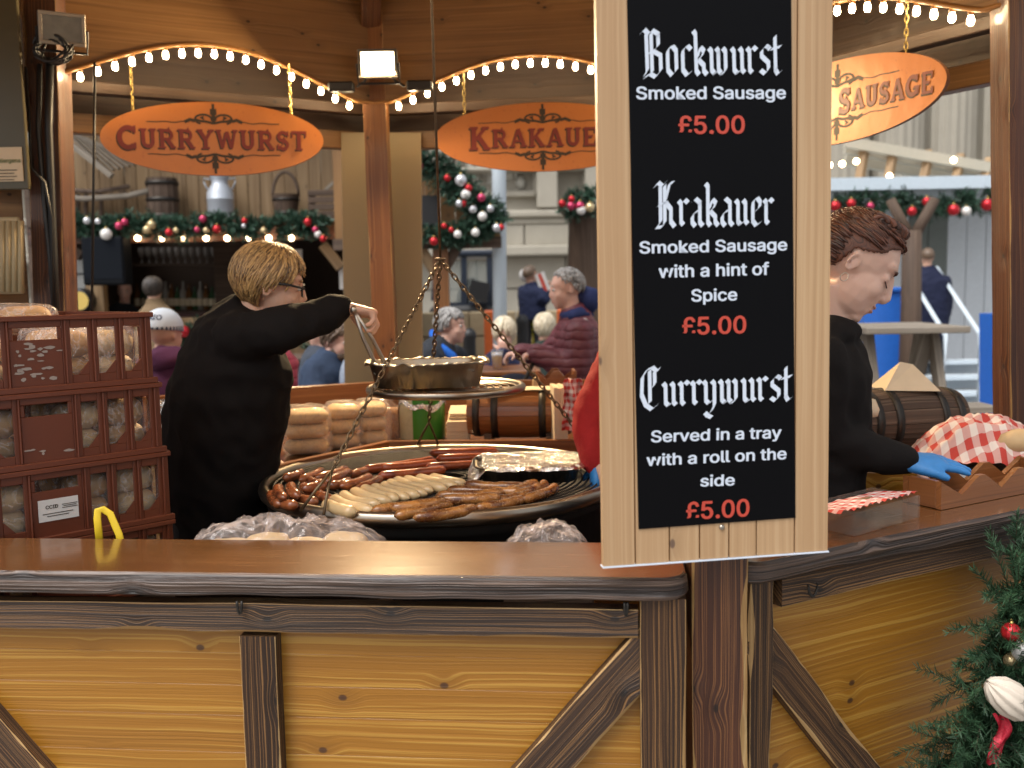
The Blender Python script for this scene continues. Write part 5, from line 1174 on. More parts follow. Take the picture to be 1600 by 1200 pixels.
# glasses: temple arm, frame, lens
m_ = MB(); gl = M['blackplastic']
for sg in (-1, 1):
    m_.tube([hd.w(-.004, sg*.083, .010), hd.w(.05, sg*.077, .012), hd.w(.093, sg*.062, .010)], [(.0022, .0042)]*3, 6)
    m_.tube([hd.w(.096-.012*math.cos(t)**2*.3-.006*(math.cos(t) > 0), sg*(.034+.026*math.cos(t)), .004+.019*math.sin(t)) for t in [j*math.pi/8 for j in range(16)]], .0020, 5, closed=True)
m_.tube([hd.w(.100, -.009, .010), hd.w(.100, .009, .010)], .002, 5); build('glasses', m_, gl, wk)
# tongs
tg = empty('tongs', J(598, 580, 2.90), 'long steel kitchen tongs held by the grill worker', 'tongs')
t0 = J(553, 484, 2.865); m_ = MB(); m_.sphere(t0, (.012, .012, .014), 10); build('hinge', m_, M['steel'], tg)
for e, k_ in (((588, 572), 0), ((606, 577), 1)):
    m_ = MB(); q = J(*e, 2.90+.02*k_); mid = t0.lerp(q, .5)+V((.006*(1 if k_ else -1), 0, 0)); m_.tube([t0, mid, q, q+(q-mid).normalized()*.02], [(.005, .0025), (.0055, .0025), (.007, .0025), (.011, .0025)], 8, up=(0, -1, .2)); build('arm', m_, M['steel'], tg)
# ---- the woman at the right counter
fw2 = V((1, -.12, 0)).normalized(); lt2 = V((-fw2.y, fw2.x, 0)); hip2 = J(1268, 830, 2.52)
wr = empty('person', V((hip2.x, hip2.y, .10)), 'woman in black with braided auburn hair and blue glove looking down at the counter', 'person')
h2 = Head(J(1336, 415, 2.47), V((.80, -.20, -.60)), V((.6, 0, .8)), 1.10)
ts2 = [(hip2, .17, .14), (J(1270, 740, 2.52), .165, .13), (J(1272, 640, 2.52), .18, .14), (J(1280, 570, 2.51), .185, .125), (J(1285, 530, 2.50), .15, .10), (J(1298, 500, 2.49), .075, .07), (J(1305, 482, 2.485), .058, .058)]
a2 = [J(1283, 565, 2.36), J(1292, 690, 2.38), J(1420, 722, 2.38)]; b2 = [J(1300, 565, 2.66), J(1330, 690, 2.72), J(1400, 720, 2.66)]
m_ = MB(); m_.tube([q[0] for q in ts2], [(q[1]*.8, q[2]*.8) for q in ts2], 16, up=fw2); limb(m_, a2, [.042, .036, .025]); limb(m_, b2, [.042, .036, .025]); m_.tube([J(1300, 500, 2.49), h2.w(-.02, 0, -.06)], [.052, .048], 14); h2.geo(m_, 1.0)
hand(m_, b2[2], V((1, 0, -.2)), V((0, 0, -1)), -1)
for s_ in (-1, 1): q = hip2+lt2*s_*.09; limb(m_, [q, V((q.x, q.y, .55)), V((q.x, q.y, .16))], [.08, .055, .042])
body(wr, m_, M['skinpale'], .0045, 2)
m_ = MB(); m_.tube([q[0] for q in ts2[:-2]], [(q[1], q[2]) for q in ts2[:-2]], 20, up=fw2); m_.sphere(J(1288, 520, 2.495), (.09, .14, .05), 12, rot=frame(fw2)); limb(m_, a2[:2]+[a2[1].lerp(a2[2], .93)], [.068, .058, .040]); limb(m_, b2[:2]+[b2[1].lerp(b2[2], .9)], [.065, .055, .04]); dress('black_top', m_, M['blackcloth'], wr, .011, 4, .008, 12, 9)
m_ = MB(); m_.grid(12, 20, lambda u, v: J(1318-8*v, 590+200*v, 2.52)+lt2*((u-.5)*.28)+fw2*(.035-.09*(u-.5)**2*2+.006*nz(u*5, v*5))); ap = build('apron', m_, plain('black_apron', (.012, .011, .012), .7), wr)
m_ = MB(); limb(m_, [hip2, V((hip2.x, hip2.y, .7)), V((hip2.x, hip2.y, .14))], [(.17, .14), (.15, .13), (.13, .12)], up=fw2); dress('jeans', m_, cloth_mat('dark_denim', (.018, .026, .055), .8), wr, .02, 2)
m_ = MB(); gd = V((1, .06, -.03)); hand(m_, a2[2]-V((.012, 0, 0)), gd, V((0, .25, -1)), -1, (.12, .15, .1), 1.05, 1.12, .05, (.85, .5, .1)); dress('blue_glove', m_, plain('blue_nitrile', (.035, .20, .50), .4, 0, .15, 60, .2), wr, .0042, 2)
h2.feats(wr, plain('auburn_brow', (.07, .03, .02), .7), closed=True)
HA = hair_mat('auburn_hair', (.022, .008, .004), (.15, .048, .022), .38)
build('hair_base', cap(h2, hairline([(0, .66), (.5, .62), (.9, .42), (1.2, .10), (1.45, -.06), (1.68, -.12), (1.85, -.60), (2.1, -.85), (3.2, -.95)]), 1.055, 120, 1.0, .012, 5), HA, wr)
roots = [(rs.uniform(-3.14, 3.14), rs.uniform(.15, 1.5)) for _ in range(2800)]+[(rs.choice((-1, 1))*rs.uniform(1.9, 3.0), rs.uniform(-.8, .2)) for _ in range(800)]; roots = [q for q in roots if q[1] > .60 or (abs(q[0]) > 1.15 and q[1] > .02) or abs(q[0]) > 1.9]
build('hair', hair_locks(h2, roots, lambda a, e: (.9*(1 if a > 0 else -1)*(1 if abs(a) < 2.6 else .1), .10 if e < .9 else -.25), .62, .0016, 7, 1.045, .004, 8), HA, wr)
m_ = MB()
for k_ in range(3):     # crown braid over the top
    m_.tube([h2.scalp(1.75-3.5*t, 1.08-.25*abs(2*t-1), 1.13)+h2.u*(.010*math.sin(t*38+k_*2.09))+h2.f*(.014*math.cos(t*38+k_*2.09)) for t in [i/80 for i in range(81)]], [(.0095, .0080)]*81, 7)
build('braid', m_, HA, wr)
m_ = MB(); m_.tube([h2.w(-.010+.008*math.cos(t), -.083, -.052+.010*math.sin(t)) for t in [j*math.pi/6 for j in range(12)]], .0012, 5, closed=True); build('earring', m_, M['steel'], wr)
# ---- simple maker for the people further off
def figure(label, hc, fwd, up=(0, 0, 1), size=1.0, torso=None, arms=(), hands=(), legs=None, skin='skin', top=None, trousers=None, hairm=None, haircond=None, hk=1.07, vox=.010, coll=None, extra=None, browm=None, hamp=.03, hfat=1.0, locks=None):
    """hc head centre; torso [(point, lateral, front-back)] from hip to neck; arms [[points], [radii]]"""
    fwd = V(fwd); fl_ = V((fwd.x, fwd.y, 0)).normalized(); hd_ = Head(hc, fwd, up, size); hp = torso[0][0]; zmin = min([q.z for l in (legs or []) for q in l] or [hp.z])-.08
    root = empty('person', V((hp.x, hp.y, max(0, zmin))), label, 'person')
    m_ = MB(); m_.tube([q[0] for q in torso], [(q[1]*.7, q[2]*.7) for q in torso], 14, up=fl_); m_.tube([torso[-1][0]-UP*.03, hd_.w(-.02, 0, -.06)], [.058*size, .052*size], 12); hd_.geo(m_, fat=hfat)
    for pts, rad in arms: limb(m_, pts, [r_*.72 for r_ in rad])
    for hh in hands: hand(m_, *hh)
    for l in (legs or []): limb(m_, l, [.065, .05, .04][:len(l)])
    body(root, m_, M[skin], vox, 2)
    m_ = MB(); m_.tube([q[0] for q in torso], [(q[1], q[2]) for q in torso[:-1]]+[(.072*size, .072*size)], 18, up=fl_)
    for pts, rad in arms: limb(m_, pts, rad)
    dress('jacket', m_, top, root, .016, 3, .007, 14, size*9)
    if legs:
        for l in legs: m_ = MB(); limb(m_, l, [.095, .075, .06][:len(l)]); dress('trouser_leg', m_, trousers or plain('dark_trousers', (.02, .02, .026), .8), root, .02, 2)
    hd_.feats(root, browm or hairm)
    if hairm: build('hair', cap(hd_, haircond or hairline([(0, .85), (.8, .7), (1.1, .35), (1.5, .05), (1.75, -.3), (3.2, -.55)]), hk, 84, hfat, hamp, size*7), hairm, root)
    if locks:
        rs_ = random.Random(int(size*100)+locks[0]); rt_ = [(rs_.uniform(-3.14, 3.14), rs_.uniform(-.3, 1.5)) for _ in range(locks[0])]; rt_ = [q for q in rt_ if haircond(*q)]; build('hair_locks', hair_locks(hd_, rt_, lambda a, e: (.25*(1 if a > 0 else -1), -1.0), locks[1], .0055, 7, hk, .02, 3, .02), hairm, root)
    return root, hd_
HG = hair_mat('grey_hair', (.16, .15, .14), (.42, .41, .40), .6); HD = hair_mat('dark_hair', (.012, .009, .007), (.05, .035, .025), .5); HBL = hair_mat('pale_blonde_hair', (.42, .33, .20), (.75, .66, .50), .5); HBR = hair_mat('brown_hair', (.05, .03, .018), (.16, .10, .06), .5)
# red-sleeved worker mostly behind the menu board
Yr = 3.12; C = lambda px, py, Y=Yr: P(px, py, Y)
RED = cloth_mat('red_sweatshirt', (.30, .012, .012), .8, .5, 12)
rootr, _ = figure('worker in a red sweatshirt with blue glove beside the grill, mostly behind the menu board', C(1030, 445, 3.16), (-.9, -.2, -.3), torso=[(C(1050, 800), .17, .14), (C(1045, 700), .18, .14), (C(1035, 580), .20, .15), (C(1030, 535), .18, .11), (C(1030, 500), .07, .07)],
       arms=[([C(972, 560, 3.0), C(922, 652, 2.93), C(930, 722, 2.86)], [.075, .064, .046]), ([C(1060, 560, 3.3), C(1040, 650, 3.3), C(980, 700, 3.15)], [.08, .07, .045])], hands=[(C(934, 718, 2.85), V((.2, -.1, -1)), V((-1, 0, 0)), 1)], legs=[[C(1050, 800)+V((0, s_*.1, 0)), V((C(1050, 800).x, Yr+s_*.1, .55)), V((C(1050, 800).x, Yr+s_*.1, .18))] for s_ in (-1, 1)], top=RED, hairm=HD)
m_ = MB(); hand(m_, C(931, 724, 2.855), V((-.02, .05, -1)), V((-1, 0, 0)), 1, r=1.12); dress('blue_glove', m_, plain('blue_nitrile_glove', (.035, .20, .50), .4), rootr, .005, 2)
# customers outside
def seg(px, ys, Y): return [P(px, y, Y) for y in ys]
# man in maroon puffer jacket leaning on a pushchair handle
Ym = 5.6; k5 = pxm(Ym)
def quilt(name, c):
    k = NT(name); co = k.nd('TexCoord').outputs['Object']; z = k.nd('SeparateXYZ', {0: co}).outputs[2]; n = k.noise(co, 16, 3, .5, .4); wv = k.math('ABSOLUTE', k.math('SINE', k.math('ADD', k.math('MULTIPLY', z, 62.0), k.math('MULTIPLY', n, 1.6))))
    k.set(Base_Color=k.mix(n, tuple(x*.75 for x in c), tuple(x*1.2 for x in c)), Roughness=.5); k.bump(k.math('ADD', k.math('POWER', wv, .5), k.math('MULTIPLY', n, .5)), .45, .02); return k.m
Cm = lambda px, py, Y=Ym: P(px, py, Y)
rm, hm = figure('man with cropped grey hair in a maroon quilted jacket gripping a pushchair handle', Cm(884, 452), (-.97, -.15, -.12), (-.12, 0, 1), .98, [(Cm(915, 690), .19, .15), (Cm(915, 620), .20, .165), (Cm(908, 560), .215, .17), (Cm(902, 515), .20, .13), (Cm(898, 492), .10, .09), (Cm(893, 478), .065, .065)],
   [([Cm(905, 520, 5.40), Cm(905, 585, 5.36), Cm(838, 552, 5.42)], [.092, .078, .058]), ([Cm(888, 520, 5.8), Cm(858, 560, 5.85), Cm(812, 550, 5.8)], [.09, .075, .055])], [(Cm(842, 551, 5.42), V((-1, 0, -.2)), V((-.2, 0, -1)), -1, (.7, .8, .6)), (Cm(814, 550, 5.8), V((-1, 0, -.2)), V((-.2, 0, -1)), 1, (.7, .8, .6))],
   [[Cm(915, 700)+V((0, s_*.1, 0)), V((Cm(915, 700).x, Ym+s_*.1, .5)), V((Cm(920, 700).x, Ym+s_*.1, .09))] for s_ in (-1, 1)], 'skinred', quilt('maroon_quilted_nylon', (.135, .026, .036)), None, HG, hairline([(0, 1.0), (.8, .92), (1.2, .50), (1.6, .12), (1.85, -.3), (3.2, -.5)]), 1.012, .010, locks=(500, .35))
m_ = MB(); blob(m_, Cm(916, 470, 5.66), (.085, .10, .085), .2, 2, 18, 3); blob(m_, Cm(900, 492, 5.6), (.095, .12, .05), .2, 2, 16, 5); build('navy_hood', m_, cloth_mat('navy_fleece', (.022, .032, .105)), rm)
m_ = MB(); m_.sphere(Cm(912, 488, 5.395)+V((.0, -.012, -.045)), (.022, .006, .014), 10); build('sleeve_badge', m_, M['paper'], rm)
pc_ = empty('pushchair', V((Cm(800, 700).x, 5.62, 0)), 'dark pushchair with grey handle in front of the maroon-jacketed man', 'pushchair')
m_ = MB()
for Y in (5.42, 5.80): m_.tube([Cm(840, 553, Y), Cm(822, 590, Y), Cm(790, 650, Y), V((Cm(765, 650, Y).x, Y, .15))], .012, 8)
m_.tube([Cm(842, 552, 5.38), Cm(838, 552, 5.84)], .016, 8); build('frame', m_, M['darksteel'], pc_)
m_ = MB(); blob(m_, Cm(800, 640, 5.62), (.20, .19, .22), .15, 2, 18, 4); build('seat', m_, cloth_mat('navy_quilted_seat', (.014, .016, .028)), pc_)
for dx in (-.22, .22):
    for Y in (5.42, 5.82): m_ = MB(); m_.lathe([(.085, -.015), (.10, -.01), (.10, .01), (.085, .015), (.085, -.015)], V((Cm(790, 650, Y).x+dx, Y, .10)), Matrix.Rotation(R(90), 3, 'X'), 20); build('wheel', m_, M['blackplastic'], pc_)
# man in grey jacket with blue collar
Yg = 6.4; Cg = lambda px, py, Y=Yg: P(px, py, Y)
rg, hg = figure('grey-haired man in a charcoal jacket with bright blue collar sitting outside', Cg(705, 510), (.95, -.28, -.03), (0, 0, 1), 1.0, [(Cg(672, 640), .19, .15), (Cg(676, 590), .20, .16), (Cg(684, 556), .20, .14), (Cg(690, 540), .12, .10), (Cg(697, 530), .065, .065)],
   [([Cg(670, 560, 6.2), Cg(684, 610, 6.15), Cg(740, 612, 6.2)], [.085, .07, .05]), ([Cg(712, 556, 6.6), Cg(730, 600, 6.6), Cg(752, 606, 6.5)], [.08, .065, .05])], [(Cg(742, 611, 6.2), V((1, 0, 0)), V((0, 0, -1)), 1)],
   [[Cg(672, 645)+V((0, s_*.11, 0)), Cg(745, 655)+V((0, s_*.11, 0)), V((Cg(752, 650).x, Yg+s_*.11, .09))] for s_ in (-1, 1)], 'skinred', cloth_mat('charcoal_jacket', (.030, .034, .042)), None, HG, hairline([(0, .75), (.8, .62), (1.1, .30), (1.45, .0), (1.7, -.35), (3.2, -.6)]), 1.03, locks=(500, .5))
m_ = MB(); m_.tube([Cg(675, 520, 6.45), Cg(678, 534, 6.36), Cg(692, 545, 6.30), Cg(706, 556, 6.28), Cg(714, 568, 6.28)], [(.02, .030)]*5, 8); build('blue_collar', m_, cloth_mat('bright_blue_collar', (.02, .13, .55)), rg)
# blonde woman with hand at her mouth
Yb = 7.2; Cb = lambda px, py, Y=Yb: P(px, py, Y)
rb, hb_ = figure('blonde woman in a navy coat, hand at her mouth, behind the beer', Cb(788, 522), (-.05, -1, -.12), (0, 0, 1), 1.0, [(Cb(786, 640), .21, .15), (Cb(786, 600), .22, .16), (Cb(786, 570), .21, .14), (Cb(786, 556), .13, .10), (Cb(787, 546), .06, .06)],
   [([Cb(757, 572, 7.15), Cb(762, 608, 6.95), Cb(786, 552, 6.98)], [.08, .07, .05]), ([Cb(820, 572, 7.15), Cb(832, 606, 7.0), Cb(800, 600, 6.85)], [.08, .07, .05])], [(Cb(786, 552, 6.98), V((0, -.1, 1)), V((0, 1, .2)), 1, (.8, .8, .5)), (Cb(800, 600, 6.85), V((-1, 0, 0)), V((0, 0, -1)), 1)], None, 'skinred', cloth_mat('navy_coat', (.014, .017, .045)), None, HBL, hairline([(0, .42), (.45, .38), (.7, -.1), (.85, -1.0), (3.2, -1.1)]), 1.12, hamp=.06, locks=(500, 1.0))
# man with newspaper further back
Yp = 11.5; Cp = lambda px, py, Y=Yp: P(px, py, Y)
rp, hp_ = figure('man in a navy jacket standing by the stone wall holding up a newspaper', Cp(829, 430), (.6, .6, .1), (0, 0, 1), .95, [(Cp(832, 500), .18, .14), (Cp(832, 475), .19, .14), (Cp(830, 455), .19, .12), (Cp(830, 446), .08, .08), (Cp(829, 441), .06, .06)],
   [([Cp(845, 456, 11.4), Cp(850, 472, 11.3), Cp(858, 456, 11.5)], [.08, .065, .05]), ([Cp(818, 456, 11.6), Cp(818, 472, 11.7), Cp(838, 468, 11.8)], [.08, .065, .05])], [(Cp(858, 456, 11.5), V((.3, 0, 1)), V((-1, 0, 0)), 1)], [[Cp(832, 505)+V((s_*.1, 0, 0)), V((Cp(832, 500).x+s_*.1, Yp, .5)), V((Cp(832, 500).x+s_*.1, Yp, .09))] for s_ in (-1, 1)], 'skin', cloth_mat('navy_pinstripe', (.018, .024, .060)), None, HBR, vox=.014)
m_ = MB(); a0, a1, a2_, a3 = Cp(836, 430, 11.35), Cp(850, 424, 11.35), Cp(860, 452, 11.35), Cp(846, 460, 11.35); m_.add([a0, a1, a2_, a3]+[q+V((0, .01, 0)) for q in (a0, a1, a2_, a3)], [(0, 1, 2, 3), (7, 6, 5, 4), (0, 4, 5, 1), (1, 5, 6, 2), (2, 6, 7, 3), (3, 7, 4, 0)]); npp = build('newspaper', m_, M['paper'], None, 'folded white newspaper with a red band held by the man in navy', 'newspaper')
m_ = MB(); m_.add([Cp(840, 429, 11.34), Cp(845, 427, 11.34), Cp(856, 454, 11.34), Cp(851, 456, 11.34)], [(0, 1, 2, 3)]); build('red_band', m_, M['red'], npp)
m_ = MB(); m_.sphere(Cp(822, 430, 11.7), (.085, .05, .085), 12); build('white_bundle', m_, M['paper'], None, 'white paper bundle beside the newspaper reader', 'paper')
# second pale-haired person behind the maroon jacket
Yk = 8.2; Ck = lambda px, py: P(px, py, Yk)
figure('pale-haired person sitting behind the man in the maroon jacket', Ck(852, 512), (.3, 1, 0), (0, 0, 1), 1.0, [(Ck(858, 600), .2, .15), (Ck(858, 570), .21, .15), (Ck(856, 545), .18, .12), (Ck(853, 530), .06, .06)], (), (), None, 'skin', cloth_mat('dark_green_coat', (.03, .04, .035)), None, HBL, hairline([(0, .42), (.5, .38), (.8, -.2), (1.0, -.9), (3.2, -1.1)]), 1.10, .014, locks=(500, 1.0))
# bearded man in blue jacket
Yd = 5.9; Cd = lambda px, py, Y=Yd: P(px, py, Y)
rd, hdd = figure('bearded man in a blue denim jacket seated with folded arms outside', Cd(528, 534), (.9, -.5, -.15), (0, 0, 1), 1.0, [(Cd(508, 660), .19, .15), (Cd(510, 620), .20, .155), (Cd(512, 580), .205, .14), (Cd(514, 560), .11, .095), (Cd(518, 548), .065, .065)],
   [([Cd(492, 580, 5.8), Cd(494, 622, 5.7), Cd(525, 612, 5.6)], [.085, .07, .05]), ([Cd(538, 580, 6.0), Cd(548, 615, 5.8), Cd(530, 612, 5.65)], [.085, .07, .05])], [(Cd(522, 610, 5.6), V((1, 0, .1)), V((0, 0, -1)), 1)], None, 'skinred', cloth_mat('blue_denim_jacket', (.035, .055, .10)), None, HBR, hairline([(0, .75), (.8, .6), (1.2, .2), (1.45, -.1), (1.8, -.35), (3.2, -.5)]), 1.04, locks=(400, .5))
m_ = MB(); blob(m_, hdd.w(.040, 0, -.078), (.054, .054, .044), .12, 3, 18, 2, hdd.R); blob(m_, hdd.w(.012, 0, -.058), (.050, .064, .040), .1, 3, 18, 4, hdd.R); build('beard', m_, HBR, rd)
m_ = MB(); blob(m_, Cd(546, 590, 5.75), (.06, .04, .13), .15, 2, 14, 2); build('pale_shirt', m_, cloth_mat('pale_blue_shirt', (.36, .42, .52)), rd)
figure('pink-faced person seen just behind the bearded man', Cd(503, 515, 6.5), (-.9, -.4, 0), (0, 0, 1), 1.0, [(Cd(500, 640, 6.5), .19, .15), (Cd(500, 590, 6.5), .20, .15), (Cd(501, 555, 6.5), .17, .12), (Cd(502, 540, 6.5), .06, .06)], (), (), None, 'skinred', cloth_mat('slate_coat', (.05, .06, .08)), None, HD, None, 1.05, .014)
# person in pink top and denim, hidden mostly by the grill worker
figure('person in a pink padded top just behind the grill worker', P(415, 500, 5.2), (-.2, 1, 0), (0, 0, 1), 1.0, [(P(412, 640, 5.2), .17, .14), (P(412, 600, 5.2), .18, .15), (P(412, 560, 5.2), .185, .13), (P(413, 535, 5.2), .10, .09), (P(414, 524, 5.2), .06, .06)], (), (), [[P(412, 645, 5.2)+V((s_*.09, 0, 0)), V((P(412, 600, 5.2).x+s_*.09, 5.2, .5)), V((P(412, 600, 5.2).x+s_*.09, 5.2, .09))] for s_ in (-1, 1)], 'skin', quilt('pink_quilted', (.55, .06, .10)), cloth_mat('blue_denim', (.10, .14, .22)), HD, None, 1.06, .014)
# child-like figure in knitted bobble hat and purple hoodie
Yh = 4.9; Ch = lambda px, py, Y=Yh: P(px, py, Y)
rh, hh_ = figure('person in a purple hoodie and white-and-blue knitted hat, back turned', Ch(258, 522), (.35, .93, -.1), (0, 0, 1), 1.0, [(Ch(262, 690), .19, .15), (Ch(262, 640), .20, .16), (Ch(261, 590), .205, .15), (Ch(260, 560), .15, .12), (Ch(259, 545), .065, .065)], [([Ch(230, 585), Ch(224, 640), Ch(240, 690)], [.085, .07, .055]), ([Ch(292, 585), Ch(298, 640), Ch(285, 690)], [.085, .07, .055])], (), [[Ch(262, 700)+V((s_*.1, 0, 0)), V((Ch(262, 700).x+s_*.1, Yh, .5)), V((Ch(262, 700).x+s_*.1, Yh, .09))] for s_ in (-1, 1)], 'skin', cloth_mat('purple_fleece', (.085, .022, .058)), None, None, vox=.012, browm=HD)
k = NT('knitted_hat'); co = k.nd('TexCoord').outputs['Object']; sp = k.nd('SeparateXYZ', {0: co}); ang = k.math('ARCTAN2', sp.outputs[0], sp.outputs[1]); zb_ = sp.outputs[2]
band = k.math('LESS_THAN', zb_, -.045); st_ = k.math('GREATER_THAN', k.math('SINE', k.math('MULTIPLY', ang, 30.0)), 0.0)
k.set(Base_Color=k.mix(band, (.62, .68, .76), k.mix(st_, (.03, .05, .10), (.55, .58, .62))), Roughness=.9); k.bump(k.noise(co, 180, 2), .4, .004)
hat = build('knitted_hat', cap(hh_, lambda a, e: e > -.15, 1.16, 48, 1.0, .01, 2), k.m, rh)
m_ = MB(); n_h = 0
t = text_mb('ATRIO', .040, .0008); xs_ = [p.x for p in t.v]
bk = V((0, -1, 0)); cx_ = hh_.w(-.02, 0, .06); 
for i, p in enumerate(t.v):
    an = p.x/.105; q = hh_.scalp(math.pi+.05+an*1.7, .36+p.y*13, 1.18+p.z*3); t.v[i] = q
build('lettering', t, cloth_mat('navy_knit', (.02, .035, .09)), hat)
m_ = MB(); blob(m_, Ch(262, 560, 4.80), (.13, .085, .06), .25, 2, 18, 6); build('hood', m_, cloth_mat('purple_fleece_hood', (.085, .022, .058)), rh)
# ------------------------------------------------------------------ fir garlands and baubles
def fir_mat(name, c0, c1):
    k = NT(name); g = k.nd('Attribute', attribute_name='gc').outputs['Vector']; n = k.noise(g, 3.0, 2); k.set(Base_Color=k.mix(k.ramp(n, [(.3, 0.0), (.7, 1.0)]), c0, c1), Roughness=.5, Specular_IOR_Level=.4); return k.m
M['fir'] = fir_mat('fir_needles', (.012, .036, .017), (.05, .115, .055)); M['firtwig'] = plain('fir_twig', (.06, .035, .02), .8); M['firfar'] = fir_mat('garland_needles', (.018, .05, .030), (.055, .125, .080))
def fir(path, rad, ntw, nneed, nl, nw, seed, flat=None, droop=.25):
    """foliage and twig meshes along a path"""
    rs = random.Random(seed); fo, tw = MB(), MB(); path = [V(p) for p in path]; segs = len(path)-1
    for i in range(ntw):
        t = rs.random()*segs; k = min(int(t), segs-1); b = path[k].lerp(path[k+1], t-k); ax = (path[k+1]-path[k]).normalized()
        d = V((rs.gauss(0, 1), rs.gauss(0, 1), rs.gauss(0, 1))); d = (d-ax*d.dot(ax)).normalized()
        if flat is not None and d.dot(flat) < -.25: d = -d
        d = (d+ax*rs.uniform(-.7, .7)-UP*droop).normalized(); L = rad*rs.uniform(.6, 1.15) if not callable(rad) else rad(t/segs)*rs.uniform(.6, 1.15)
        bend = V((rs.uniform(-.3, .3), rs.uniform(-.3, .3), -.25*rs.random())); off = V((rs.random()*50, rs.random()*50, rs.random()*50))
        f = lambda s_: b+d*(L*s_)+bend*(L*s_*s_*.5)
        tw.tube([f(0), f(.5), f(1)], [nw*.9, nw*.7, nw*.4], 4, caps=False)
        sd_ = d.cross(V((rs.gauss(0, 1), rs.gauss(0, 1), rs.gauss(0, 1)))).normalized()
        for j in range(nneed):
            s_ = .12+.88*(j+rs.random())/nneed; p = f(s_); a = rs.uniform(0, 6.283); n_ = (sd_*math.cos(a)+d.cross(sd_)*math.sin(a)*.55); v = (n_*1.0+d*rs.uniform(.55, 1.0)).normalized()*nl*rs.uniform(.7, 1.1)*(1-.35*max(0, s_-.8)*5)
            sw = v.cross(V((rs.gauss(0, 1), rs.gauss(0, 1), rs.gauss(0, 1)))).normalized()*nw
            fo.add([p-sw, p+sw, p+v*.6+sw*.8, p+v, p+v*.6-sw*.8], [(0, 1, 2, 3, 4)], 0, [off]*5)
    return fo, tw
def garland(path, rad, ntw, nneed, nl, nw, seed, label, far=True, flat=None, droop=.25):
    root = empty('fir_garland', path[0], label, 'garland'); fo, tw = fir(path, rad, ntw, nneed, nl, nw, seed, flat, droop); build('foliage', fo, M['firfar' if far else 'fir'], root, kind='stuff'); build('twigs', tw, M['firtwig'], root, kind='stuff'); return root
def ball_mat(name, c, rough=.15, metal=.6): return plain(name, c, rough, metal, .05, 10)
BALL = {'r': ball_mat('red_bauble', (.50, .022, .030)), 'p': ball_mat('pink_bauble', (.50, .05, .12)), 'g': ball_mat('gold_bauble', (.62, .48, .26)), 's': ball_mat('silver_bauble', (.62, .62, .64)), 'w': ball_mat('white_bauble', (.75, .72, .68), .3, .1)}
BN = {'r': 'red', 'p': 'pink', 'g': 'gold', 's': 'silver', 'w': 'white'}
BME = {}
def bauble(p, r, kd, where, grp):
    key = (kd, round(r, 3))
    if key not in BME:
        m_ = MB(); m_.sphere((0, 0, 0), r, 18); b_ = to_mesh('bauble', m_, BALL[kd]); m_ = MB(); m_.lathe([(r*.22, r*.95), (r*.22, r*1.18), (0, r*1.2)], n=10); m_.tube([V((r*.12*math.cos(t), 0, r*1.3+r*.12*math.sin(t))) for t in [j*.785 for j in range(8)]], r*.03, 4, closed=True); BME[key] = (b_, to_mesh('bauble_cap', m_, M['brasschain']))
    o = bpy.data.objects.new('bauble', BME[key][0]); col.objects.link(o); o.location = p; tag(o, '%s bauble hanging on %s' % (BN[kd], where), 'bauble', grp)
    c_ = bpy.data.objects.new('bauble_cap', BME[key][1]); col.objects.link(c_); c_.parent = o; return o
# near garland on the right-hand panel
def oB(px, py, pr): return PP(px, py, B0+inB*(OUT-pr), inB)
pth = [oB(1650, 868, .10), oB(1592, 915, .11), oB(1560, 985, .13), oB(1545, 1080, .14), oB(1520, 1170, .14), oB(1490, 1270, .14)]
garland(pth, lambda t: .15+.085*t, 760, 90, .030, .0011, 3, 'thick fir garland with ornaments hanging down the right-hand counter panel', False, -inB, .3)
NG = 'ornaments on the near fir garland'
bauble(oB(1580, 988, .22), .0205, 'r', 'the near fir garland', NG); bauble(oB(1597, 1018, .21), .022, 'w', 'the near fir garland', NG); bauble(oB(1580, 1032, .19), .017, 'g', 'the near fir garland', NG)
c = oB(1578, 1092, .27); m_ = MB(); F_ = frame(V((.75, 0, -.6))); n_ = 40
m_.lathe([(.003, -.058), (.016, -.05), (.030, -.03), (.036, 0), (.030, .03), (.014, .05), (.003, .058)], c, Matrix((F_.col[1], F_.col[2], F_.col[0])).transposed(), n_)
for i, p_ in enumerate(m_.v): m_.v[i] = p_+(p_-c)*(.07 if (i % n_) % 4 < 2 else -.04)
build('white_ornament', m_, plain('white_ribbed_ornament', (.60, .52, .43), .5), None, 'ribbed white drop ornament tucked in the near fir garland', 'ornament', NG)
m_ = MB(); c = oB(1560, 1148, .26); m_.grid(10, 22, lambda u, v: c+V(((u-.5)*.028+.012*math.sin(v*5), -.006*math.sin(u*6+v*9), .045-.11*v+.004*math.sin(u*12)))); build('red_ribbon', m_, plain('red_sparkle_ribbon', (.40, .012, .030), .35, .3, .5, 300, .3), None, 'crinkled red ribbon hanging on the near fir garland', 'ribbon', NG)
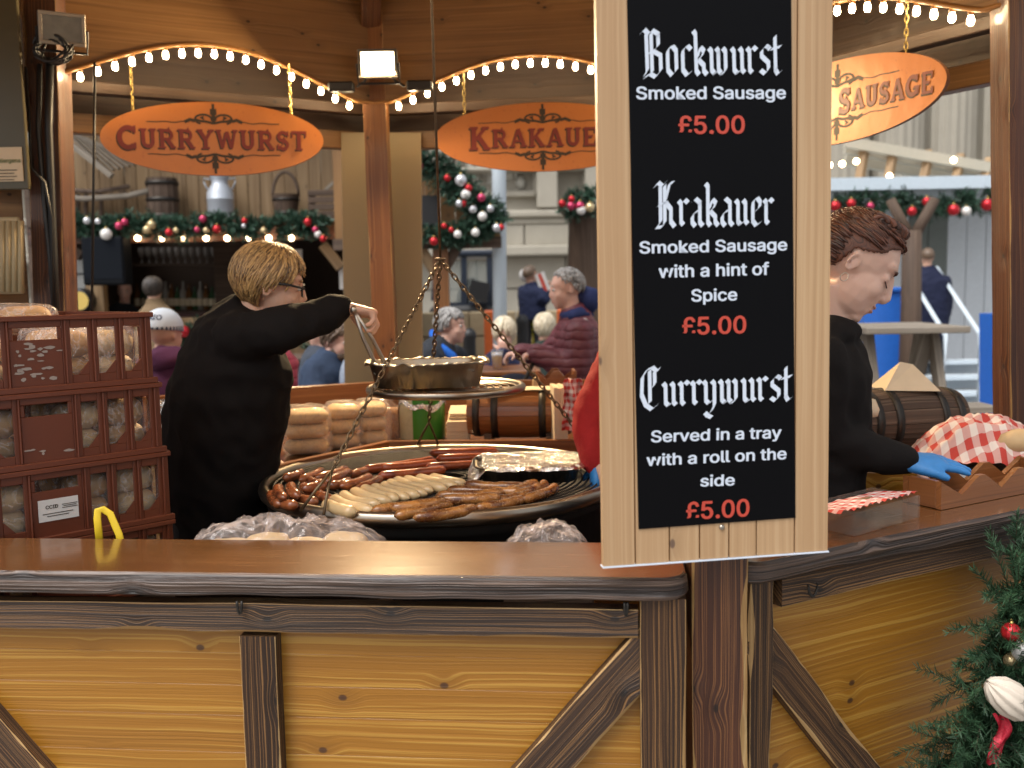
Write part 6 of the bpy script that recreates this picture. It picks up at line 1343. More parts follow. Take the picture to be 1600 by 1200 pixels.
# ------------------------------------------------------------------ right counter things
zt_ = ZC+.0015; a_ = PZ(1470, 797, zt_); b_ = PZ(1650, 761, zt_); lf = PZ(1438, 788, zt_); inn = (lf-a_); dep = .17; inn.normalize(); inn = (inn+inB*.8).normalized()
zigzag_tray(a_, b_, .068, .11, inB, 3, 'reddish wooden tray with sawtooth edge on the right-hand counter', th=.014, tooth=.040)
a_ = PZ(1335, 838, zt_); b_ = PZ(1436, 808, zt_); root = empty('acrylic_tray', a_, 'low clear tray with checked liner on the right-hand counter', 'tray')
k = NT('clear_acrylic'); k.set(Base_Color=(.35, .30, .25), Roughness=.06); mx = k.nd('MixShader', {0: .14, 1: k.nd('BsdfTransparent').outputs[0], 2: k.b.outputs[0]}); k.ln(mx.outputs[0], k.out.inputs[0]); AC = k.m
u_ = (b_-a_).normalized(); n_ = V((-u_.y, u_.x, 0)); hh = .052
for o_, q, nm in ((a_, b_, 'front'), (a_+n_*.12, b_+n_*.12, 'back')): m_ = MB(); m_.bar(o_+UP*hh/2, q+UP*hh/2, .003, hh); build('%s_panel' % nm, m_, AC, root)
for o_ in (a_+u_*.003, b_-u_*.003): m_ = MB(); m_.bar(o_+n_*.003+UP*hh/2, o_+n_*.117+UP*hh/2, .003, hh); build('side_panel', m_, AC, root)
m_ = MB(); m_.grid(60, 8, lambda u, v: a_-u_*.045+(b_-a_+u_*.045)*u+n_*(.004+.11*v)+UP*(hh+.004+.006*abs(math.sin(u*40))*(1-v)+.004*nz(u*9, v*5)-.012*v), g=[V((i/59*.2, j/7*.12, 0)) for j in range(8) for i in range(60)]); build('checked_liner', m_, M['ginghamS'], root)
m_ = MB(); m_.tube([PZ(1296, 797, zt_+.03)+V((0, 0, .0)), PZ(1322, 788, zt_+.04), PZ(1345, 782, zt_+.048), PZ(1362, 779, zt_+.048)], .006, 8); build('wicker_handle', m_, M['hutwood'], root)
# pine drawer behind the counter, heap of checked cloth, barrel with napkins
m_ = MB(); a_, b_ = P(1300, 752, 2.42), P(1428, 752, 2.52); m_.bar(a_, b_, .02, .05, bev=.002); dr = build('pine_drawer', m_, M['pine'], None, 'yellow pine drawer front behind the right-hand counter', 'drawer')
m_ = MB(); m_.box(((a_+b_)/2).to_tuple()[:2]+(.55,), (.30, .10, .84), frame(b_-a_)); build('cabinet', m_, M['tray'], dr)
def heap(u, v):
    x, y = (u-.5)*2, (v-.5)*2; r_ = min(1, math.hypot(x, y)); return cH+V((x*.20, y*.13, .115*(1-r_**2.4)-.045*abs(nz(x*2.2+y, y*2.2, 2))-.018*abs(nz(x*5-y*3, y*4, 5))))
cH = P(1530, 705, 2.72); cH.z -= .0; m_ = MB(); m_.grid(44, 34, heap, g=[V((i/43*.42, j/33*.30, 0)) for j in range(34) for i in range(44)]); build('checked_cloth', m_, check_mat(150.0, (.50, .05, .035), (.74, .62, .54)), None, 'heap of red checked cloth beside the sawtooth tray', 'cloth')
m_ = MB(); m_.lathe([(0, 0), (.10, .0), (.17, .05), (.175, .055), (.165, .055), (.10, .012), (0, .01)], cH+V((.0, .02, -.06)), n=32, sy=.7); bk_ = build('bread_basket', m_, M['oldwood'], None, 'shallow brown basket under the heap of checked cloth', 'basket')
m_ = MB(); m_.box((cH.x+.1, cH.y+.12, .52), (.6, .36, .90), bev=.004); build('side_cabinet', m_, M['tray'], None, 'brown side cabinet carrying the checked cloth basket', 'cabinet')
m_ = MB(); blob(m_, P(1592, 690, 2.64), (.07, .04, .035), .1, 2, 14, 2); build('bread_loaf', m_, M['bread'], None, 'pale loaf end beside the heap of checked cloth', 'bread')
bc2 = P(1412, 655, 3.05); barrel(bc2, .36, .105, (1, .25, 0), 'small_barrel', 'small wooden barrel with napkins on top behind the auburn-haired woman', ('oldwood', 'darksteel'), 14)
m_ = MB(); m_.box((bc2.x, bc2.y+.02, .50), (.62, .34, .84), frame(V((1, .25, 0))), bev=.004); build('barrel_stand', m_, M['tray'], None, 'brown cabinet under the barrel with napkins', 'cabinet')
m_ = MB(); c = bc2+UP*.10; m_.add([c+V((-.085, -.06, 0)), c+V((.09, -.06, -.005)), c+V((.09, .07, -.005)), c+V((-.085, .07, 0)), c+V((-.015, .0, .085)), c+V((.03, .01, .075))], [(0, 1, 5, 4), (1, 2, 5), (2, 3, 4, 5), (3, 0, 4), (3, 2, 1, 0)]); build('napkin_pile', m_, M['cream'], None, 'peaked pile of cream napkins on the right-hand barrel', 'napkins')
m_ = MB(); m_.bar(P(1286, 672, 2.40), P(1352, 598, 2.62), .016, .022, bev=.003); build('wooden_pole', m_, M['greywood'], None, 'pale wooden pole leaning beside the auburn-haired woman', 'pole')
m_ = MB(); m_.lathe([(0, 0), (.035, 0), (.04, .02), (.028, .05), (0, .055)], P(1352, 650, 2.85), n=18); build('cream_cup', m_, M['cream'], None, 'cream paper cup behind the auburn-haired woman', 'cup')
m_ = MB(); m_.box(P(1352, 672, 2.85)+V((0, .05, -.30)), (.10, .14, .50)); build('cup_shelf', m_, M['tray'], None, 'brown shelf under the cream paper cup', 'shelf')
# crumpled foil seen between the crates and the worker
m_ = MB(); blob(m_, P(262, 652, 3.70), (.05, .04, .07), .5, 5, 22, 3); build('foil_ball', m_, M['foil'], None, 'crumpled foil between the bread crates and the grill worker', 'foil')
# ------------------------------------------------------------------ stone building
def stone_mat(name, c0, c1, sc=1.0, soot=.25):
    k = NT(name); co = k.coord(attr=None); n = k.noise(co, 1.2*sc, 5, .6); n2 = k.noise(co, 14*sc, 4); n3 = k.noise(k.nd('Mapping', {'Vector': co, 'Scale': (.8, .8, .5)}).outputs[0], 1.0*sc, 4)
    c = k.mix(n, c0, c1); c = k.mix(k.math('MULTIPLY', k.ramp(n3, [(.45, 0.0), (.75, 1.0)]), soot), c, tuple(x*.4 for x in c0)); k.set(Base_Color=c, Roughness=.85); k.bump(n2, .3, .02); return k.m
M['stone'] = stone_mat('grey_sandstone', (.30, .27, .215), (.43, .395, .33)); M['tan'] = stone_mat('tan_sandstone', (.34, .26, .15), (.47, .37, .23), 3.0, .25)
YB = 26.0
hall = empty('stone_building', V((2, YB+3, 0)), 'large grey stone classical building with ledges, panels and fluted columns', 'building')
def S(px, py, dy=0.0): return P(px, py, YB+dy)
def zz_(py): return S(800, py).z
m_ = MB(); m_.box((2, YB+2, 9), (60, 3.2, 18)); build('wall', m_, M['stone'], hall)
for y0, y1, pr in ((262, 268, .2), (330, 341, .28), (341, 352, .15), (385, 401, .6), (352, 385, .10), (401, 600, -.02)):
    z0, z1 = zz_(y1), zz_(y0); m_ = MB()
    if pr in (.10, -.02):
        n_ = 16; rows = 1 if pr == .10 else 4
        for r_ in range(rows):
            for i in range(n_):
                w_ = 2.4; x0 = -14+i*w_+(r_ % 2)*1.1; za, zb2 = z0+(z1-z0)*r_/rows, z0+(z1-z0)*(r_+1)/rows; m_ = MB(); m_.box((x0+w_/2, YB+.4-pr/2-.05, (za+zb2)/2), (w_-.03, .8+pr, zb2-za-.03), bev=.02); build('stone_block', m_, M['stone'], hall)
    else: m_.box((2, YB+.4-pr/2, (z0+z1)/2), (44, .8+pr, z1-z0), bev=.04); build('ledge', m_, M['stone'], hall)
for px in (690, 855, 930, 1040): m_ = MB(); c = S(px, 300); m_.box((c.x, YB+.2, 5.5), (.55, .8, 3.6), bev=.03); build('pilaster', m_, M['stone'], hall)
for pa_, pb_ in ((715, 838), (915, 1010)):
    z0, z1 = zz_(302), zz_(225); x0, x1 = S(pa_, 300).x, S(pb_, 300).x
    for c, sz in (((x0+x1)/2, (x1-x0, .25)),): m_ = MB(); m_.box((c, YB+.32, z0), (x1-x0, .3, .16), bev=.03); m_.box((c, YB+.32, z1), (x1-x0, .3, .16), bev=.03); m_.box((x0, YB+.32, (z0+z1)/2), (.16, .3, z1-z0), bev=.03); m_.box((x1, YB+.32, (z0+z1)/2), (.16, .3, z1-z0), bev=.03); build('panel_frame', m_, M['stone'], hall)
    m_ = MB(); rs = random.Random(int(pa_))
    for i in range(40): blob(m_, (rs.uniform(x0+.3, x1-.3), YB+.38, rs.uniform(z0+.3, z1-.2)), (rs.uniform(.06, .16), .12, rs.uniform(.08, .22)), .3, 2, 8, i)
    build('carved_relief', m_, stone_mat('pale_carving', (.42, .40, .34), (.52, .5, .44)), hall)
for i, px in enumerate((1315, 1400, 1480, 1560, 1650)):
    c = P(px, 300, 24.2); prof = []; m_ = MB(); n_ = 40
    vs = [V((c.x+(.62+(.018 if k_ % 2 else -.018))*math.cos(2*math.pi*k_/n_), 24.2+(.62+(.018 if k_ % 2 else -.018))*math.sin(2*math.pi*k_/n_), z)) for z in (3.2, 12) for k_ in range(n_)]
    m_.add(vs, [(k_, (k_+1) % n_, n_+(k_+1) % n_, n_+k_) for k_ in range(n_)]); m_.lathe([(.9, 2.6), (.9, 2.9), (.75, 3.0), (.72, 3.2)], (c.x, 24.2, 0), n=28); m_.box((c.x, 24.2, 1.3), (1.9, 1.9, 2.6)); build('column', m_, M['stone'], hall)
# ------------------------------------------------------------------ low tan stone wall, bollards, pole, signs
YW = 12.6; wall_ = empty('low_stone_wall', V((-1, YW, 0)), 'low wall of tan stone blocks behind the outdoor tables', 'wall')
zt2 = P(800, 486, YW).z
for r_ in range(4):
    for i in range(16):
        h_ = zt2/4; w_ = .62; x0 = -5.2+i*w_+(r_ % 2)*.31; m_ = MB(); m_.box((x0, YW+.15+rnd.uniform(-.01, .01), zt2-h_*(r_+.5)), (w_-.012, .32, h_-.012), bev=.012); build('stone_block', m_, M['tan'], wall_)
def bollard(px, py, Y, label, rpx):
    t = P(px, py, Y); r_ = rpx*pxm(Y); root = empty('bollard', V((t.x, Y, 0)), label, 'bollard', 'black bollards by the stone wall')
    m_ = MB(); m_.lathe([(r_*1.25, 0), (r_*1.25, .12), (r_, .14), (r_, t.z-.10), (r_*1.1, t.z-.09), (r_*1.1, t.z-.05), (r_*.9, t.z-.03), (r_*.5, t.z-.005), (0, t.z)], (t.x, Y, 0), n=20); build('shaft', m_, M['blackplastic'], root)
bollard(733, 512, 8.6, 'black bollard between the grey-haired man and the blonde woman', 10); bollard(816, 491, 9.6, 'black bollard between the blonde woman and the yellow notice', 9)
a_, b_ = P(779, 200, 9.0), P(781, 480, 9.0); d_ = (b_-a_)/(b_.z-a_.z); m_ = MB(); m_.tube([a_+d_*(6-a_.z), a_+d_*(0-a_.z)], 11*pxm(9.0), 20); build('white_pole', m_, M['white_paint'], None, 'tall white painted pole standing behind the outdoor tables', 'pole')
m_ = MB(); c = P(833, 507, 11.8); m_.box(c, (.17, .02, .26)); m_.box((c.x, c.y+.02, c.z/2), (.03, .02, c.z)); ys_ = build('yellow_notice', m_, plain('yellow_notice', (.62, .55, .03), .5), None, 'yellow notice with dark lines by the stone wall', 'notice')
m_ = MB()
for i in range(4): m_.box(c+V((0, -.013, .09-.06*i)), (.12, .004, .022))
build('print_lines', m_, M['letdark'], ys_)
for px, py in ((766, 482), (880, 480)): m_ = MB(); c = P(px, py+12, 12.2); m_.box((c.x, c.y, c.z-.35), (.16, .1, .85), bev=.02); build('orange_barrier', m_, plain('orange_plastic', (.62, .12, .02), .5), None, 'orange plastic barrier foot %s' % ('beside the white pole' if px < 800 else 'behind the maroon jacket'), 'barrier')
# utility vehicle
veh = empty('utility_vehicle', V((P(722, 500, 15).x, 15.4, 0)), 'dark blue utility vehicle cab parked in front of the stone building', 'vehicle'); Cv = lambda px, py, Y=15.0: P(px, py, Y)
NV = plain('dark_blue_paint', (.020, .028, .045), .35)
for a, b in (((684, 405), (678, 470)), ((725, 402), (725, 478)), ((765, 402), (766, 480)), ((680, 478), (766, 478))):
    for dY in (0, 1.3): m_ = MB(); m_.bar(Cv(*a, 15+dY), Cv(*b, 15+dY), .09, .11); build('cab_pillar', m_, NV, veh)
m_ = MB(); a, b = Cv(682, 402), Cv(767, 400); m_.box(((a.x+b.x)/2, 15.65, a.z+.05), (b.x-a.x+.1, 1.5, .10), bev=.03); build('roof', m_, NV, veh)
k = NT('cab_glass'); k.set(Base_Color=(.35, .38, .36), Roughness=.1); mx = k.nd('MixShader', {0: .35, 1: k.nd('BsdfTransparent').outputs[0], 2: k.b.outputs[0]}); k.ln(mx.outputs[0], k.out.inputs[0])
for a, b in ((686, 722), (729, 762)): m_ = MB(); p0, p1 = Cv(a, 408), Cv(b, 472); m_.box(((p0.x+p1.x)/2, 15.0, (p0.z+p1.z)/2), (p1.x-p0.x, .01, p0.z-p1.z)); build('window', m_, k.m, veh)
m_ = MB(); p0, p1 = Cv(672, 478), Cv(770, 520); m_.box(((p0.x+p1.x)/2, 15.6, (p0.z+.35)/2), (p1.x-p0.x, 1.6, p0.z-.35), bev=.06); m_.bar(Cv(745, 470, 14.8), Cv(752, 440, 14.8), .12, .3); blob(m_, Cv(738, 465, 15.5), (.25, .2, .3), .2, 2, 14, 2); build('engine_body', m_, M['blackplastic'], veh)
for dx in (-.3, .3): m_ = MB(); m_.lathe([(.0, -.1), (.3, -.1), (.34, -.06), (.34, .06), (.3, .1), (0, .1)], V(((p0.x+p1.x)/2+dx, 14.75, .34)), Matrix.Rotation(R(90), 3, 'X'), 24); build('wheel', m_, M['blackplastic'], veh)
# outdoor table with a beer
zt3 = P(777, 577, 6.6).z; m_ = MB(); tb = empty('outdoor_table', V((P(775, 580, 6.75).x, 6.75, 0)), 'small tall wooden table outside carrying a beer', 'table'); cx_ = P(760, 577, 6.75).x
m_.box((cx_, 6.75, zt3-.02), (.75, .55, .035), bev=.005); build('table_top', m_, M['tray'], tb)
for sx in (-1, 1):
    for sy in (-1, 1): m_ = MB(); m_.box((cx_+sx*.32, 6.75+sy*.22, (zt3-.04)/2), (.05, .05, zt3-.04)); build('leg', m_, M['oldwood'], tb)
c = V((P(777, 576, 6.6).x, 6.6, zt3)); cup = empty('beer_cup', c, 'clear cup of golden beer on the outdoor table', 'cup'); m_ = MB(); m_.lathe([(0, .002), (.028, .002), (.040, .115)], c, n=24); m_.lathe([(.0, .088), (.0365, .088)], c, n=20)
k = NT('golden_beer'); k.set(Base_Color=(.62, .34, .05), Roughness=.2, Transmission_Weight=.3); build('beer', m_, k.m, cup); m_ = MB(); m_.lathe([(.029, 0), (.043, .135)], c, n=24); m_.lathe([(.038, .09), (.041, .118), (0, .119)], c, n=20); build('cup_wall', m_, M['filmthin'], cup)
m_ = MB(); m_.lathe([(.037, .089), (.040, .112), (0, .116)], c, n=20); build('foam', m_, M['white'], cup)
# ------------------------------------------------------------------ bar hut
YH = 9.6; H_ = lambda px, py, dy=0.0: P(px, py, YH+dy)
hut = empty('bar_hut', V((H_(315, 400).x, YH+.8, 0)), 'wooden bar hut with plank gable, garland and dim bottle shelves', 'hut')
npl = 26
for i in range(npl):
    px = 60+i*(560-60)/npl+9.6; c = H_(px, 280, .25); z0, z1 = H_(px, 352).z, H_(px, 120).z; m_ = MB(); m_.box((c.x, YH+.25+rnd.uniform(-.006, .006), (z0+z1)/2), (.02*0+.119, .025, z1-z0), frame(V((0, 0, 1)), z=(0, -1, 0)) if False else None, bev=.003)
    for j, p_ in enumerate(m_.v): m_.g[j] = V((p_.z+i*3.7, p_.x, p_.y))
    build('plank', m_, M['hutwood'], hut)
z_ = H_(315, 346).z; x0, x1 = H_(60, 346).x, H_(560, 346).x
m_ = MB(); m_.box(((x0+x1)/2, YH, z_-.02), (x1-x0, .5, .05)); build('shelf', m_, M['oldwood'], hut)
z2 = H_(315, 379).z; m_ = MB(); m_.box(((x0+x1)/2, YH-.2, (z_-.05+z2)/2), (x1-x0, .06, z_-.05-z2)); build('fascia', m_, M['beamred'], hut)
zct = H_(315, 497).z
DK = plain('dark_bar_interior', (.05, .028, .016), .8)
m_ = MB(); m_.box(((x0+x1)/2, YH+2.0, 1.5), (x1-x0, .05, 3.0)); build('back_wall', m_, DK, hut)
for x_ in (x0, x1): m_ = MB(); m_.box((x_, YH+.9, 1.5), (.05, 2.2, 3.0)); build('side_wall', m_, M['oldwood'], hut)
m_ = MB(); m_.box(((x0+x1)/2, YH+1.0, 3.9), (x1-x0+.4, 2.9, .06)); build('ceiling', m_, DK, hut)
m_ = MB(); m_.box(((x0+x1)/2, YH, zct-.02), (x1-x0, .45, .05)); build('bar_top', m_, M['hutwood'], hut)
for i in range(22): m_ = MB(); w_ = (x1-x0)/22; m_.box((x0+(i+.5)*w_, YH+.1, (zct-.05)/2), (w_-.006, .03, zct-.05), bev=.003); [m_.g.__setitem__(j, V((p_.z+i*2.2, p_.x, p_.y))) for j, p_ in enumerate(m_.v)]; build('front_plank', m_, M['hutwood'], hut)
m_ = MB(); a, b = H_(505, 382, -.1), H_(533, 418, -.1); m_.bar(a, b, .08, .10); build('bracket', m_, M['hutwood'], hut)
m_ = MB(); a, b = H_(104, 384, -.1), H_(128, 400, -.1); m_.bar(a, b, .08, .10); build('bracket', m_, M['oldwood'], hut)
c = H_(152, 470, -.1); m_ = MB(); m_.box((c.x, c.y, H_(152, 420).z/2), (.17, .10, H_(152, 420).z)); [m_.g.__setitem__(j, V((p_.z, p_.x, p_.y))) for j, p_ in enumerate(m_.v)]; build('post', m_, M['hutwood'], hut)
win = build('window', MB().box(H_(116, 440, .05), (.25, .02, .52)), plain('pale_window', (.42, .42, .40), .3), hut); m_ = MB()
for px in (99, 116, 134): m_.box(H_(px, 440, .03), (.014, .02, .53))
for py in (400, 428, 455, 480): m_.box(H_(116, py, .03), (.25, .021, .014))
build('glazing_bars', m_, M['blackplastic'], win)
for py in (414, 487): m_ = MB(); a, b = H_(212, py, 1.6), H_(350, py, 1.6); m_.bar(a, b, .2, .03); build('bottle_shelf', m_, M['oldwood'], hut)
m_ = MB(); m_.bar(H_(205, 493, .9), H_(440, 493, .9), .3, .06); build('back_counter', m_, plain('dark_red_counter', (.07, .02, .015), .5), hut)
m_ = MB(); m_.box(H_(400, 430, 1.2), (.9, .1, .9)); build('cupboard', m_, M['oldwood'], hut)
m_ = MB(); m_.box(H_(465, 405, .3), (.10, .01, .20)); build('paper_notice', m_, M['paper'], hut); m_ = MB(); m_.box(H_(534, 432, -.05), (.05, .01, .25)); build('paper_notice', m_, M['paper'], hut)
bme = []
for k_ in range(3):
    m_ = MB(); hgt = (.30, .27, .33)[k_]; m_.lathe([(0, 0), (.038, 0), (.040, .01), (.040, hgt*.6), (.016, hgt*.78), (.014, hgt), (0, hgt)], n=14); bme.append((to_mesh('bottle', m_, plain('bottle_glass_%s' % ('amber', 'green', 'clear')[k_], ((.12, .05, .014), (.03, .07, .03), (.25, .23, .2))[k_], .15)), None))
lab_me = to_mesh('bottle_label', MB().lathe([(.041, .05), (.041, .13)], n=14), plain('bottle_label', (.6, .5, .34), .6)); GL_ = M['filmthin']
m_ = MB(); m_.lathe([(0, .002), (.03, .002), (.006, .01), (.006, .06), (.03, .08), (.038, .14), (.034, .18)], n=14); glass_me = to_mesh('glass', m_, plain('grey_glass', (.30, .28, .26), .1))
for i in range(16):
    p_ = H_(216+i*9.0, 486.5, 1.6); o = bpy.data.objects.new('bottle', bme[i % 3][0]); col.objects.link(o); o.location = (p_.x, p_.y, p_.z+.017); tag(o, '%s bottle on the lower shelf of the bar' % ('amber', 'green', 'clear')[i % 3], 'bottle', 'bottles on the bar shelf')
    l_ = bpy.data.objects.new('bottle_label', lab_me); col.objects.link(l_); l_.parent = o
for i in range(13): p_ = H_(222+i*11.3, 413.5, 1.6); o = bpy.data.objects.new('glass', glass_me); col.objects.link(o); o.location = (p_.x, p_.y, p_.z+.017); tag(o, 'stemmed glass on the upper shelf of the bar', 'glass', 'glasses on the bar shelf')
m_ = MB(); c = H_(168, 408, -.32); m_.box(c, (.40, .22, .46), bev=.02); sp = empty('loudspeaker', c-UP*.23, 'black loudspeaker hung at the left of the bar opening', 'loudspeaker'); build('cabinet', m_, plain('speaker_black', (.006, .007, .009), .7, spec=.1), sp)
m_ = MB(); m_.box(c+V((0, -.112, .02)), (.36, .004, .38)); build('grille', m_, plain('speaker_grille', (.008, .010, .014), .8, spec=.1), sp); m_ = MB(); m_.bar(c+UP*.2, c+UP*.35+V((0, .2, 0)), .03, .03); build('bracket', m_, M['blackplastic'], sp)
# fairy lights and garland on the hut
M['fairy'] = glow('fairy_bulb', (1.0, .70, .40), 14.0); fme = to_mesh('fairy_light', MB().sphere((0, 0, 0), .028, 10), M['fairy'])
for i, px in enumerate((215, 253, 287, 322, 355, 388, 420, 455, 533)): o = bpy.data.objects.new('fairy_light', fme); col.objects.link(o); o.location = H_(px, 372 if px < 500 else 366, -.28); o.parent = hut; o.location = wmat(hut).inverted() @ o.location
pth = [H_(px, 352+4*math.sin(px*.05), -.30) for px in range(92, 540, 28)]
garland(pth, .13, 520, 16, .075, .006, 11, 'fir garland with baubles along the shelf of the bar hut', True, V((0, -1, 0)), .1)
HGp = 'baubles on the bar hut garland'
for px, py, kd, r_ in ((136, 345, 's', .036), (153, 346, 's', .030), (166, 366, 'w', .055), (186, 353, 'p', .040), (195, 347, 'p', .036), (230, 359, 'g', .040), (237, 351, 'g', .042), (264, 363, 'r', .038), (275, 360, 'g', .028), (308, 359, 'p', .030), (317, 342, 'p', .038), (322, 360, 'g', .030), (339, 358, 'r', .042), (382, 345, 'r', .030), (381, 353, 's', .024), (412, 360, 'g', .030), (481, 347, 'r', .040), (493, 359, 'p', .034), (497, 366, 'w', .034), (505, 373, 'r', .034)): bauble(H_(px, py, -.44), r_, kd, 'the bar hut garland', HGp)
# things on the hut shelf
zs = z_+.006
def onshelf(px, dy=0.0): c = H_(px, 345, dy); return V((c.x, c.y, zs))
c = onshelf(256, .0); bk_ = empty('wooden_keg', c, 'dark upright wooden keg on the bar hut shelf', 'keg'); h_ = .42; r_ = 24*pxm(YH)
for k_ in range(14):
    m_ = MB(); a0, a1 = 2*math.pi*(k_+.03)/14, 2*math.pi*(k_+.97)/14; rr = lambda t: r_*(.94+.06*math.sin(t*math.pi)); vs = [c+V((rr(t)*math.cos(a), rr(t)*math.sin(a), t*h_)) for t in (0, .33, .66, 1) for a in (a0, a1)]; vi = [c+V(((rr(t)-.015)*math.cos(a), (rr(t)-.015)*math.sin(a), t*h_)) for t in (0, .33, .66, 1) for a in (a0, a1)]
    m_.add(vs+vi, [(2*i, 2*i+1, 2*i+3, 2*i+2) for i in range(3)]+[(8+2*i+2, 8+2*i+3, 8+2*i+1, 8+2*i) for i in range(3)]+[(6, 7, 15, 14)], 0, [V((p_.z, k_*1.3+p_.x, p_.y)) for p_ in vs+vi]); build('stave', m_, M['oldwood'], bk_)
for t in (.12, .5, .88): m_ = MB(); m_.lathe([(r_*1.01, -.018), (r_*1.03, -.018), (r_*1.03, .018), (r_*1.01, .018)], c+UP*t*h_, n=28); build('hoop', m_, M['darksteel'], bk_)
c = onshelf(346); mc = empty('milk_churn', c, 'pale grey metal milk churn with two handles on the bar hut shelf', 'milk churn'); k7 = pxm(YH); WM = plain('pale_zinc', (.50, .54, .60), .4, .3, .12, 8)
m_ = MB(); m_.lathe([(0, 0), (19*k7, 0), (20*k7, .02), (20*k7, .20), (20.6*k7, .205), (20*k7, .21), (20*k7, .27), (13*k7, .345), (12*k7, .36), (12*k7, .40), (14*k7, .42), (14*k7, .44), (0, .445)], c, n=32); build('can', m_, WM, mc)
for s_ in (-1, 1): m_ = MB(); m_.tube([c+V((s_*12*k7, 0, .40)), c+V((s_*24*k7, 0, .41)), c+V((s_*24*k7, 0, .37)), c+V((s_*18*k7, 0, .29))], .008, 6); build('handle', m_, WM, mc)
c = onshelf(448); bu = empty('wooden_bucket', c, 'wooden bucket with tall bent handle on the bar hut shelf', 'bucket')
m_ = MB(); m_.lathe([(0, 0), (16*k7, 0), (21*k7, .24), (19*k7, .24), (15*k7, .02), (0, .02)], c, n=24, smooth=False); build('tub', m_, M['oldwood'], bu); m_ = MB(); m_.tube([c+V((20*k7*math.cos(t), 0, .22+.24*math.sin(t))) for t in [j*math.pi/12 for j in range(13)]], [(.012, .018)]*13, 6); build('handle', m_, M['oldwood'], bu)
for t in (.06, .19): m_ = MB(); rr = (16+5*t/.24)*k7; m_.lathe([(rr*1.01, -.012), (rr*1.04, -.012), (rr*1.05, .012), (rr*1.02, .012)], c+UP*t, n=24); build('hoop', m_, M['darksteel'], bu)
c = onshelf(510); cr_ = empty('slatted_box', c, 'weathered slatted wooden box on the bar hut shelf', 'box')
for i in range(4): m_ = MB(); m_.box(c+V((0, -.14, .035+i*.068)), (.29, .015, .055), bev=.003); build('slat', m_, M['oldwood'], cr_)
for s_ in (-1, 1): m_ = MB(); m_.box(c+V((s_*.135, 0, .13)), (.02, .26, .26)); build('end', m_, M['oldwood'], cr_)
m_ = MB(); m_.bar(c+V((.02, -.1, .27)), c+V((.20, -.1, .42)), .02, .03); build('lid_prop', m_, M['greywood'], cr_)
sl_ = empty('wooden_sledge', onshelf(150), 'old wooden sledge lying on the bar hut shelf', 'sledge')
for dy in (-.12, .12):
    m_ = MB(); m_.tube([H_(88, 305, dy), H_(130, 311, dy), H_(200, 306, dy), H_(232, 298, dy)], [(.014, .028)]*4, 8); build('runner', m_, M['greywood'], sl_)
    m_ = MB(); m_.tube([H_(92, 296, dy), H_(150, 300, dy), H_(202, 291, dy)], [(.012, .022)]*3, 8); build('rail', m_, M['oldwood'], sl_)
for px in (122, 134, 158): m_ = MB(); m_.bar(H_(px, 343, 0), H_(px, 303, 0), .03, .03); build('upright', m_, M['oldwood'], sl_)
for px in (100, 118, 136, 154, 172, 190): m_ = MB(); m_.bar(H_(px, 299, -.13), H_(px, 299, .13), .06, .015); build('slat', m_, M['oldwood'], sl_)
lr = empty('slatted_hay_rack', H_(150, 275, -.2), 'slatted wooden hay rack fixed aslant on the plank gable', 'rack')
for i in range(7): m_ = MB(); m_.bar(H_(98+i*12, 200+i*5.0, -.05-.02*i), H_(170+i*8, 268+i*-2.0, -.05-.02*i), .05, .018); build('slat', m_, M['greywood'], lr)
for a, b in (((96, 214), (175, 275)), ((150, 205), (205, 248))): m_ = MB(); m_.bar(H_(*a, -.2), H_(*b, -.2), .06, .05); build('rail', m_, M['greywood'], lr)
m_ = MB(); c = H_(121, 470, -.3); m_.lathe([(0, 0), (.11, 0), (.12, .01), (.12, .30), (0, .30)], c, Matrix.Rotation(R(-90), 3, 'X'), 28); kg = build('sign_keg', m_, M['blackplastic'], None, 'black keg end with round yellow label by the bar window', 'keg'); m_ = MB(); m_.lathe([(0, 0), (.088, 0)], H_(124, 470, -.305), Matrix.Rotation(R(-90), 3, 'X').inverted(), 24); m_.f = [q for q in m_.f]; build('yellow_label', m_, plain('yellow_label', (.60, .42, .10), .5), kg)
m_ = MB(); m_.box((c.x, c.y+.15, (c.z-.12)/2), (.26, .3, c.z-.12)); build('keg_stand', m_, M['oldwood'], None, 'dark wooden stand under the yellow-labelled keg', 'stand')
# people in the bar
Yq = YH+.7; Cq = lambda px, py, Y=Yq: P(px, py, Y)
figure('bald barman in black standing inside the dim bar', Cq(195, 456), (.3, -1, -.1), (0, 0, 1), .95, [(Cq(192, 560), .2, .15), (Cq(192, 520), .21, .15), (Cq(193, 485), .19, .13), (Cq(194, 473), .06, .06)], (), (), None, 'skinred', cloth_mat('black_shirt', (.008, .008, .010)), None, None, None, 1.05, .014, browm=HD)
figure('dark-haired customer in a tan top at the bar, back turned', Cq(240, 452, YH-.45), (.1, 1, 0), (0, 0, 1), .95, [(Cq(246, 580, YH-.45), .19, .15), (Cq(246, 530, YH-.45), .21, .15), (Cq(244, 492, YH-.45), .20, .13), (Cq(242, 474, YH-.45), .08, .08), (Cq(241, 466, YH-.45), .06, .06)], (), (), [[Cq(246, 585, YH-.45)+V((s_*.09, 0, 0)), V((Cq(246, 580, YH-.45).x+s_*.09, YH-.45, .5)), V((Cq(246, 580, YH-.45).x+s_*.09, YH-.45, .09))] for s_ in (-1, 1)], 'skin', cloth_mat('tan_jumper', (.20, .135, .075)), None, HD, hairline([(0, .5), (.9, .2), (1.0, -.9), (3.2, -1.0)]), 1.10, .014, locks=(400, 1.0))
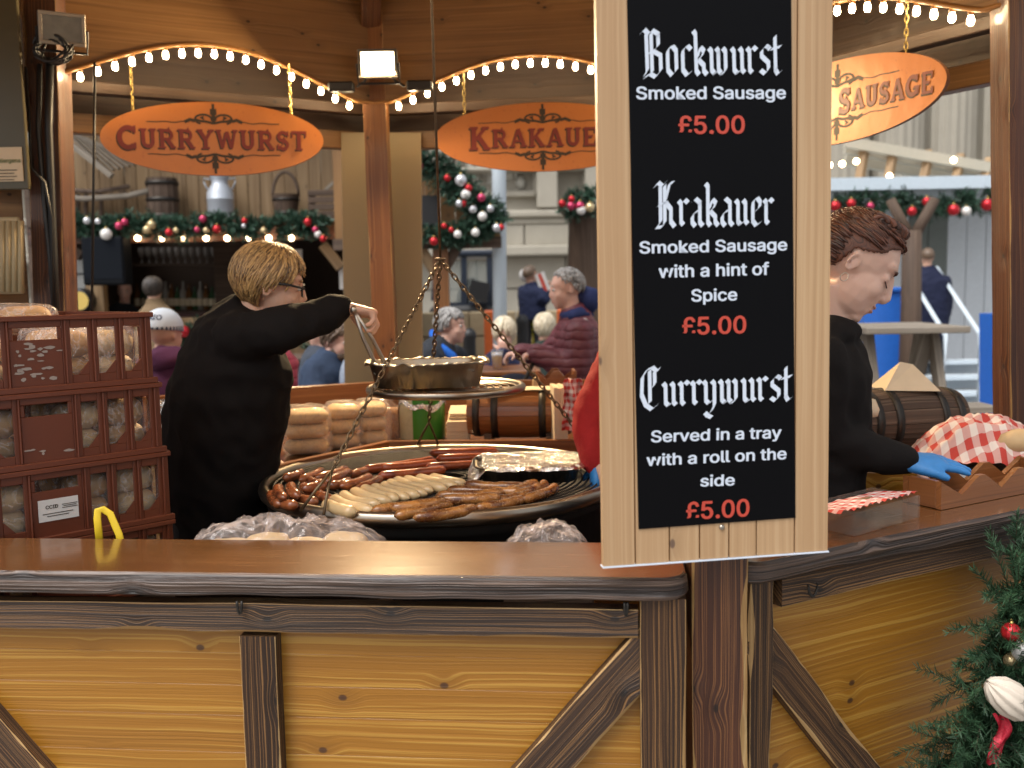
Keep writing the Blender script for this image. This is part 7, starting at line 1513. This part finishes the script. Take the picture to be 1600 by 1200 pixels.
c = P(285, 520, 8.9); garland([P(274, 530, 8.9), P(286, 518, 8.9), P(305, 522, 8.9), P(312, 535, 8.9)], .15, 60, 16, .075, .006, 21, 'small fir spray with red flower below the bar top', True, V((0, -1, 0)), .1); bauble(P(287, 518, 8.72), .055, 'r', 'the small fir spray below the bar', 'baubles on the small fir spray')
# gable porch to the right of the hut
Yg2 = 8.8; Gp = lambda px, py, dy=0.0: P(px, py, Yg2+dy)
por = empty('gable_porch', V((Gp(690, 400).x, Yg2, 0)), 'brown timber gable porch edged with fir garland beside the bar', 'porch')
zb3 = Gp(720, 372).z; lo_x = Gp(520, 372).x; hi = Gp(783, 352); ap = Gp(560, 150)
for i in range(11):
    x0_, x1_ = lo_x+(hi.x-lo_x)*i/11, lo_x+(hi.x-lo_x)*(i+1)/11; zt_a = lambda x: zb3+.03+(hi.x-x)/(hi.x-ap.x)*(ap.z-zb3); m_ = MB(); m_.prism([(x0_, zb3), (x1_-.006, zb3), (x1_-.006, zt_a(x1_)), (x0_, zt_a(x0_))], (0, Yg2+.12, 0), (1, 0, 0), UP, .025)
    for j, p_ in enumerate(m_.v): m_.g[j] = V((p_.z+i*3, p_.x, p_.y))
    build('plank', m_, M['roofwood'], por)
m_ = MB(); m_.bar(V((lo_x, Yg2+.05, zb3-.04)), V((hi.x, Yg2+.05, zb3-.04)), .12, .10); build('tie_beam', m_, M['oldwood'], por)
m_ = MB(); m_.bar(ap+V((-.1, .75, .05)), hi+V((.0, .75, .03)), 1.3, .04, up=(.7, 0, .7)); build('roof_slope', m_, M['oldwood'], por)
p0 = Gp(688, 385, .02); m_ = MB(); m_.box((p0.x, Yg2+.05, (zb3-.09)/2), (.14, .14, zb3-.09)); [m_.g.__setitem__(j, V((p_.z, p_.x, p_.y))) for j, p_ in enumerate(m_.v)]; build('post', m_, M['postwood'], por)
m_ = MB(); m_.bar(Gp(652, 380, .05), Gp(683, 430, .05), .08, .10); build('brace', m_, M['hutwood'], por); m_ = MB(); m_.bar(Gp(716, 384, .05), Gp(692, 425, .05), .08, .09); build('brace', m_, M['oldwood'], por)
m_ = MB(); m_.box(Gp(672, 330, -.02), (.16, .02, .28)); build('blackboard', m_, M['blackplastic'], por)
garland([Gp(640, 225, -.05), Gp(690, 268, -.05), Gp(735, 310, -.05), Gp(778, 350, -.05)], .17, 330, 16, .075, .006, 31, 'fir garland running down the slope of the gable porch', True, V((0, -1, 0)), .05)
garland([Gp(778, 352, -.05), Gp(730, 364, -.05), Gp(690, 368, -.05), Gp(640, 372, -.05)], .115, 170, 16, .07, .006, 32, 'fir garland along the tie beam of the gable porch', True, V((0, -1, 0)), .05)
PG = 'baubles on the porch garlands'
for px, py, kd, r_ in ((656, 260, 'p', .030), (699, 278, 'r', .034), (720, 282, 's', .055), (732, 294, 'r', .036), (728, 304, 'w', .046), (752, 309, 'p', .040), (718, 318, 's', .036), (725, 318, 'r', .032), (739, 327, 's', .038), (766, 326, 's', .036), (754, 338, 'w', .042), (776, 356, 's', .040), (783, 355, 'r', .030), (743, 363, 'w', .038), (715, 366, 'w', .036), (694, 353, 'r', .028), (678, 377, 'r', .040), (705, 359, 'r', .026)): bauble(Gp(px, py, -.20), r_, kd, 'the gable porch garland', PG)
# planter post with garland, far right of the pole
pl = empty('dark_planter_post', V((P(915, 500, 10.5).x, 10.5, 0)), 'dark post topped with a fir and candy-cane arrangement', 'post'); c = P(917, 330, 10.5); m_ = MB(); m_.lathe([(.26, 0), (.24, 1.0), (.20, c.z-.1), (.30, c.z), (0, c.z)], (c.x, c.y, 0), n=20); build('shaft', m_, M['oldwood'], pl)
garland([P(880, 322, 10.3), P(905, 312, 10.3), P(930, 312, 10.3)], .17, 90, 16, .08, .006, 41, 'fir arrangement on top of the dark post', True, V((0, -1, 0)), .05)
for px, py, kd, r_ in ((878, 318, 'r', .04), (893, 311, 'r', .036), (892, 322, 'p', .045), (906, 322, 'p', .05), (908, 328, 'w', .05), (922, 324, 'g', .05)): bauble(P(px, py, 10.05), r_, kd, 'the fir arrangement on the dark post', 'baubles on the dark post')
# ------------------------------------------------------------------ far right background
YR = 13.0; Rr_ = lambda px, py, dy=0.0: P(px, py, YR+dy)
cab = empty('white_cabin', V((Rr_(1430, 400).x, YR+1.5, 0)), 'white cabin with pale blue roof edge and garland behind the picnic table', 'cabin')
WB = plain('white_cladding', (.62, .66, .70), .5); x0, x1 = Rr_(1180, 400).x, Rr_(1640, 400).x; zr0, zr1 = Rr_(1420, 338).z, Rr_(1420, 292).z
for i in range(14): m_ = MB(); w_ = (x1-x0)/14; m_.box((x0+(i+.5)*w_, YR+1.2, zr0/2+.1), (w_-.01, .04, zr0+.2), bev=.006); build('cladding_panel', m_, WB if i not in (9, 10) else plain('grey_green_panel', (.16, .18, .165), .6), cab)
m_ = MB(); m_.box(((x0+x1)/2, YR+.6, (zr0+zr1)/2+.12), (x1-x0+.4, 2.2, .16), Matrix.Rotation(R(-4), 3, 'X')); build('roof_edge', m_, plain('pale_blue_roof', (.50, .58, .64), .5), cab)
for i, px in enumerate((1340, 1385, 1440, 1490, 1535)): m_ = MB(); m_.bar(Rr_(px, 300, .6), Rr_(px+12, 225+i*6, .8), .10, .12); build('roof_strut', m_, M['hutwood'], cab)
for dy_, y0_, y1_ in ((.7, 222, 262), (.9, 232, 270), (1.1, 250, 285)): m_ = MB(); m_.bar(Rr_(1320, y0_, dy_), Rr_(1545, y1_, dy_), .12, .14); build('roof_rail', m_, plain('pale_timber', (.42, .38, .30), .6), cab)
for i, (px, py) in enumerate(((1296, 258), (1316, 256), (1338, 252), (1390, 275), (1490, 250), (1510, 290))): o = bpy.data.objects.new('fairy_light', fme); col.objects.link(o); o.location = wmat(cab).inverted() @ Rr_(px, py, .2); o.parent = cab; o.scale = (1.4,)*3
garland([Rr_(px, 318+6*math.sin(px*.04), -.4) for px in range(1270, 1580, 28)], .19, 330, 14, .10, .008, 51, 'fir garland with red baubles under the pale blue roof', True, V((0, -1, 0)), .1)
for px, py, kd, r_ in ((1305, 322, 'r', .07), (1330, 318, 'r', .06), (1360, 322, 'p', .05), (1425, 330, 'r', .06), (1448, 315, 'r', .06), (1490, 328, 'r', .075), (1510, 330, 'w', .06), (1543, 320, 'r', .08)): bauble(Rr_(px, py, -.62), r_, kd, 'the white cabin garland', 'baubles on the white cabin garland')
tp_ = empty('forked_post', V((P(1425, 500, 9.5).x, 9.5, 0)), 'brown forked timber post in front of the white cabin', 'post'); m_ = MB(); c = P(1425, 360, 9.5); m_.tube([(c.x, 9.5, 0), (c.x+.01, 9.5, 1.2), (c.x, 9.5, c.z)], [.11, .10, .09], 12); build('trunk', m_, M['oldwood'], tp_)
for s_ in (-1, 1): m_ = MB(); m_.tube([c-UP*.1, c+V((s_*.22, 0, .30))], [.06, .05], 8); build('fork', m_, M['oldwood'], tp_)
m_ = MB(); c = P(1374, 490, 10.0); bx_ = empty('blue_bin', V((c.x, 10.0, 0)), 'blue plastic bin beside the picnic table', 'bin'); BLU = plain('blue_plastic', (.02, .13, .52), .45); zt4 = P(1374, 456, 10).z; m_.prism([(-.20, 0), (.20, 0), (.26, zt4), (-.26, zt4)], (c.x, 9.75, 0), (1, 0, 0), UP, .5); build('body', m_, BLU, bx_); m_ = MB(); m_.box((c.x, 10.0, zt4+.02), (.56, .56, .05), bev=.015); build('lid', m_, BLU, bx_)
m_ = MB(); c = P(1578, 540, 9.0); m_.prism([(-.16, 0), (.16, 0), (.2, P(1556, 490, 9).z), (-.2, P(1556, 490, 9).z)], (c.x, 8.8, 0), (1, 0, 0), UP, .4); build('blue_drum', m_, BLU, None, 'blue tub beside the right-hand post', 'tub')
Yt = 6.9; pt = empty('picnic_table', V((P(1400, 560, Yt).x, Yt, 0)), 'grey weathered picnic table with slanted legs outside the stall', 'picnic table'); ztt = P(1400, 508, Yt).z; xa, xb = P(1322, 505, Yt).x, P(1474, 505, Yt).x
for i in range(5): m_ = MB(); m_.box(((xa+xb)/2, Yt-.34+i*.17, ztt-.02), (xb-xa, .155, .045), bev=.005); build('plank', m_, M['greywood'], pt)
for x_ in (xa+.12, xb-.12):
    for s_ in (-1, 1): m_ = MB(); m_.bar(V((x_, Yt+s_*.10, ztt-.05)), V((x_+.0, Yt+s_*.55, 0)), .05, .10); build('leg', m_, M['greywood'], pt)
    m_ = MB(); m_.bar(V((x_+.03, Yt-.7, ztt*.55)), V((x_+.03, Yt+.7, ztt*.55)), .04, .09); build('cross_bar', m_, M['greywood'], pt)
m_ = MB(); m_.bar(V((xb-.15, Yt-.1, ztt-.06)), V((xa+.35, Yt-.1, ztt*.35)), .05, .09); build('diagonal_brace', m_, M['greywood'], pt)
for s_ in (-1, 1): m_ = MB(); m_.box(((xa+xb)/2, Yt+s_*.70, ztt*.60), (xb-xa, .24, .045), bev=.005); build('bench', m_, M['greywood'], pt)
m_ = MB(); st = empty('white_steps', V((P(1505, 540, 10.6).x, 10.6, 0)), 'white metal steps with handrail leading to the white cabin', 'steps')
for i in range(4): m_ = MB(); c = P(1505, 540-i*18, 10.6+.25*i); m_.box((c.x, c.y, .16*(i+1)), (.75, .26, .04)); m_.box((c.x, c.y+.12, .16*(i+1)-.08), (.75, .02, .14)); build('step', m_, M['white_paint'], st)
for px in (1478, 1532): m_ = MB(); a = P(px, 500, 10.5); m_.tube([V((a.x, 10.5, .1)), V((a.x, 10.5, 1.0)), V((a.x, 11.6, 1.75)), V((a.x, 11.6, .7))], .025, 8); build('handrail', m_, M['white_paint'], st)
Yn = 11.4; Cn = lambda px, py: P(px, py, Yn)
figure('person in a navy coat standing in front of the white cabin', Cn(1449, 403), (.2, .9, 0), (0, 0, 1), .95, [(Cn(1452, 530), .20, .15), (Cn(1452, 490), .22, .16), (Cn(1452, 440), .22, .14), (Cn(1450, 422), .10, .09), (Cn(1449, 415), .06, .06)], [([Cn(1428, 440), Cn(1424, 475), Cn(1430, 510)], [.08, .07, .05]), ([Cn(1476, 440), Cn(1480, 475), Cn(1474, 510)], [.08, .07, .05])], (), [[Cn(1452, 535)+V((s_*.1, 0, 0)), V((Cn(1452, 530).x+s_*.1, Yn, .5)), V((Cn(1452, 530).x+s_*.1, Yn, .09))] for s_ in (-1, 1)], 'skin', cloth_mat('navy_parka', (.014, .018, .045)), None, HBR, None, 1.07, .016)
# dark benches on the left
bt = empty('picnic_table', V((P(490, 600, 7.6).x, 7.6, 0)), 'dark picnic table behind the bearded man', 'picnic table'); za = P(490, 556, 7.6).z; xa, xb = P(440, 556, 7.6).x, P(560, 556, 7.6).x
for i in range(4): m_ = MB(); m_.box(((xa+xb)/2, 7.4+i*.15, za-.02), (xb-xa, .14, .04), bev=.004); build('plank', m_, M['oldwood'], bt)
for x_ in (xa+.1, xb-.1): m_ = MB(); m_.box((x_, 7.62, (za-.04)/2), (.06, .4, za-.04)); build('trestle', m_, M['oldwood'], bt)
m_ = MB(); m_.box(((xa+xb)/2, 6.95, za*.62), (xb-xa, .25, .04)); m_.box(((xa+xb)/2, 6.95, za*.31-.01), (.06, .2, za*.62-.02)); build('bench', m_, M['postwood'], bt)
c = P(488, 552, 7.6); garland([P(478, 548, 7.6), P(490, 544, 7.6), P(502, 548, 7.6)], .06, 24, 12, .05, .005, 61, 'small fir table decoration on the dark picnic table', True)
bauble(P(492, 545, 7.5), .03, 'r', 'the small table decoration', 'baubles on the table decoration')
bpy.context.view_layer.update()
